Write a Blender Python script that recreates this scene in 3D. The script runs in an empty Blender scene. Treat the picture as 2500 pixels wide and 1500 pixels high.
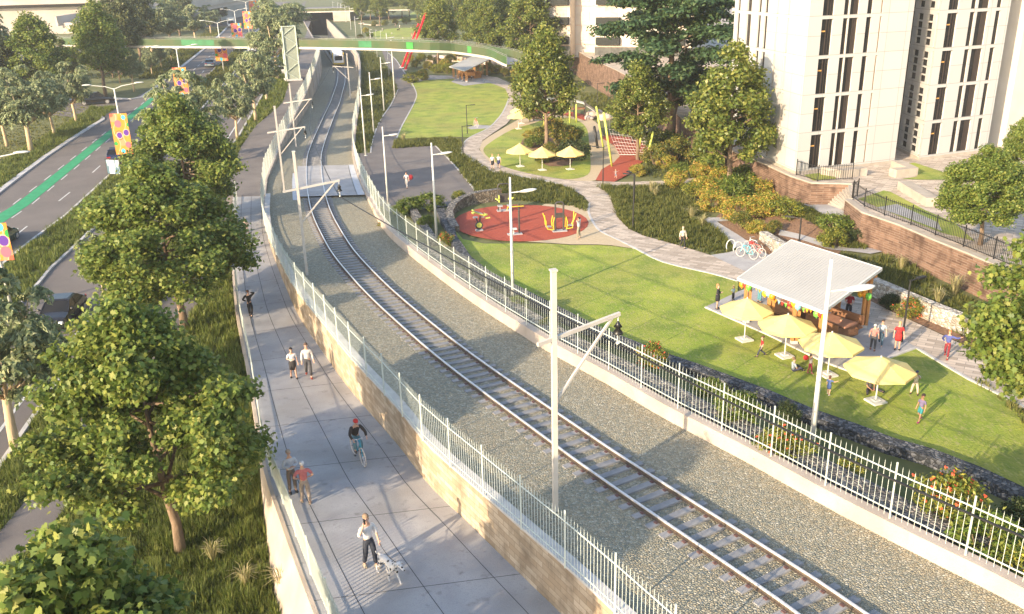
import bpy, bmesh, math, random
import numpy as np
from mathutils import Vector, Matrix
from mathutils.geometry import tessellate_polygon
random.seed(7); RNG = np.random.default_rng(11)
SC = bpy.context.scene; COL = SC.collection
rad = math.radians
# ------------------------------------------------------------ camera, sky, sun, exposure
FPX, PITCH, ROLL, CZ = 2150.0, 20.6, 1.5, 18.2      # focal length in photo pixels (2500 wide), tilt, roll, height
cam_d = bpy.data.cameras.new('camera'); cam = bpy.data.objects.new('camera', cam_d); COL.objects.link(cam)
cam_d.sensor_width = 36; cam_d.lens = 36*FPX/2500; cam_d.clip_start = .3; cam_d.clip_end = 6000
cam.location = (0, 0, CZ); SC.camera = cam
cam.matrix_world = Matrix.Translation((0, 0, CZ)) @ Matrix.Rotation(rad(90-PITCH), 4, 'X') @ Matrix.Rotation(rad(-ROLL), 4, 'Z')
SUN_AZ, SUN_EL = 46.5, 19.0                         # light travels towards +x+y (46.5 deg from +x), from behind left
W = bpy.data.worlds.new('World'); SC.world = W; W.use_nodes = True
nt = W.node_tree; bg = nt.nodes['Background']; sk = nt.nodes.new('ShaderNodeTexSky')
sk.sky_type = 'NISHITA'; sk.sun_disc = False; sk.sun_elevation = rad(SUN_EL)
sx, sy = -math.cos(rad(SUN_AZ)), -math.sin(rad(SUN_AZ))
sk.sun_rotation = math.atan2(sx, sy); sk.air_density = 1.0; sk.dust_density = 1.5
nt.links.new(sk.outputs[0], bg.inputs[0]); bg.inputs[1].default_value = .15
sl = bpy.data.lights.new('sun', 'SUN'); so = bpy.data.objects.new('sun', sl); COL.objects.link(so)
sl.energy = 3.7; sl.angle = rad(.55); sl.color = (1.0, .80, .56)
sd = Vector((math.cos(rad(SUN_AZ))*math.cos(rad(SUN_EL)), math.sin(rad(SUN_AZ))*math.cos(rad(SUN_EL)), -math.sin(rad(SUN_EL))))
so.rotation_euler = sd.to_track_quat('-Z', 'Y').to_euler(); so.location = (-60, -60, 60)
SC.view_settings.view_transform = 'Standard'; SC.view_settings.look = 'None'
SC.view_settings.exposure = 1.48; SC.view_settings.gamma = 1.0
SC.cycles.max_bounces = 6; SC.cycles.transparent_max_bounces = 8; SC.cycles.diffuse_bounces = 3
# ------------------------------------------------------------ survey: where a sight line of the photo meets a level
_p, _r = rad(PITCH), rad(ROLL)
_fw = Vector((0, math.cos(_p), -math.sin(_p))); _dn = Vector((0, -math.sin(_p), -math.cos(_p)))
def ray(x, y):
    u, v = (x-1250)/FPX, (y-750)/FPX
    return _fw + Vector((1, 0, 0))*(u*math.cos(_r)-v*math.sin(_r)) + _dn*(u*math.sin(_r)+v*math.cos(_r))
def G(x, y, z=0.0):
    d = ray(x, y); t = (z-CZ)/d.z
    return Vector((d.x*t, d.y*t, z))
def proj_y(P):
    d = Vector(P)-Vector((0, 0, CZ)); zz = d.dot(_fw); uu, vv = d.x/zz, d.dot(_dn)/zz
    return 750+FPX*(-uu*math.sin(_r)+vv*math.cos(_r))
def hgt(P, ytop):
    lo, hi = -5.0, 80.0
    for _ in range(40):
        m = (lo+hi)/2
        if proj_y(Vector(P)+Vector((0, 0, m))) > ytop: lo = m
        else: hi = m
    return lo
def ip(v, tab):
    return float(np.interp(v, [t[0] for t in tab], [t[1] for t in tab]))
RAILZ = [(0, 2.25), (20, 2.1), (30, 1.75), (40, 1.3), (50, .9), (60, .6), (70, .35), (80, .12), (95, 0), (180, -.5), (400, -.5)]
RAMPZ = [(0, .3), (20, .1), (27, -.02), (35, -.5), (42, -.95), (50, -1.0), (57, -.8), (66, -.4), (78, -.04), (95, .05), (130, 1.3), (180, 3.0), (230, 4.0), (420, 5)]
LEFTZ = [(0, -1.5), (55, -1.4), (95, -.08), (130, 1.2), (180, 2.9), (230, 3.9), (420, 5), (700, 9), (1600, 60)]
def zl(y): return ip(y, LEFTZ)
GABX = [(30, 27.0), (44.2, 23.1), (50, 21.1), (55, 19.2), (58, 17.6)]
FARZ = [(140, 0), (170, .6), (200, 1.8), (240, 3.2), (300, 4), (420, 5), (700, 9), (1600, 60)]
def zr(x, y):
    d2 = ((x-24.5)**2+(y-64)**2)
    h = 1.1*math.exp(-d2/46.0)
    s = .5*max(0, min(1, (60-y)/4))*max(0, min(1, (x-ip(y, GABX))/.8)) if x < 40 else 0
    if y < 58: h *= max(0, min(1, (x-ip(y, GABX))/.8))
    h = max(h, s, ip(y, FARZ))
    return h
def zt(y): return ip(y, [(0, 2.6), (90, 2.6), (135, 4.4), (165, 4.9), (400, 6)])
def GZ(x, y, f):                                    # sight line meets the terrain height f(x,y)
    z = 0.0
    for _ in range(12):
        q = G(x, y, z); z = f(q.x, q.y)
    return Vector((q.x, q.y, z))
def GL(x, y): return GZ(x, y, lambda a, b: zl(b))
def GR(x, y): return GZ(x, y, zr)
def GT(x, y): return GZ(x, y, lambda a, b: zt(b))
# ------------------------------------------------------------ object bookkeeping
def tag(o, label=None, cat=None, group=None, kind=None):
    if label: o['label'] = label
    if cat: o['category'] = cat
    if group: o['group'] = group
    if kind: o['kind'] = kind
    return o
def thing(name, label, cat, loc=(0, 0, 0), rz=0.0, group=None, sc=1.0):
    o = bpy.data.objects.new(name, None); COL.objects.link(o); o.empty_display_size = .3
    o.location = loc; o.rotation_euler = (0, 0, rz); o.scale = (sc, sc, sc)
    return tag(o, label, cat, group)
def link(name, me, parent=None):
    o = bpy.data.objects.new(name, me); COL.objects.link(o)
    if parent is not None: o.parent = parent
    return o
def dup(root, loc, rz=0.0, sc=None, label=None, group=None):
    def cp(o, par):
        c = o.copy(); COL.objects.link(c)
        if par is not None: c.parent = par
        for ch in o.children: cp(ch, c)
        return c
    r = cp(root, None); r.location = loc; r.rotation_euler = (0, 0, rz)
    if sc is not None: r.scale = sc if hasattr(sc, '__len__') else (sc, sc, sc)
    if label: r['label'] = label
    if group: r['group'] = group
    return r
# ------------------------------------------------------------ materials
def rgb(h):
    return tuple(((int(h[i:i+2], 16)/255+.055)/1.055)**2.4 if int(h[i:i+2], 16) > 10 else int(h[i:i+2], 16)/3294 for i in (0, 2, 4))
MATS = {}
def mat(name, c1, c2=None, scale=4.0, rough=.8, bump=0.0, bscale=None, metal=0.0, detail=4, lo=.35, hi=.65, spec=.5, coord='Object', stretch=None):
    if name in MATS: return MATS[name]
    m = bpy.data.materials.new(name); m.use_nodes = True; t = m.node_tree; b = t.nodes['Principled BSDF']
    b.inputs['Roughness'].default_value = rough; b.inputs['Metallic'].default_value = metal
    b.inputs['Specular IOR Level'].default_value = spec
    b.inputs['Base Color'].default_value = (*c1, 1)
    tc = t.nodes.new('ShaderNodeTexCoord'); vec = tc.outputs[coord]
    if stretch:
        mp = t.nodes.new('ShaderNodeMapping'); mp.inputs['Scale'].default_value = stretch; t.links.new(vec, mp.inputs[0]); vec = mp.outputs[0]
    if c2 is not None:
        n = t.nodes.new('ShaderNodeTexNoise'); n.inputs['Scale'].default_value = scale; n.inputs['Detail'].default_value = detail
        t.links.new(vec, n.inputs['Vector'])
        r = t.nodes.new('ShaderNodeMapRange'); r.inputs[1].default_value = lo; r.inputs[2].default_value = hi
        t.links.new(n.outputs[0], r.inputs[0])
        mx = t.nodes.new('ShaderNodeMix'); mx.data_type = 'RGBA'; mx.inputs[6].default_value = (*c1, 1); mx.inputs[7].default_value = (*c2, 1)
        t.links.new(r.outputs[0], mx.inputs[0]); t.links.new(mx.outputs[2], b.inputs['Base Color'])
    if bump:
        n2 = t.nodes.new('ShaderNodeTexNoise'); n2.inputs['Scale'].default_value = bscale or scale*6; n2.inputs['Detail'].default_value = 3
        t.links.new(vec, n2.inputs['Vector'])
        bp = t.nodes.new('ShaderNodeBump'); bp.inputs['Strength'].default_value = bump; bp.inputs['Distance'].default_value = .05
        t.links.new(n2.outputs[0], bp.inputs['Height']); t.links.new(bp.outputs[0], b.inputs['Normal'])
    MATS[name] = m; return m
def addmix(m, fac_socket, color, where=None):
    """layer a further colour over a material's base colour"""
    t = m.node_tree; b = t.nodes['Principled BSDF']; inp = b.inputs['Base Color']
    mx = t.nodes.new('ShaderNodeMix'); mx.data_type = 'RGBA'
    if inp.is_linked: t.links.new(inp.links[0].from_socket, mx.inputs[6])
    else: mx.inputs[6].default_value = inp.default_value[:]
    mx.inputs[7].default_value = (*color, 1)
    t.links.new(fac_socket, mx.inputs[0]); t.links.new(mx.outputs[2], inp)
def noise_fac(m, scale, lo, hi, coord='Object', detail=3, stretch=None):
    t = m.node_tree; tc = t.nodes.new('ShaderNodeTexCoord'); vec = tc.outputs[coord]
    if stretch:
        mp = t.nodes.new('ShaderNodeMapping'); mp.inputs['Scale'].default_value = stretch; t.links.new(vec, mp.inputs[0]); vec = mp.outputs[0]
    n = t.nodes.new('ShaderNodeTexNoise'); n.inputs['Scale'].default_value = scale; n.inputs['Detail'].default_value = detail
    t.links.new(vec, n.inputs['Vector'])
    r = t.nodes.new('ShaderNodeMapRange'); r.inputs[1].default_value = lo; r.inputs[2].default_value = hi
    t.links.new(n.outputs[0], r.inputs[0]); return r.outputs[0]
def stone_mat(name, cols, scale, rough=.9, bump=.6, gap=(.05, .05, .045), gapw=.08, stretch=None):
    """loose or packed stones: voronoi cells of varied colour, dark gaps, bump"""
    m = bpy.data.materials.new(name); m.use_nodes = True; t = m.node_tree; b = t.nodes['Principled BSDF']; b.inputs['Roughness'].default_value = rough
    tc = t.nodes.new('ShaderNodeTexCoord'); vec = tc.outputs['Object']
    if stretch:
        mp = t.nodes.new('ShaderNodeMapping'); mp.inputs['Scale'].default_value = stretch; t.links.new(vec, mp.inputs[0]); vec = mp.outputs[0]
    v = t.nodes.new('ShaderNodeTexVoronoi'); v.inputs['Scale'].default_value = scale; t.links.new(vec, v.inputs['Vector'])
    e = t.nodes.new('ShaderNodeTexVoronoi'); e.feature = 'DISTANCE_TO_EDGE'; e.inputs['Scale'].default_value = scale; t.links.new(vec, e.inputs['Vector'])
    sp = t.nodes.new('ShaderNodeSeparateColor'); t.links.new(v.outputs['Color'], sp.inputs[0])
    cr = t.nodes.new('ShaderNodeValToRGB'); el = cr.color_ramp.elements
    cr.color_ramp.interpolation = 'CONSTANT'
    while len(el) < len(cols): el.new(.5)
    for i, c in enumerate(cols): el[i].position = i/len(cols); el[i].color = (*c, 1)
    t.links.new(sp.outputs[0], cr.inputs[0]); t.links.new(cr.outputs[0], b.inputs['Base Color'])
    r = t.nodes.new('ShaderNodeMapRange'); r.inputs[1].default_value = 0; r.inputs[2].default_value = gapw; r.inputs[3].default_value = 1; r.inputs[4].default_value = 0
    t.links.new(e.outputs[0], r.inputs[0]); addmix(m, r.outputs[0], gap)
    bp = t.nodes.new('ShaderNodeBump'); bp.inputs['Strength'].default_value = bump; bp.inputs['Distance'].default_value = .06
    sm = t.nodes.new('ShaderNodeMapRange'); sm.inputs[1].default_value = 0; sm.inputs[2].default_value = .35; t.links.new(e.outputs[0], sm.inputs[0])
    t.links.new(sm.outputs[0], bp.inputs['Height']); t.links.new(bp.outputs[0], b.inputs['Normal'])
    MATS[name] = m; return m
def brick_mat(name, c1, c2, mortar, w, h, mort=.012, rough=.9, bump=.5, offset=.5):
    """coursed blocks on vertical faces: uses the UV map (metres along the wall, metres up)"""
    m = bpy.data.materials.new(name); m.use_nodes = True; t = m.node_tree; b = t.nodes['Principled BSDF']; b.inputs['Roughness'].default_value = rough
    uv = t.nodes.new('ShaderNodeUVMap'); br = t.nodes.new('ShaderNodeTexBrick')
    br.inputs['Color1'].default_value = (*c1, 1); br.inputs['Color2'].default_value = (*c2, 1); br.inputs['Mortar'].default_value = (*mortar, 1)
    br.inputs['Scale'].default_value = 1; br.inputs['Brick Width'].default_value = w; br.inputs['Row Height'].default_value = h
    br.inputs['Mortar Size'].default_value = mort; br.inputs['Bias'].default_value = 0; br.offset = offset
    t.links.new(uv.outputs[0], br.inputs['Vector']); t.links.new(br.outputs['Color'], b.inputs['Base Color'])
    bp = t.nodes.new('ShaderNodeBump'); bp.inputs['Strength'].default_value = bump; bp.inputs['Distance'].default_value = .03; bp.invert = True
    t.links.new(br.outputs['Fac'], bp.inputs['Height']); t.links.new(bp.outputs[0], b.inputs['Normal'])
    MATS[name] = m
    addmix(m, noise_fac(m, 1.3, .45, .75), tuple(c*.6 for c in c1)); return m
def leaf_mat(name, cols, trans=.35, rough=.45):
    m = bpy.data.materials.new(name); m.use_nodes = True; t = m.node_tree; b = t.nodes['Principled BSDF']; b.inputs['Roughness'].default_value = rough
    b.inputs['Specular IOR Level'].default_value = .35
    g = t.nodes.new('ShaderNodeNewGeometry'); cr = t.nodes.new('ShaderNodeValToRGB'); el = cr.color_ramp.elements
    while len(el) < len(cols): el.new(.5)
    for i, c in enumerate(cols): el[i].position = i/(len(cols)-1); el[i].color = (*c, 1)
    t.links.new(g.outputs['Random Per Island'], cr.inputs[0]); t.links.new(cr.outputs[0], b.inputs['Base Color'])
    tr = t.nodes.new('ShaderNodeBsdfTranslucent'); t.links.new(cr.outputs[0], tr.inputs[0])
    mx = t.nodes.new('ShaderNodeMixShader'); mx.inputs[0].default_value = trans
    t.links.new(b.outputs[0], mx.inputs[1]); t.links.new(tr.outputs[0], mx.inputs[2]); t.links.new(mx.outputs[0], t.nodes['Material Output'].inputs[0])
    MATS[name] = m; return m
# ------------------------------------------------------------ mesh builder
class MB:
    def __init__(s): s.v = []; s.f = []; s.m = []; s.uv = {}
    def add(s, vs, fs, mi=0):
        o = len(s.v); s.v += [tuple(v) for v in vs]; s.f += [tuple(i+o for i in f) for f in fs]; s.m += [mi]*len(fs); return o
    def quad(s, a, b, c, d, mi=0, uv=None):
        s.add([a, b, c, d], [(0, 1, 2, 3)], mi)
        if uv: s.uv[len(s.f)-1] = uv
        return s
    def box(s, c, size, rz=0.0, mi=0, rx=0.0, ry=0.0):
        M = Matrix.Translation(c) @ Matrix.Rotation(rz, 4, 'Z') @ Matrix.Rotation(ry, 4, 'Y') @ Matrix.Rotation(rx, 4, 'X')
        x, y, z = size[0]/2, size[1]/2, size[2]/2
        vs = [M @ Vector(p) for p in ((-x,-y,-z),(x,-y,-z),(x,y,-z),(-x,y,-z),(-x,-y,z),(x,-y,z),(x,y,z),(-x,y,z))]
        s.add(vs, [(0,3,2,1),(4,5,6,7),(0,1,5,4),(1,2,6,5),(2,3,7,6),(3,0,4,7)], mi); return s
    def beam(s, p0, p1, w, h, mi=0):
        """rectangular bar from p0 to p1, w sideways, h up"""
        p0, p1 = Vector(p0), Vector(p1); d = (p1-p0).normalized(); up = Vector((0, 0, 1)) if abs(d.z) < .95 else Vector((0, 1, 0))
        a = d.cross(up).normalized()*w/2; b = a.cross(d).normalized()*h/2
        vs = [p0-a-b, p0+a-b, p0+a+b, p0-a+b, p1-a-b, p1+a-b, p1+a+b, p1-a+b]
        s.add(vs, [(0,1,2,3),(4,7,6,5),(0,4,5,1),(1,5,6,2),(2,6,7,3),(3,7,4,0)], mi); return s
    def tube(s, pts, rs, n=8, mi=0, cap=True):
        pts = [Vector(p) for p in pts]
        if not hasattr(rs, '__len__'): rs = [rs]*len(pts)
        rings = []; prev = None
        for i, p in enumerate(pts):
            d = (pts[min(i+1, len(pts)-1)]-pts[max(i-1, 0)]).normalized()
            if prev is None: a = d.cross(Vector((0, 0, 1)) if abs(d.z) < .9 else Vector((1, 0, 0))).normalized()
            else: a = (prev-d*prev.dot(d)).normalized()
            prev = a; b = d.cross(a)
            rings.append([p+(a*math.cos(k*2*math.pi/n)+b*math.sin(k*2*math.pi/n))*rs[i] for k in range(n)])
        vs = [q for r in rings for q in r]; fs = []
        for i in range(len(pts)-1):
            for k in range(n): fs.append((i*n+k, i*n+(k+1)%n, (i+1)*n+(k+1)%n, (i+1)*n+k))
        if cap: fs += [tuple(reversed(range(n))), tuple((len(pts)-1)*n+k for k in range(n))]
        s.add(vs, fs, mi); return s
    def prism(s, poly, z0, z1, mi=0, mtop=None):
        """poly: xy list; z0/z1 numbers or functions(x,y)"""
        f0 = z0 if callable(z0) else (lambda x, y: z0); f1 = z1 if callable(z1) else (lambda x, y: z1)
        poly = [(p[0], p[1]) for p in poly]
        if sum(poly[i][0]*poly[(i+1) % len(poly)][1]-poly[(i+1) % len(poly)][0]*poly[i][1] for i in range(len(poly))) < 0: poly = poly[::-1]
        n = len(poly); o = len(s.v)
        s.v += [(x, y, f0(x, y)) for x, y in poly]+[(x, y, f1(x, y)) for x, y in poly]
        tri = tessellate_polygon([[Vector((x, y, 0)) for x, y in poly]])
        for t in tri:
            a, b, c = t
            if (Vector(poly[b])-Vector(poly[a])).cross(Vector(poly[c])-Vector(poly[a])) < 0: b, c = c, b
            s.f.append((o+n+a, o+n+b, o+n+c)); s.m.append(mi if mtop is None else mtop)
        L = 0.0
        for i in range(n):
            j = (i+1) % n; s.f.append((o+i, o+j, o+n+j, o+n+i)); s.m.append(mi)
            d = math.dist(poly[i], poly[j]); a, b = s.v[o+i], s.v[o+j]
            s.uv[len(s.f)-1] = [(L, f0(*poly[i])), (L+d, f0(*poly[j])), (L+d, f1(*poly[j])), (L, f1(*poly[i]))]; L += d
        return s
    def ball(s, c, r, n=10, m=7, mi=0, M=None):
        r = r if hasattr(r, '__len__') else (r, r, r); vs = []; fs = []
        for i in range(m+1):
            th = math.pi*i/m
            for k in range(n):
                ph = 2*math.pi*k/n; q = Vector((r[0]*math.sin(th)*math.cos(ph), r[1]*math.sin(th)*math.sin(ph), r[2]*math.cos(th)))
                if M is not None: q = M @ q
                vs.append(q+Vector(c))
        for i in range(m):
            for k in range(n): fs.append((i*n+k, (i+1)*n+k, (i+1)*n+(k+1) % n, i*n+(k+1) % n))
        s.add(vs, fs, mi); return s
    def lathe(s, prof, n=16, c=(0, 0, 0), mi=0):
        vs = [(c[0]+r*math.cos(2*math.pi*k/n), c[1]+r*math.sin(2*math.pi*k/n), c[2]+z) for r, z in prof for k in range(n)]; fs = []
        for i in range(len(prof)-1):
            for k in range(n): fs.append((i*n+k, i*n+(k+1) % n, (i+1)*n+(k+1) % n, (i+1)*n+k))
        s.add(vs, fs, mi); return s
    def wall(s, line, z0, z1, th, mi=0, side=0.0, cap=None, mcap=None):
        """wall along a polyline of xy points: z0, z1 are per-point lists or numbers; thickness th (side -1..1 shifts it)"""
        n = len(line); line = [Vector((p[0], p[1])) for p in line]
        z0 = z0 if hasattr(z0, '__len__') else [z0]*n; z1 = z1 if hasattr(z1, '__len__') else [z1]*n
        A = []; B = []
        for i in range(n):
            d = (line[min(i+1, n-1)]-line[max(i-1, 0)]).normalized(); nn = Vector((-d.y, d.x))
            A.append(line[i]+nn*th*(.5+side*.5)); B.append(line[i]-nn*th*(.5-side*.5))
        L = 0.0; mt = mi if mcap is None else mcap
        for i in range(n-1):
            a0, a1, b0, b1 = A[i], A[i+1], B[i], B[i+1]; d = (line[i+1]-line[i]).length
            P = lambda q, z: (q.x, q.y, z)
            s.quad(P(b0, z0[i]), P(b1, z0[i+1]), P(b1, z1[i+1]), P(b0, z1[i]), mi, [(L, z0[i]), (L+d, z0[i+1]), (L+d, z1[i+1]), (L, z1[i])])
            s.quad(P(a1, z0[i+1]), P(a0, z0[i]), P(a0, z1[i]), P(a1, z1[i+1]), mi, [(L+d, z0[i+1]), (L, z0[i]), (L, z1[i]), (L+d, z1[i+1])])
            s.quad(P(b0, z1[i]), P(b1, z1[i+1]), P(a1, z1[i+1]), P(a0, z1[i]), mt)
            L += d
        for i, fl in ((0, 0), (n-1, 1)):
            q = [(A[i].x, A[i].y, z0[i]), (B[i].x, B[i].y, z0[i]), (B[i].x, B[i].y, z1[i]), (A[i].x, A[i].y, z1[i])]
            if fl: q = q[::-1]
            s.quad(*q, mi)
        return s
    def sheet(s, rows, mi=0, uv=False):
        """grid of points rows[i][j]"""
        n = len(rows[0]); vs = [p for r in rows for p in r]; fs = []
        for i in range(len(rows)-1):
            for j in range(n-1): fs.append((i*n+j, i*n+j+1, (i+1)*n+j+1, (i+1)*n+j))
        s.add(vs, fs, mi); return s
    def build(s, name, mats, parent=None, smooth=False, world=True, flip=False):
        me = bpy.data.meshes.new(name); v = s.v
        if parent is not None and world:
            o = Vector(parent.location); v = [(p[0]-o.x, p[1]-o.y, p[2]-o.z) for p in v]
        me.from_pydata(v, [], s.f if not flip else [tuple(reversed(f)) for f in s.f])
        for m in (mats if isinstance(mats, (list, tuple)) else [mats]): me.materials.append(m)
        if any(s.m): me.polygons.foreach_set('material_index', s.m)
        if s.uv:
            L = me.uv_layers.new(name='UVMap')
            for fi, uv in s.uv.items():
                p = me.polygons[fi]
                for k, li in enumerate(p.loop_indices): L.data[li].uv = uv[k]
        if smooth: me.polygons.foreach_set('use_smooth', [True]*len(me.polygons))
        me.update(); return link(name, me, parent)
def np_mesh(name, verts, nper, mats, midx=None, tri=None):
    """many small separate faces of nper vertices each"""
    me = bpy.data.meshes.new(name); N = len(verts); F = N//nper
    me.vertices.add(N); me.vertices.foreach_set('co', np.asarray(verts, np.float32).ravel())
    me.loops.add(N); me.loops.foreach_set('vertex_index', np.arange(N, dtype=np.int32))
    me.polygons.add(F); me.polygons.foreach_set('loop_start', np.arange(0, N, nper, dtype=np.int32))
    if midx is not None: me.polygons.foreach_set('material_index', np.asarray(midx, np.int32))
    for m in (mats if isinstance(mats, (list, tuple)) else [mats]): me.materials.append(m)
    me.update(calc_edges=True); me.validate(); return me
def catmull(pts, n=6, closed=False):
    P = [Vector(p) for p in pts]; N = len(P); out = []
    rng = range(N if closed else N-1)
    for i in rng:
        if closed: a, b, c, d = P[(i-1) % N], P[i], P[(i+1) % N], P[(i+2) % N]
        else: a, b, c, d = P[max(i-1, 0)], P[i], P[i+1], P[min(i+2, N-1)]
        for k in range(n):
            t = k/n
            out.append(.5*((2*b)+(c-a)*t+(2*a-5*b+4*c-d)*t*t+(3*b-a-3*c+d)*t**3))
    if not closed: out.append(P[-1])
    return out
# ------------------------------------------------------------ surfaces of the setting
M_GRASSBASE = mat('soil_grass', (.09, .105, .03), (.15, .15, .055), .6, .95, .5, 6)
M_LAWN = mat('lawn', (.22, .30, .028), (.34, .375, .05), .45, .95, .9, 14, lo=.38, hi=.62)
addmix(M_LAWN, noise_fac(M_LAWN, .16, .45, .7), (.27, .27, .05))
addmix(M_LAWN, noise_fac(M_LAWN, .5, .5, .75), (.13, .20, .022))
addmix(M_LAWN, noise_fac(M_LAWN, 9, .52, .75, stretch=(1, .35, 1)), (.36, .34, .12))
addmix(M_LAWN, noise_fac(M_LAWN, 14, .55, .8, stretch=(.4, 1.2, 1)), (.085, .145, .02))
M_ASPH = mat('asphalt', (.115, .10, .092), (.15, .13, .118), .35, .9, .35, 60)
addmix(M_ASPH, noise_fac(M_ASPH, 40, .5, .72), (.2, .18, .165))
M_ASPH2 = mat('asphalt_path', (.13, .112, .104), (.17, .15, .138), .5, .92, .35, 60)
addmix(M_ASPH2, noise_fac(M_ASPH2, 45, .5, .72), (.22, .20, .185))
M_CONC = mat('concrete_paving', (.34, .33, .33), (.43, .42, .41), .8, .85, .25, 50)
addmix(M_CONC, noise_fac(M_CONC, 28, .5, .8), (.26, .26, .27))
addmix(M_CONC, noise_fac(M_CONC, .35, .45, .75), (.29, .275, .255))
addmix(M_CONC, noise_fac(M_CONC, 2.3, .6, .75), (.25, .24, .23))
addmix(M_CONC, noise_fac(M_CONC, 90, .55, .7), (.44, .43, .42))
M_CONCW = mat('concrete_wall', (.40, .33, .265), (.50, .42, .345), .7, .85, .25, 20)
addmix(M_CONCW, noise_fac(M_CONCW, 3, .55, .85, stretch=(1, 1, .25)), (.38, .33, .28))
M_KERB = mat('kerb_concrete', (.42, .41, .40), (.55, .53, .5), 2, .85)
M_PAINT = mat('road_paint', (.62, .62, .6), (.45, .45, .43), 5, .7)
M_GREENP = mat('green_lane_paint', (.02, .24, .095), (.03, .30, .13), 2, .75)
addmix(M_GREENP, noise_fac(M_GREENP, 12, .55, .85), (.03, .17, .08))
M_RED = mat('red_rubber', (.34, .058, .03), (.41, .08, .04), 9, .9, .4, 40)
addmix(M_RED, noise_fac(M_RED, 30, .55, .75), (.21, .032, .02))
M_SAND = mat('sand_paving', (.45, .36, .23), (.52, .42, .28), 6, .9, .2, 40)
M_MULCH = mat('bark_mulch', (.16, .085, .05), (.27, .16, .09), 7, .95, .8, 25)
M_PAVER = mat('stone_paver', (.42, .385, .35), (.42, .385, .35), 1, .85)
def paver_mat():
    m = M_PAVER; t = m.node_tree; b = t.nodes['Principled BSDF']
    tc = t.nodes.new('ShaderNodeTexCoord'); mp = t.nodes.new('ShaderNodeMapping'); mp.inputs['Rotation'].default_value = (0, 0, .55)
    t.links.new(tc.outputs['Object'], mp.inputs[0])
    br = t.nodes.new('ShaderNodeTexBrick'); br.inputs['Scale'].default_value = 1; br.inputs['Brick Width'].default_value = .8; br.inputs['Row Height'].default_value = .32
    br.inputs['Mortar Size'].default_value = .012; br.inputs['Color1'].default_value = (.33, .27, .21, 1); br.inputs['Color2'].default_value = (.58, .49, .40, 1); br.inputs['Mortar'].default_value = (.2, .18, .16, 1)
    t.links.new(mp.outputs[0], br.inputs['Vector']); t.links.new(br.outputs[0], b.inputs['Base Color'])
paver_mat()
M_STEPS = mat('pale_concrete', (.35, .305, .25), (.42, .37, .31), 1.5, .8)
M_BALLAST = stone_mat('ballast', [(.37, .335, .235), (.30, .295, .225), (.43, .395, .29), (.33, .295, .205), (.39, .365, .275), (.26, .265, .21), (.40, .35, .245), (.48, .455, .36)], 11.5, bump=.9, gap=(.13, .115, .08), gapw=.06)
M_GABION = stone_mat('basalt_gabion', [(.05, .055, .065), (.085, .09, .1), (.12, .125, .135), (.035, .04, .045), (.17, .17, .175)], 6, bump=.9, gap=(.012, .013, .015), gapw=.09)
M_GABTOP = stone_mat('lit_river_stone', [(.13, .12, .11), (.20, .185, .165), (.27, .25, .22), (.08, .08, .08), (.34, .30, .25)], 6, bump=.9, gap=(.02, .02, .022), gapw=.08)  # river stone on gabion tops, lightened in colour to look sunlit
M_GABBROWN = stone_mat('gabion_brown_stone', [(.16, .12, .08), (.25, .20, .14), (.12, .095, .07), (.30, .25, .19)], 6, bump=.9, gap=(.03, .025, .02), gapw=.08)
M_WHITEGAB = stone_mat('pale_gabion_stone', [(.42, .38, .31), (.52, .48, .41), (.34, .30, .24), (.58, .55, .49)], 4.2, bump=.9, gap=(.16, .14, .11), gapw=.07, stretch=(1, 1, 1.6))
M_BLOCK = brick_mat('sandstone_block', (.35, .265, .175), (.52, .43, .32), (.25, .19, .125), .66, .22, .01, bump=.6)
addmix(M_BLOCK, noise_fac(M_BLOCK, 14, .58, .8), (.30, .23, .16))
M_BRICK = brick_mat('brown_brick', (.11, .058, .036), (.23, .135, .09), (.24, .18, .135), .85, .15, .02, bump=.8)
M_TRENCH = mat('trench_panel', (.36, .315, .265), (.46, .405, .34), .5, .9)
M_STEEL = mat('painted_steel_fence', (.45, .50, .45), (.54, .58, .52), 3, .45)
M_BLACK = mat('black_metal', (.012, .012, .013), (.02, .02, .02), 5, .5)
M_GALV = mat('galvanised_steel', (.55, .52, .48), (.64, .60, .56), 3, .5, metal=.15)
M_WHITEP = mat('white_pole_paint', (.56, .56, .51), (.62, .61, .56), 2, .4)
# ------------------------------------------------------------ corridor survey (railway cut and bank)
Lr = [(750.5,380),(748,400.2),(746.5,436.6),(750.5,471),(755.6,496.3),(761.7,530),(796.2,600),(844.7,660.7),(887,707),(929.6,750),(1000,812.8),(1057,860.7),(1101.9,900),(1364.6,1094),(1459,1160),(1700,1324.3),(1868.5,1436),(1952,1500)]
Rr = [(783.4,380),(781.9,391),(782.4,422.5),(785.9,442.7),(792,471),(801,501.3),(809.2,530),(851.8,600),(881,634),(927.6,680.9),(965,715),(1003.4,750),(1106.7,829.8),(1197.7,900),(1366,1010),(1540,1133),(1816,1300),(1915.7,1364.7),(2033,1442.9)]
def GY(x, y, tab, dz=0.0): return GZ(x, y, lambda a, b: ip(b, tab)+dz)
cpts = []
for lst, s in ((Lr, .76), (Rr, -.76)):
    P = [GY(*p, RAILZ) for p in lst]
    for i in range(len(P)):
        d = P[max(i-1, 0)]-P[min(i+1, len(P)-1)]; d.z = 0; d.normalize()   # towards far end reversed: near direction
        rgt = Vector((-d.y, d.x, 0)); rgt = rgt if rgt.x > 0 or abs(rgt.x) < .3 else -rgt
        cpts.append(P[i]+rgt*s)
for p in [(824,132),(832,149),(834.5,175),(833,202),(817,253),(803,283),(783,330),(767,374)]: cpts.append(GY(*p, RAILZ))
cy = np.array([p.y for p in cpts]); cx = np.array([p.x for p in cpts])
slope0 = None
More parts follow.
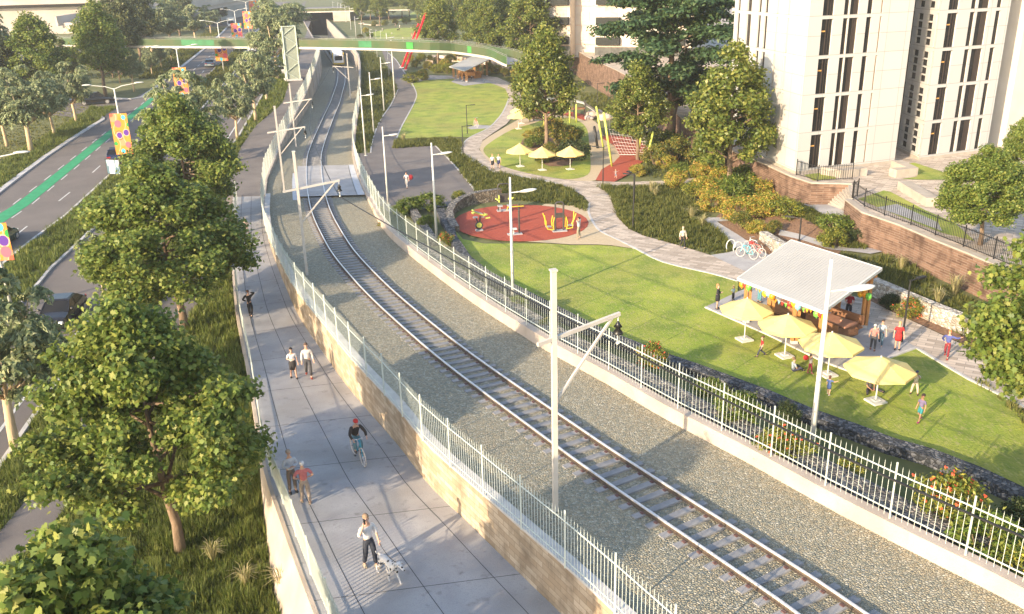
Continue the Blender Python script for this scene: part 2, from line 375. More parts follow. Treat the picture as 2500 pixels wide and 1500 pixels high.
def xc(y):
    bw = 3.5+.09*max(0, y-20); w = np.exp(-((cy-y)/bw)**2)+1e-9
    A = np.stack([np.ones_like(cy), cy-y], 1); Wt = A*w[:, None]
    return float(np.linalg.solve(A.T@Wt+np.diag([0, 1e-6]), Wt.T@cx)[0])
YS = list(np.arange(6, 130, 1.0))+list(np.arange(130, 342, 3.0))
YF = 260.0
_xcT = [(y, xc(min(max(y, 16), 205))) for y in YS]
sl_n = (xc(18)-xc(16))/2; sl_f = (xc(200)-xc(185))/15
_xcT = [(y, x if 16 <= y <= 205 else (xc(16)+sl_n*(y-16) if y < 16 else xc(205)+sl_f*1.15*(y-205))) for y, x in _xcT]
_rt = ray(774, 53); _xe = _rt.x/_rt.y*330; _x5 = xc(205)
_xcT = [(y, x if y <= 205 else _x5+(_xe-_x5)*(y-205)/125) for y, x in _xcT]
def XC(y): return ip(y, _xcT)
def rz(y): return ip(y, RAILZ)
def bz(y): return rz(y)-.235                      # ballast level
def line_fn(pts):
    q = sorted([(p.y, p.x) for p in pts]); 
    ys = [a for a, b in q]; xs = [b for a, b in q]
    s0 = (xs[3]-xs[0])/(ys[3]-ys[0]); s1 = (xs[-1]-xs[-3])/(ys[-1]-ys[-3])
    def f(y):
        if y < ys[0]: return xs[0]+s0*(y-ys[0])
        if y > ys[-1]: return xs[-1]+s1*(y-ys[-1])
        return float(np.interp(y, ys, xs))
    T = [(y, float(np.mean([f(y+k) for k in (-1.6, -.8, 0, .8, 1.6)]))) for y in YS]
    return lambda y: ip(y, T) if y < 190 else (ip(190, T)-XC(190))+XC(y)
xL = line_fn([GY(*p, RAILZ, -.1) for p in [(1499,1495),(1449,1441),(1391,1394),(1351,1360),(1317,1323),(1248,1270),(1198,1226),(1137,1168),(1070,1114),(1029,1077),(987,1013),(928,951),(881,901),(841,857),(800,803),(760,756),(716,699),(679,625),(664.6,596),(649.7,557),(646,515),(649,480),(652,440),(679,381),(692,357),(723,307),(753,260),(773,216),(787,175),(790,135)]])
xR = line_fn([GY(*p, RAILZ, -.2) for p in [(2500,1485),(2347,1408),(2256,1357),(2131,1300),(2003,1229),(1875,1156),(1755,1088),(1664,1047),(1587,1000),(1452,918),(1351,867),(1250,802),(1198,769),(1130,722),(1063,672),(1006,628),(948,577),(921.5,540),(905,505),(889,471),(872,430),(864,401),(858.5,370),(860,340),(866,303),(873,263),(878,219),(879,170),(876,140)]])
xO = line_fn([GY(*p, RAMPZ) for p in [(762,1488),(719,1378),(692,1299),(646,1167),(634,1110),(617,999),(603,904),(586,824),(573,749),(566,662),(565,600),(566,545),(568,490)]])
xF = line_fn([GY(*p, RAMPZ) for p in [(799,1496),(764,1421),(743,1364),(721,1313),(705,1254),(678,1200),(661,1159),(648,1110),(630,999),(616,904),(598,824),(583,749),(577,662),(576,600),(577,545),(578,490)]])
def rampz(y): return ip(y, RAMPZ)
YR = [y for y in YS if y <= 79]
def ltop(y): return max(bz(y)+.12, rampz(y)+.12)
def rtop(y): return max(bz(y)+ip(y, [(0, .62), (60, .6), (78, .45), (95, .4)]), ip(y, FARZ)+.2)
# ground sheets (left and right of the railway) --------------------------------
def ground(side):
    ys = list(np.arange(4, 100, 1.0))+list(np.arange(100, 330, 5.0))+[330, 360, 400, 460, 540, 640, 760, 900, 1200, 1600]
    rows = []
    for y in ys:
        if side < 0:
            e = xL(y)-.1 if y < 338 else XC(338)
            xs = [e-d for d in (0, .4, 1.5, 3, 5, 8, 12, 16, 20, 26, 34, 44, 60, 80, 110, 160, 250, 400, 700, 1200)]
            row = []
            for x in xs:
                z = zl(y)
                if y < 80 and x > xO(y)-.2: z = min(z, rampz(y)-.35)
                elif 80 <= y < 338 and x > xO(min(y, 79))-3 and x > e-9: z = min(z, max(rampz(y), zl(y)))
                row.append((x, y, z-.03))
            rows.append(row)
        else:
            e = xR(y)+.15 if y < 338 else XC(338)
            dx = [0, .5, 1, 2, 3, 4, 5, 6]+list(np.arange(7, 52, 1.0))+[54, 58, 64, 72, 84, 100, 130, 180, 260, 400, 700, 1200]
            rows.append([(e+d, y, zr(e+d, y)-.03) for d in dx])
    if side < 0: rows = [r[::-1] for r in rows]
    mb = MB(); mb.sheet(rows)
    tag(mb.build('grass_ground', M_GRASSBASE, smooth=True), kind='structure')
ground(-1); ground(1)
# strips along the railway -------------------------------------------------
def strip(name, ys, fl, fr, fz, m, kind='structure', nx=2, flip=False):
    rows = []
    for y in ys:
        a, b = fl(y), fr(y); rows.append([(a+(b-a)*k/(nx-1), y, fz(y)) for k in range(nx)])
    mb = MB(); mb.sheet(rows); return tag(mb.build(name, m, flip=flip), kind=kind)
strip('ballast', [y for y in YS], lambda y: xL(y)+.05, lambda y: xR(y)+.05, bz, M_BALLAST, nx=5)
strip('ramp_path', YR, lambda y: xO(y), lambda y: xL(y)+.05, rampz, M_CONC, nx=3)
# control joints in the ramp, cut as thin dark grooves
mbj = MB()
M_JOINT = mat('joint_gap', (.07, .07, .07), rough=.95)
for y0 in np.arange(10, 79, 4.2):
    slp = .0
    a, b = xO(y0)+.05, xL(y0)-.02
    pts = [(a+(b-a)*k/8, y0+1.2*k/8) for k in range(9)]
    for (ax, ay), (bx, by) in zip(pts[:-1], pts[1:]):
        mbj.quad((ax, ay-.012, rampz(ay)+.004), (bx, by-.012, rampz(by)+.004), (bx, by+.012, rampz(by)+.004), (ax, ay+.012, rampz(ay)+.004))
for fr_ in (.16, .5, .86):
    for y0, y1 in zip(YR[:-1], YR[1:]):
        fx = lambda y: xF(y)+(xL(y)-xF(y))*fr_
        mbj.quad((fx(y0)-.014, y0, rampz(y0)+.006), (fx(y0)+.014, y0, rampz(y0)+.006), (fx(y1)+.014, y1, rampz(y1)+.006), (fx(y1)-.014, y1, rampz(y1)+.006))
tag(mbj.build('ramp_joints', M_JOINT), kind='structure')
# sloping concrete face on the outer side of the ramp
mb = MB(); rows = []
for y in [y for y in YR if y < 60]:
    h = max(.12, rampz(y)-zl(y)+.1); rows.append([(xO(y)-.03-h*.5*min(1, max(0, (34-y)/9)), y, rampz(y)-h), (xO(y), y, rampz(y)+.03), (xO(y)+.16, y, rampz(y)+.03), (xO(y)+.16, y, rampz(y)-.02)])
mb.sheet(rows)
o = mb.build('ramp_side_wall', M_CONCW); tag(o, 'pale concrete side face sloping down from the ramp path to the planted verge', 'wall')
# left retaining wall (block work near, trench wall far) and right low wall -----
yl = [y for y in YS if y <= 79]; yf = [y for y in YS if y >= 79]
t = thing('retaining_wall', 'sandstone block retaining wall between the ramp path and the railway ballast', 'wall', (xL(40), 40, -1))
mb = MB(); mb.wall([(xL(y), y) for y in yl], [min(rampz(y), bz(y))-.3 for y in yl], [ltop(y) for y in yl], .34, 0, side=-1); mb.build('block_face', M_BLOCK, t)
mb = MB(); mb.wall([(xL(y)-.03, y) for y in yl], [ltop(y) for y in yl], [ltop(y)+.09 for y in yl], .44, 0, side=-1); mb.build('coping', M_KERB, t)
t = thing('trench_wall', 'pale panelled trench wall left of the railway beyond the crossing', 'wall', (xL(120), 120, -1))
mb = MB(); mb.wall([(xL(y), y) for y in yf], [bz(y)-.3 for y in yf], [ltop(y) for y in yf], .3, 0, side=1); mb.build('panel_face', M_TRENCH, t)
mb = MB()
for y in [y for y in yf if int(y) % 4 == 0]: mb.box((xL(y)+.03, y, (bz(y)+ltop(y))/2), (.1, .14, max(.1, ltop(y)-bz(y))))
mb.build('rib', mat('rib_concrete', (.36, .32, .27), (.44, .39, .33), 2, .9), t)
yl2 = [y for y in YS if y <= 150]; yf2 = [y for y in YS if y >= 149.9]
t = thing('low_rail_wall', 'low pale concrete wall under the fence on the park side of the tracks', 'wall', (xR(40), 40, 0))
mb = MB(); mb.wall([(xR(y), y) for y in yl2], [bz(y)-2.6 if y < 75 else -1 for y in yl2], [rtop(y) for y in yl2], .42, 0, side=-1); mb.build('concrete_face', M_CONCW, t)
t = thing('trench_wall', 'sunlit panelled trench wall right of the railway beside the tunnel', 'wall', (xR(200), 200, 0))
mb = MB(); mb.wall([(xR(y), y) for y in yf2], [bz(y)-.4 for y in yf2], [rtop(y)+.5 for y in yf2], .35, 0, side=-1); mb.build('panel_face', M_TRENCH, t)
mb = MB()
for y in yf2[::2]: mb.box((xR(y)-.03, y, (bz(y)+rtop(y)+.5)/2), (.1, .2, rtop(y)+.5-bz(y)))
mb.build('rib', MATS['rib_concrete'], t)
# ------------------------------------------------------------ patches on the ground
def bis(me_pts, tris, step):
    bm = bmesh.new(); vs = [bm.verts.new((p[0], p[1], 0)) for p in me_pts]
    for tr in tris:
        try: bm.faces.new([vs[i] for i in tr])
        except ValueError: pass
    xs = [p[0] for p in me_pts]; ys = [p[1] for p in me_pts]
    for ax, lo, hi in ((0, min(xs), max(xs)), (1, min(ys), max(ys))):
        k = math.floor(lo/step[ax])+1
        while k*step[ax] < hi:
            no = (1, 0, 0) if ax == 0 else (0, 1, 0); co = (k*step[ax], 0, 0) if ax == 0 else (0, k*step[ax], 0)
            bmesh.ops.bisect_plane(bm, geom=bm.verts[:]+bm.edges[:]+bm.faces[:], plane_co=co, plane_no=no); k += 1
    return bm
PATCH = {}
def patch(name, px, f, lift, m, zf, smooth=0, step=(4, 4), world=None, kind='structure'):
    P = [f(*p) for p in px] if world is None else [Vector(p) for p in world]
    if smooth: P = catmull(P, smooth, True)
    pts = [Vector((p.x, p.y, 0)) for p in P]
    bm = bis(pts, tessellate_polygon([pts]), step)
    for v in bm.verts: v.co.z = zf(v.co.x, v.co.y)+lift
    bmesh.ops.recalc_face_normals(bm, faces=bm.faces[:])
    me = bpy.data.meshes.new(name); bm.to_mesh(me); bm.free(); me.materials.append(m)
    for p in me.polygons:
        if p.normal.z < 0: p.flip()
    o = link(name, me); tag(o, kind=kind); PATCH.setdefault(name, []).append([(p.x, p.y) for p in pts]); return o
zlf = lambda x, y: zl(y)
zpl = lambda x, y: max(zl(y), rampz(y)) if y > 79 else zl(y)
def kerb(px, f, zf, w=.16, h=.13, name='kerb', m=None, smooth=3, world=None):
    P = [f(*p) for p in px] if world is None else world
    P = catmull(P, smooth) if smooth else P
    Q = [P[0]]
    for p in P[1:]:
        n = max(1, int((p-Q[-1]).length/4))
        a = Q[-1]
        for k in range(1, n+1): Q.append(a+(p-a)*k/n)
    mb = MB(); mb.wall([(p.x, p.y) for p in Q], [zf(p.x, p.y)-.1 for p in Q], [zf(p.x, p.y)+h for p in Q], w)
    return tag(mb.build(name, m or M_KERB), kind='structure')
# --- left road system: edges as functions of y
def fnl(px):
    q = sorted([(p.y, p.x) for p in [GL(*a) for a in px]])
    s0 = (q[1][1]-q[0][1])/(q[1][0]-q[0][0]); s1 = (q[-1][1]-q[-2][1])/(q[-1][0]-q[-2][0])
    def f(y):
        if y < q[0][0]: return q[0][1]+s0*(y-q[0][0])
        if y > q[-1][0]: return q[-1][1]+s1*(y-q[-1][0])
        return ip(y, q)
    return f
K1 = fnl([(0,468),(111,384),(246,295),(320,243),(380,212),(505,115),(560,62)])
K2 = fnl([(0,655),(24,631),(101,571),(158,530),(229,465),(266,431),(400,290),(545,150),(600,98)])
K3 = fnl([(64,728),(88,702),(131,648),(179,608),(222,564),(263,530),(470,292),(570,180),(615,128)])
L4 = fnl([(0,1052),(44,992),(115,904),(195,807),(256,732),(559,334),(600,270),(625,229),(655,160)])
K4 = lambda y: L4(y)+1.15
YRD = list(np.arange(6, 330, 2.0))+[340, 360, 400, 460, 560]
strip('main_road', [y for y in YRD if y > 40], K1, K2, lambda y: zl(y)+.01, M_ASPH, nx=4)
strip('side_carriageway', YRD, K3, K4, lambda y: zl(y)+.01, M_ASPH, nx=3)
patch('side_road', [(262,300),(248,292),(130,282),(-150,290),(-150,240),(146,250),(200,238),(280,238),(325,243)], GL, .02, M_ASPH, zlf)
def line_mark(f, y0, y1, w=.13, dash=None, m=M_PAINT, lift=.022, name='lane_line'):
    mb = MB(); y = y0; on = True
    while y < y1:
        e = min(y1, y+(dash[0] if dash else 4.0)); n = max(1, int((e-y)/2))
        for k in range(n):
            a, b = y+(e-y)*k/n, y+(e-y)*(k+1)/n
            mb.quad((f(a)-w/2, a, zl(a)+lift), (f(a)+w/2, a, zl(a)+lift), (f(b)+w/2, b, zl(b)+lift), (f(b)-w/2, b, zl(b)+lift))
        y = e+(dash[1] if dash else 0)
    return tag(mb.build(name, m), kind='structure')
GLa = fnl([(0,522),(37,500),(378,232)]); GLb = fnl([(0,549),(72,500),(388,236)])
ge = GL(381, 232).y
strip('green_lane', [y for y in YRD if 60 < y < ge]+[ge], GLa, GLb, lambda y: zl(y)+.02, M_GREENP, nx=2)
line_mark(lambda y: GLa(y)-.2, 62, ge, .12, (2.2, 2.4)); line_mark(lambda y: GLb(y)+.2, 62, ge, .12, (2.2, 2.4))
LD = fnl([(98,528),(186,458),(245,405),(420,262),(520,150)])
line_mark(LD, 70, 300, .14, (3.2, 8)); line_mark(L4, 10, 300, .17)
line_mark(lambda y: K1(y)+3.6, ge+6, 330, .14, (3, 3)); line_mark(lambda y: K3(y)+.5, 150, 330, .13)
for pts in ([(-60,520),(0,468),(111,384),(210,318),(246,297),(251,291),(243,286)], [(150,250),(205,240),(320,243),(380,214),(505,115),(560,62)]):
    kerb(pts, GL, zlf, .55, .14, smooth=2)
for fn, a, b in ((K2, 58, 320), (K3, 50, 320), (lambda y: K4(y)+.05, 8, 300)):
    kerb(None, None, zlf, .22, .13, smooth=0, world=[Vector((fn(y), y, 0)) for y in np.arange(a, b, 3.0)])
kerb(None, None, zlf, .3, .14, smooth=0, world=[GL(*p) for p in [(320,243),(262,240),(200,238)]])
# --- footpath left of the ramp and its far part beside the trench
FPl = fnl([(-40,1345),(67,1220),(130,1135),(195,1010),(330,830),(450,645),(535,530),(556,440),(590,360),(625,310),(689,256),(708,199),(735,121),(745,90)])
FPr = fnl([(-60,1450),(0,1390),(70,1350),(168,1232),(216,1202),(243,1152),(330,985),(470,765),(548,600),(562,520)])
fpr = lambda y: FPr(y) if y < 78 else xL(y)-.05
strip('footpath', [y for y in YS if y > 8], FPl, lambda y: min(fpr(y), xO(min(y, 79))-.2) if y < 79 else fpr(y), lambda y: (zl(y) if y < 79 else max(zl(y), rampz(y)))+.03, M_ASPH2, nx=3)
# --- park side
patch('plaza', [(930,118),(948,130),(967,147),(982,170),(996,189),(1010,212),(1017,232),(1012,250),(1002,270),(990,292),(979,313),(969,337),(958,362),(1063,357),(1110,405),(1171,480),(1145,497),(1040,512),(950,520),(925,500),(911,468),(893,432),(872,398),(864,377),(905,374),(908,350),(915,327),(924,303),(938,280),(955,256),(968,235),(972,219),(962,195),(945,160)], GR, .03, M_ASPH2, zr)
kerb([(948,130),(967,147),(982,170),(996,189),(1010,212),(1017,232),(1012,250),(1002,270),(990,292),(979,313),(969,337)], GR, zr, .16, .06)
kerb([(1063,357),(1110,405),(1171,480)], GR, zr, .16, .06)
kerb([(972,219),(955,256),(938,280),(924,303),(915,327),(908,350),(905,374)], GR, zr, .16, .06)
patch('lawn', [(1002,202),(1046,194),(1103,191),(1165,192),(1215,205),(1238,220),(1245,240),(1238,262),(1228,276),(1195,313),(1170,326),(1150,336),(1095,334),(1030,338),(972,337),(979,313),(992,290),(1003,270),(1013,250),(1018,232),(1012,215)], GR, .035, M_LAWN, zr, smooth=2)
patch('lawn', [(1110,561),(1117,591),(1151,641),(1198,679),(1250,706),(1361,763),(1466,817),(1540,847),(1627,881),(1705,908),(1875,972),(1986,1020),(2091,1057),(2178,1091),(2273,1118),(2394,1165),(2500,1216),(2640,1290),(2640,1110),(2428,958),(2364,928),(2296,888),(2237,852),(2077,870),(1800,720),(1803,690),(1739,668),(1621,641),(1553,610),(1493,602),(1459,600),(1395,600),(1334,596),(1250,596),(1180,596),(1130,585)], GR, .035, M_LAWN, zr)
patch('paver_path', [(1000,176),(1030,184),(1100,186),(1150,180),(1215,190),(1262,212),(1275,240),(1262,275),(1235,305),(1205,325),(1178,344),(1170,367),(1191,393),(1220,404),(1250,414),(1305,428),(1395,443),(1452,444),(1520,446),(1620,443),(1700,436),(1700,446),(1620,455),(1520,459),(1470,458),(1489,473),(1498,500),(1509,534),(1536,561),(1570,577),(1621,591),(1668,604),(1735,625),(1826,655),(1826,690),(1739,670),(1621,642),(1553,609),(1513,589),(1469,568),(1452,551),(1437,521),(1439,498),(1425,480),(1398,465),(1361,449),(1300,437),(1250,428),(1198,418),(1151,391),(1127,374),(1130,354),(1150,335),(1195,312),(1228,275),(1243,238),(1233,217),(1198,204),(1103,193),(1046,196),(1000,204)], GR, .05, M_PAVER, zr, step=(5, 5))
for ln in ([(1243,238),(1228,275),(1195,312),(1150,335),(1130,354),(1127,374),(1151,391),(1198,418),(1250,428),(1300,437),(1361,449)], [(1439,498),(1437,521),(1452,551),(1469,568),(1513,589),(1553,609),(1621,642),(1739,670),(1800,688)]): kerb(ln, GR, zr, .18, .07)
patch('sand_path', [(1172,367),(1178,346),(1215,322),(1262,295),(1297,280),(1330,274),(1400,279),(1440,290),(1465,310),(1475,335),(1500,345),(1518,378),(1506,398),(1466,421),(1454,442),(1420,443),(1395,442),(1305,427),(1250,413),(1191,393)], GR, .042, M_SAND, zr, smooth=2)
patch('oval_lawn', [(1250,318),(1304,302),(1331,291),(1361,288),(1398,291),(1422,303),(1435,323),(1439,364),(1442,404),(1435,428),(1395,439),(1334,433),(1250,415),(1205,395),(1180,370),(1196,350)], GR, .055, M_LAWN, zr, smooth=3)
patch('mulch_bed', [(1276,342),(1310,330),(1370,330),(1412,345),(1415,365),(1400,378),(1395,403),(1340,408),(1310,390),(1272,372)], GR, .075, M_MULCH, zr, smooth=2)
patch('red_play_surface', [(1466,337),(1483,330),(1536,337),(1587,361),(1596,377),(1574,390),(1547,421),(1499,446),(1454,442),(1469,415),(1499,398),(1513,383),(1499,357)], GR, .065, M_RED, zr)
patch('red_play_surface', [(1298,278),(1307,265),(1330,262),(1410,278),(1445,284),(1428,296),(1395,285),(1330,278)], GR, .065, M_RED, zr)
patch('sand_path', [(1432,505),(1440,530),(1455,553),(1471,570),(1515,590),(1555,610),(1493,601),(1459,599),(1395,599),(1334,595),(1260,590),(1250,540),(1330,500)], GR, .058, M_SAND, zr)
patch('red_fitness_surface', [(1272+165*math.cos(a), 547+45*math.sin(a)) for a in np.arange(0, 6.28, .2)], GR, .072, M_RED, zr)
patch('pavilion_slab', [(1722,753),(1875,820),(2010,886),(2077,911),(2130,899),(2172,876),(2237,852),(2135,797),(2050,745),(1960,700),(1900,680),(1803,715)], GR, .09, M_CONC, zr)
kerb([(1722,753),(1875,820),(2010,886),(2077,911),(2130,899),(2172,876),(2237,852)], GR, zr, .12, .11, smooth=0)
patch('paver_path', [(2237,852),(2296,888),(2364,928),(2428,960),(2640,1070),(2640,985),(2430,880),(2330,835),(2256,800),(2178,764),(2118,734),(2040,715),(2050,745),(2135,797)], GR, .06, M_PAVER, zr)
kerb([(2237,852),(2296,888),(2364,928),(2428,960),(2640,1070)], GR, zr, .16, .09, smooth=0)
patch('mulch_bed', [(2105,728),(2178,762),(2256,798),(2330,833),(2430,876),(2440,860),(2330,808),(2240,765),(2160,725)], GR, .05, M_MULCH, zr)
# zigzag walk up to the steps
patch('mulch_bed', [(1745,535),(1775,560),(1810,590),(1850,620),(1895,640),(1990,640),(2040,640),(2060,600),(2010,560),(1950,530),(1890,520),(1820,500),(1770,510)], GR, .035, M_MULCH, zr, step=(1.5, 1.5))
patch('concrete_walk', [(1735,625),(1800,612),(1790,600),(1764,572),(1725,545),(1718,538),(1730,533),(1770,533),(1785,541),(1750,543),(1770,556),(1812,582),(1845,607),(1878,625),(1850,655),(1826,668)], GR, .06, M_CONC, zr, step=(1.5, 1.5))
patch('concrete_walk', [(1905,563),(1950,573),(2000,588),(2040,602),(2080,608),(2112,607),(2122,600),(2105,586),(2080,572),(2060,556),(2050,535),(2038,528),(2055,524),(2075,545),(2110,567),(2155,592),(2168,604),(2155,616),(2125,622),(2080,616),(2030,612),(1995,600),(1950,586),(1900,576)], GR, .06, M_CONC, zr, step=(1.5, 1.5))
patch('concrete_walk', [(1948,497),(1985,492),(2012,497),(2068,522),(2056,533),(2035,528),(2010,525),(1985,512)], GR, .06, M_CONC, zr, step=(1.5, 1.5))
# level crossing over the track
yc0, yc1 = GY(765, 478, RAILZ).y, GY(765, 404, RAILZ).y
strip('level_crossing', list(np.linspace(yc0, yc1, 8)), lambda y: XC(y)-1.7, lambda y: XC(y)+3.6, lambda y: rz(y)-.045, M_CONC)
M_TACT = mat('pale_crossing_panel', (.46, .48, .51), (.54, .56, .58), 3, .8)
strip('crossing_apron', list(np.linspace(yc0, yc1, 6)), lambda y: XC(y)+3.65, lambda y: xR(y)-.05, lambda y: rz(y)-.04, M_TACT)
strip('crossing_apron', list(np.linspace(yc0-.8, yc1-3, 6)), lambda y: XC(y)-2.2, lambda y: XC(y)-1.75, lambda y: rz(y)-.2, M_TACT)
# ------------------------------------------------------------ railway track
def sweep(mb, path, prof, mi=0, closed=True):
    n = len(prof); vs = []; fs = []
    for i, p in enumerate(path):
        d = path[min(i+1, len(path)-1)]-path[max(i-1, 0)]; d = Vector((d.x, d.y, 0)).normalized(); s = Vector((d.y, -d.x, 0))
        vs += [p+s*a+Vector((0, 0, b)) for a, b in prof]
    for i in range(len(path)-1):
        for k in range(n if closed else n-1):
            fs.append((i*n+k, i*n+(k+1) % n, (i+1)*n+(k+1) % n, (i+1)*n+k))
    mb.add(vs, fs, mi)
def tdir(y): d = Vector((XC(y+.5)-XC(y-.5), 1, 0)); return d.normalized()
M_RAILH = mat('worn_rail_head', (.62, .60, .58), (.72, .70, .68), 6, .38, metal=.35)
M_RAILW = mat('rail_web', (.07, .052, .04), (.115, .085, .06), 5, .8)
M_SLEEP = mat('concrete_sleeper', (.20, .20, .205), (.29, .285, .28), 2.5, .85, .2, 30)
M_CLIP = mat('rail_clip', (.10, .05, .045), (.16, .09, .08), 9, .7)
tr = thing('railway_track', 'single curving railway track on grey sleepers and ballast', 'railway track', (XC(40), 40, rz(40)))
RY = [y for y in np.arange(8, 338, .8)]
for s in (-1, 1):
    path = []
    for y in RY:
        d = tdir(y); path.append(Vector((XC(y), y, rz(y)))+Vector((d.y, -d.x, 0))*s*.76)
    mb = MB(); sweep(mb, path, [(-.038, -.045), (-.04, 0), (-.025, .006), (.025, .006), (.04, 0), (.038, -.045)], 0)
    sweep(mb, path, [(-.038, -.046), (-.012, -.056), (-.012, -.135), (-.075, -.15), (-.075, -.165), (.075, -.165), (.075, -.15), (.012, -.135), (.012, -.056), (.038, -.046)], 1)
    mb.build('rail', [M_RAILH, M_RAILW], tr)
smb = MB(); bm = bmesh.new(); bmesh.ops.create_cube(bm, size=1)
for v in bm.verts: v.co = Vector((v.co.x*2.5, v.co.y*.25, v.co.z*.16))
bmesh.ops.bevel(bm, geom=bm.edges[:], offset=.018, segments=1)
sme = bpy.data.meshes.new('sleeper'); bm.to_mesh(sme); bm.free(); sme.materials.append(M_SLEEP); sme.materials.append(M_CLIP)
bm = bmesh.new(); bm.from_mesh(sme)
for sx_ in (-.76, .76):
    for e in (-.13, .13):
        r = bmesh.ops.create_cube(bm, size=1, matrix=Matrix.Translation((sx_+e, 0, .095)) @ Matrix.Diagonal((.09, .13, .04, 1)))
        for v in r['verts']:
            for f in v.link_faces: f.material_index = 1
bm.to_mesh(sme); bm.free()
y = 10.0; k = 0; rest = MB()
while y < 336:
    d = tdir(y); a = math.atan2(d.y, d.x)-math.pi/2
    if not (yc0 < y < yc1):
        if y > 16.5 and k < 100:
            o = link('sleeper', sme, tr); o.location = Vector((XC(y), y, rz(y)-.245))-Vector(tr.location); o.rotation_euler = (0, 0, a+random.uniform(-.012, .012)); k += 1
        else: rest.box((XC(y), y, rz(y)-.245), (2.5, .25, .16), a)
    y += .66*d.y
o = rest.build('far_sleepers', M_SLEEP, tr); tag(o, kind='stuff')
# ------------------------------------------------------------ palisade fences
def fence(label, pts, h=1.9, bay=2.4, pitch=.155, m=M_STEEL, rail=(.16, .84), pk=.016, post=.05, name='palisade_fence', cat='fence', finial=.1):
    P = [Vector(pts[0])]
    acc = [0.0]
    for p in pts[1:]: acc.append(acc[-1]+(Vector(p)-Vector(pts[len(acc)-1])).length)
    xs, ys_, zs = [[p[i] for p in pts] for i in range(3)]
    at = lambda s: Vector((np.interp(s, acc, xs), np.interp(s, acc, ys_), np.interp(s, acc, zs)))
    t = thing(name, label, cat, at(0)); n = max(1, round(acc[-1]/bay)); L = acc[-1]/n
    for i in range(n+1):
        p = at(i*L); mb = MB(); mb.box(p+Vector((0, 0, h*.5+.03)), (post, post, h+.06), 0); mb.build('post', m, t)
        if i == n: break
        q = at((i+1)*L); mb = MB(); d = (q-p).normalized(); a = math.atan2(d.y, d.x)
        for r in rail: mb.beam(p+Vector((0, 0, h*r)), q+Vector((0, 0, h*r)), .025, .038)
        dist = (p.xy-Vector((0, 0))).length; pt = pitch*(1 if dist < 60 else 1.35 if dist < 110 else 1.9); w = pk*(1 if dist < 60 else 1.3 if dist < 110 else 1.7)
        c = max(2, int(L/pt))
        for k in range(1, c):
            b = p+(q-p)*k/c; vs = []
            ux, uy = math.cos(a)*w/2, math.sin(a)*w/2; vx, vy = -uy*.6, ux*.6
            for zz in (.06, h-finial):
                vs += [(b.x-ux-vx, b.y-uy-vy, b.z+zz), (b.x+ux-vx, b.y+uy-vy, b.z+zz), (b.x+ux+vx, b.y+uy+vy, b.z+zz), (b.x-ux+vx, b.y-uy+vy, b.z+zz)]
            vs.append((b.x, b.y, b.z+h))
            mb.add(vs, [(0, 1, 5, 4), (1, 2, 6, 5), (2, 3, 7, 6), (3, 0, 4, 7), (4, 5, 8), (5, 6, 8), (6, 7, 8), (7, 4, 8)])
        mb.build('picket_panel', m, t)
    return t
YFE = [y for y in YS if 13 <= y <= 215]
fence('long pale palisade fence on the block wall between ramp path and railway', [(xL(y)-.12, y, ltop(y)+.09) for y in YFE], 1.9)
fence('long white palisade fence on the low concrete wall along the park edge', [(xR(y)+.22, y, rtop(y)) for y in YS if 13 <= y <= 160], 1.9, pitch=.19, pk=.013, post=.042)
fence('low pale palisade fence along the outer edge of the ramp path', [(xF(y), y, rampz(y)) for y in YR if y >= 13], 1.45, pitch=.17, pk=.042)
# ------------------------------------------------------------ overhead line masts and wire
M_MAST = mat('mast_paint', (.46, .42, .37), (.53, .49, .43), 2, .55)
M_INS = mat('insulator_rubber', (.01, .01, .01), rough=.4)
def mast(label, base, top, tip_px, tail, strut_y, w=.155, sw=.075):
    """arm square to the track with its tip on the sight line tip_px, diagonal strut from the post, hanging insulator"""
    h = hgt(base, top); t = thing('line_mast', label, 'railway mast', base, group='overhead line masts beside the railway')
    mb = MB(); mb.box(base+Vector((0, 0, h/2)), (w, w, h), .3); mb.box(base+Vector((0, 0, h)), (w+.06, w+.06, .05), .3); mb.build('post', M_MAST, t)
    td = tdir(base.y); d = Vector((td.y, -td.x, 0)); sg = 1 if XC(base.y) > base.x else -1
    nn = Vector((-d.y, d.x, 0)); r = ray(*tip_px); C_ = Vector((0, 0, CZ)); k = (base-C_).dot(nn)/r.dot(nn); tip = C_+r*k
    L = (tip.xy-base.xy).dot(d.xy); az = tip.z-.25
    at = lambda q, z: Vector((base.x+d.x*q, base.y+d.y*q, z))
    e2 = L/abs(L)
    mb = MB(); mb.beam(at(-tail*e2, az-.25*tail/abs(L)), tip, .1, .12); mb.build('bracket_arm', M_MAST, t)
    zs = base.z+hgt(base, strut_y)
    mb = MB(); mb.beam(at(0, zs), at(L-.28*e2, az+.2), sw, sw); mb.build('strut', M_MAST, t)
    e = tip-d*.06*e2-Vector((0, 0, .05)); mb = MB(); mb.tube([e, e-Vector((0, 0, .95))], .022, 6, 1)
    mb.lathe([(.02, -.18), (.06, -.25), (.14, -.38), (.05, -.40), (.16, -.58), (.17, -.62), (.03, -.66)], 12, e, 0); mb.lathe([(.0, -.9), (.06, -.92), (.06, -.98), (0, -1.0)], 8, e, 1)
    mb.build('insulator', [M_INS, M_WHITEP], t, smooth=True)
    return e-Vector((0, 0, .98))
wire = []
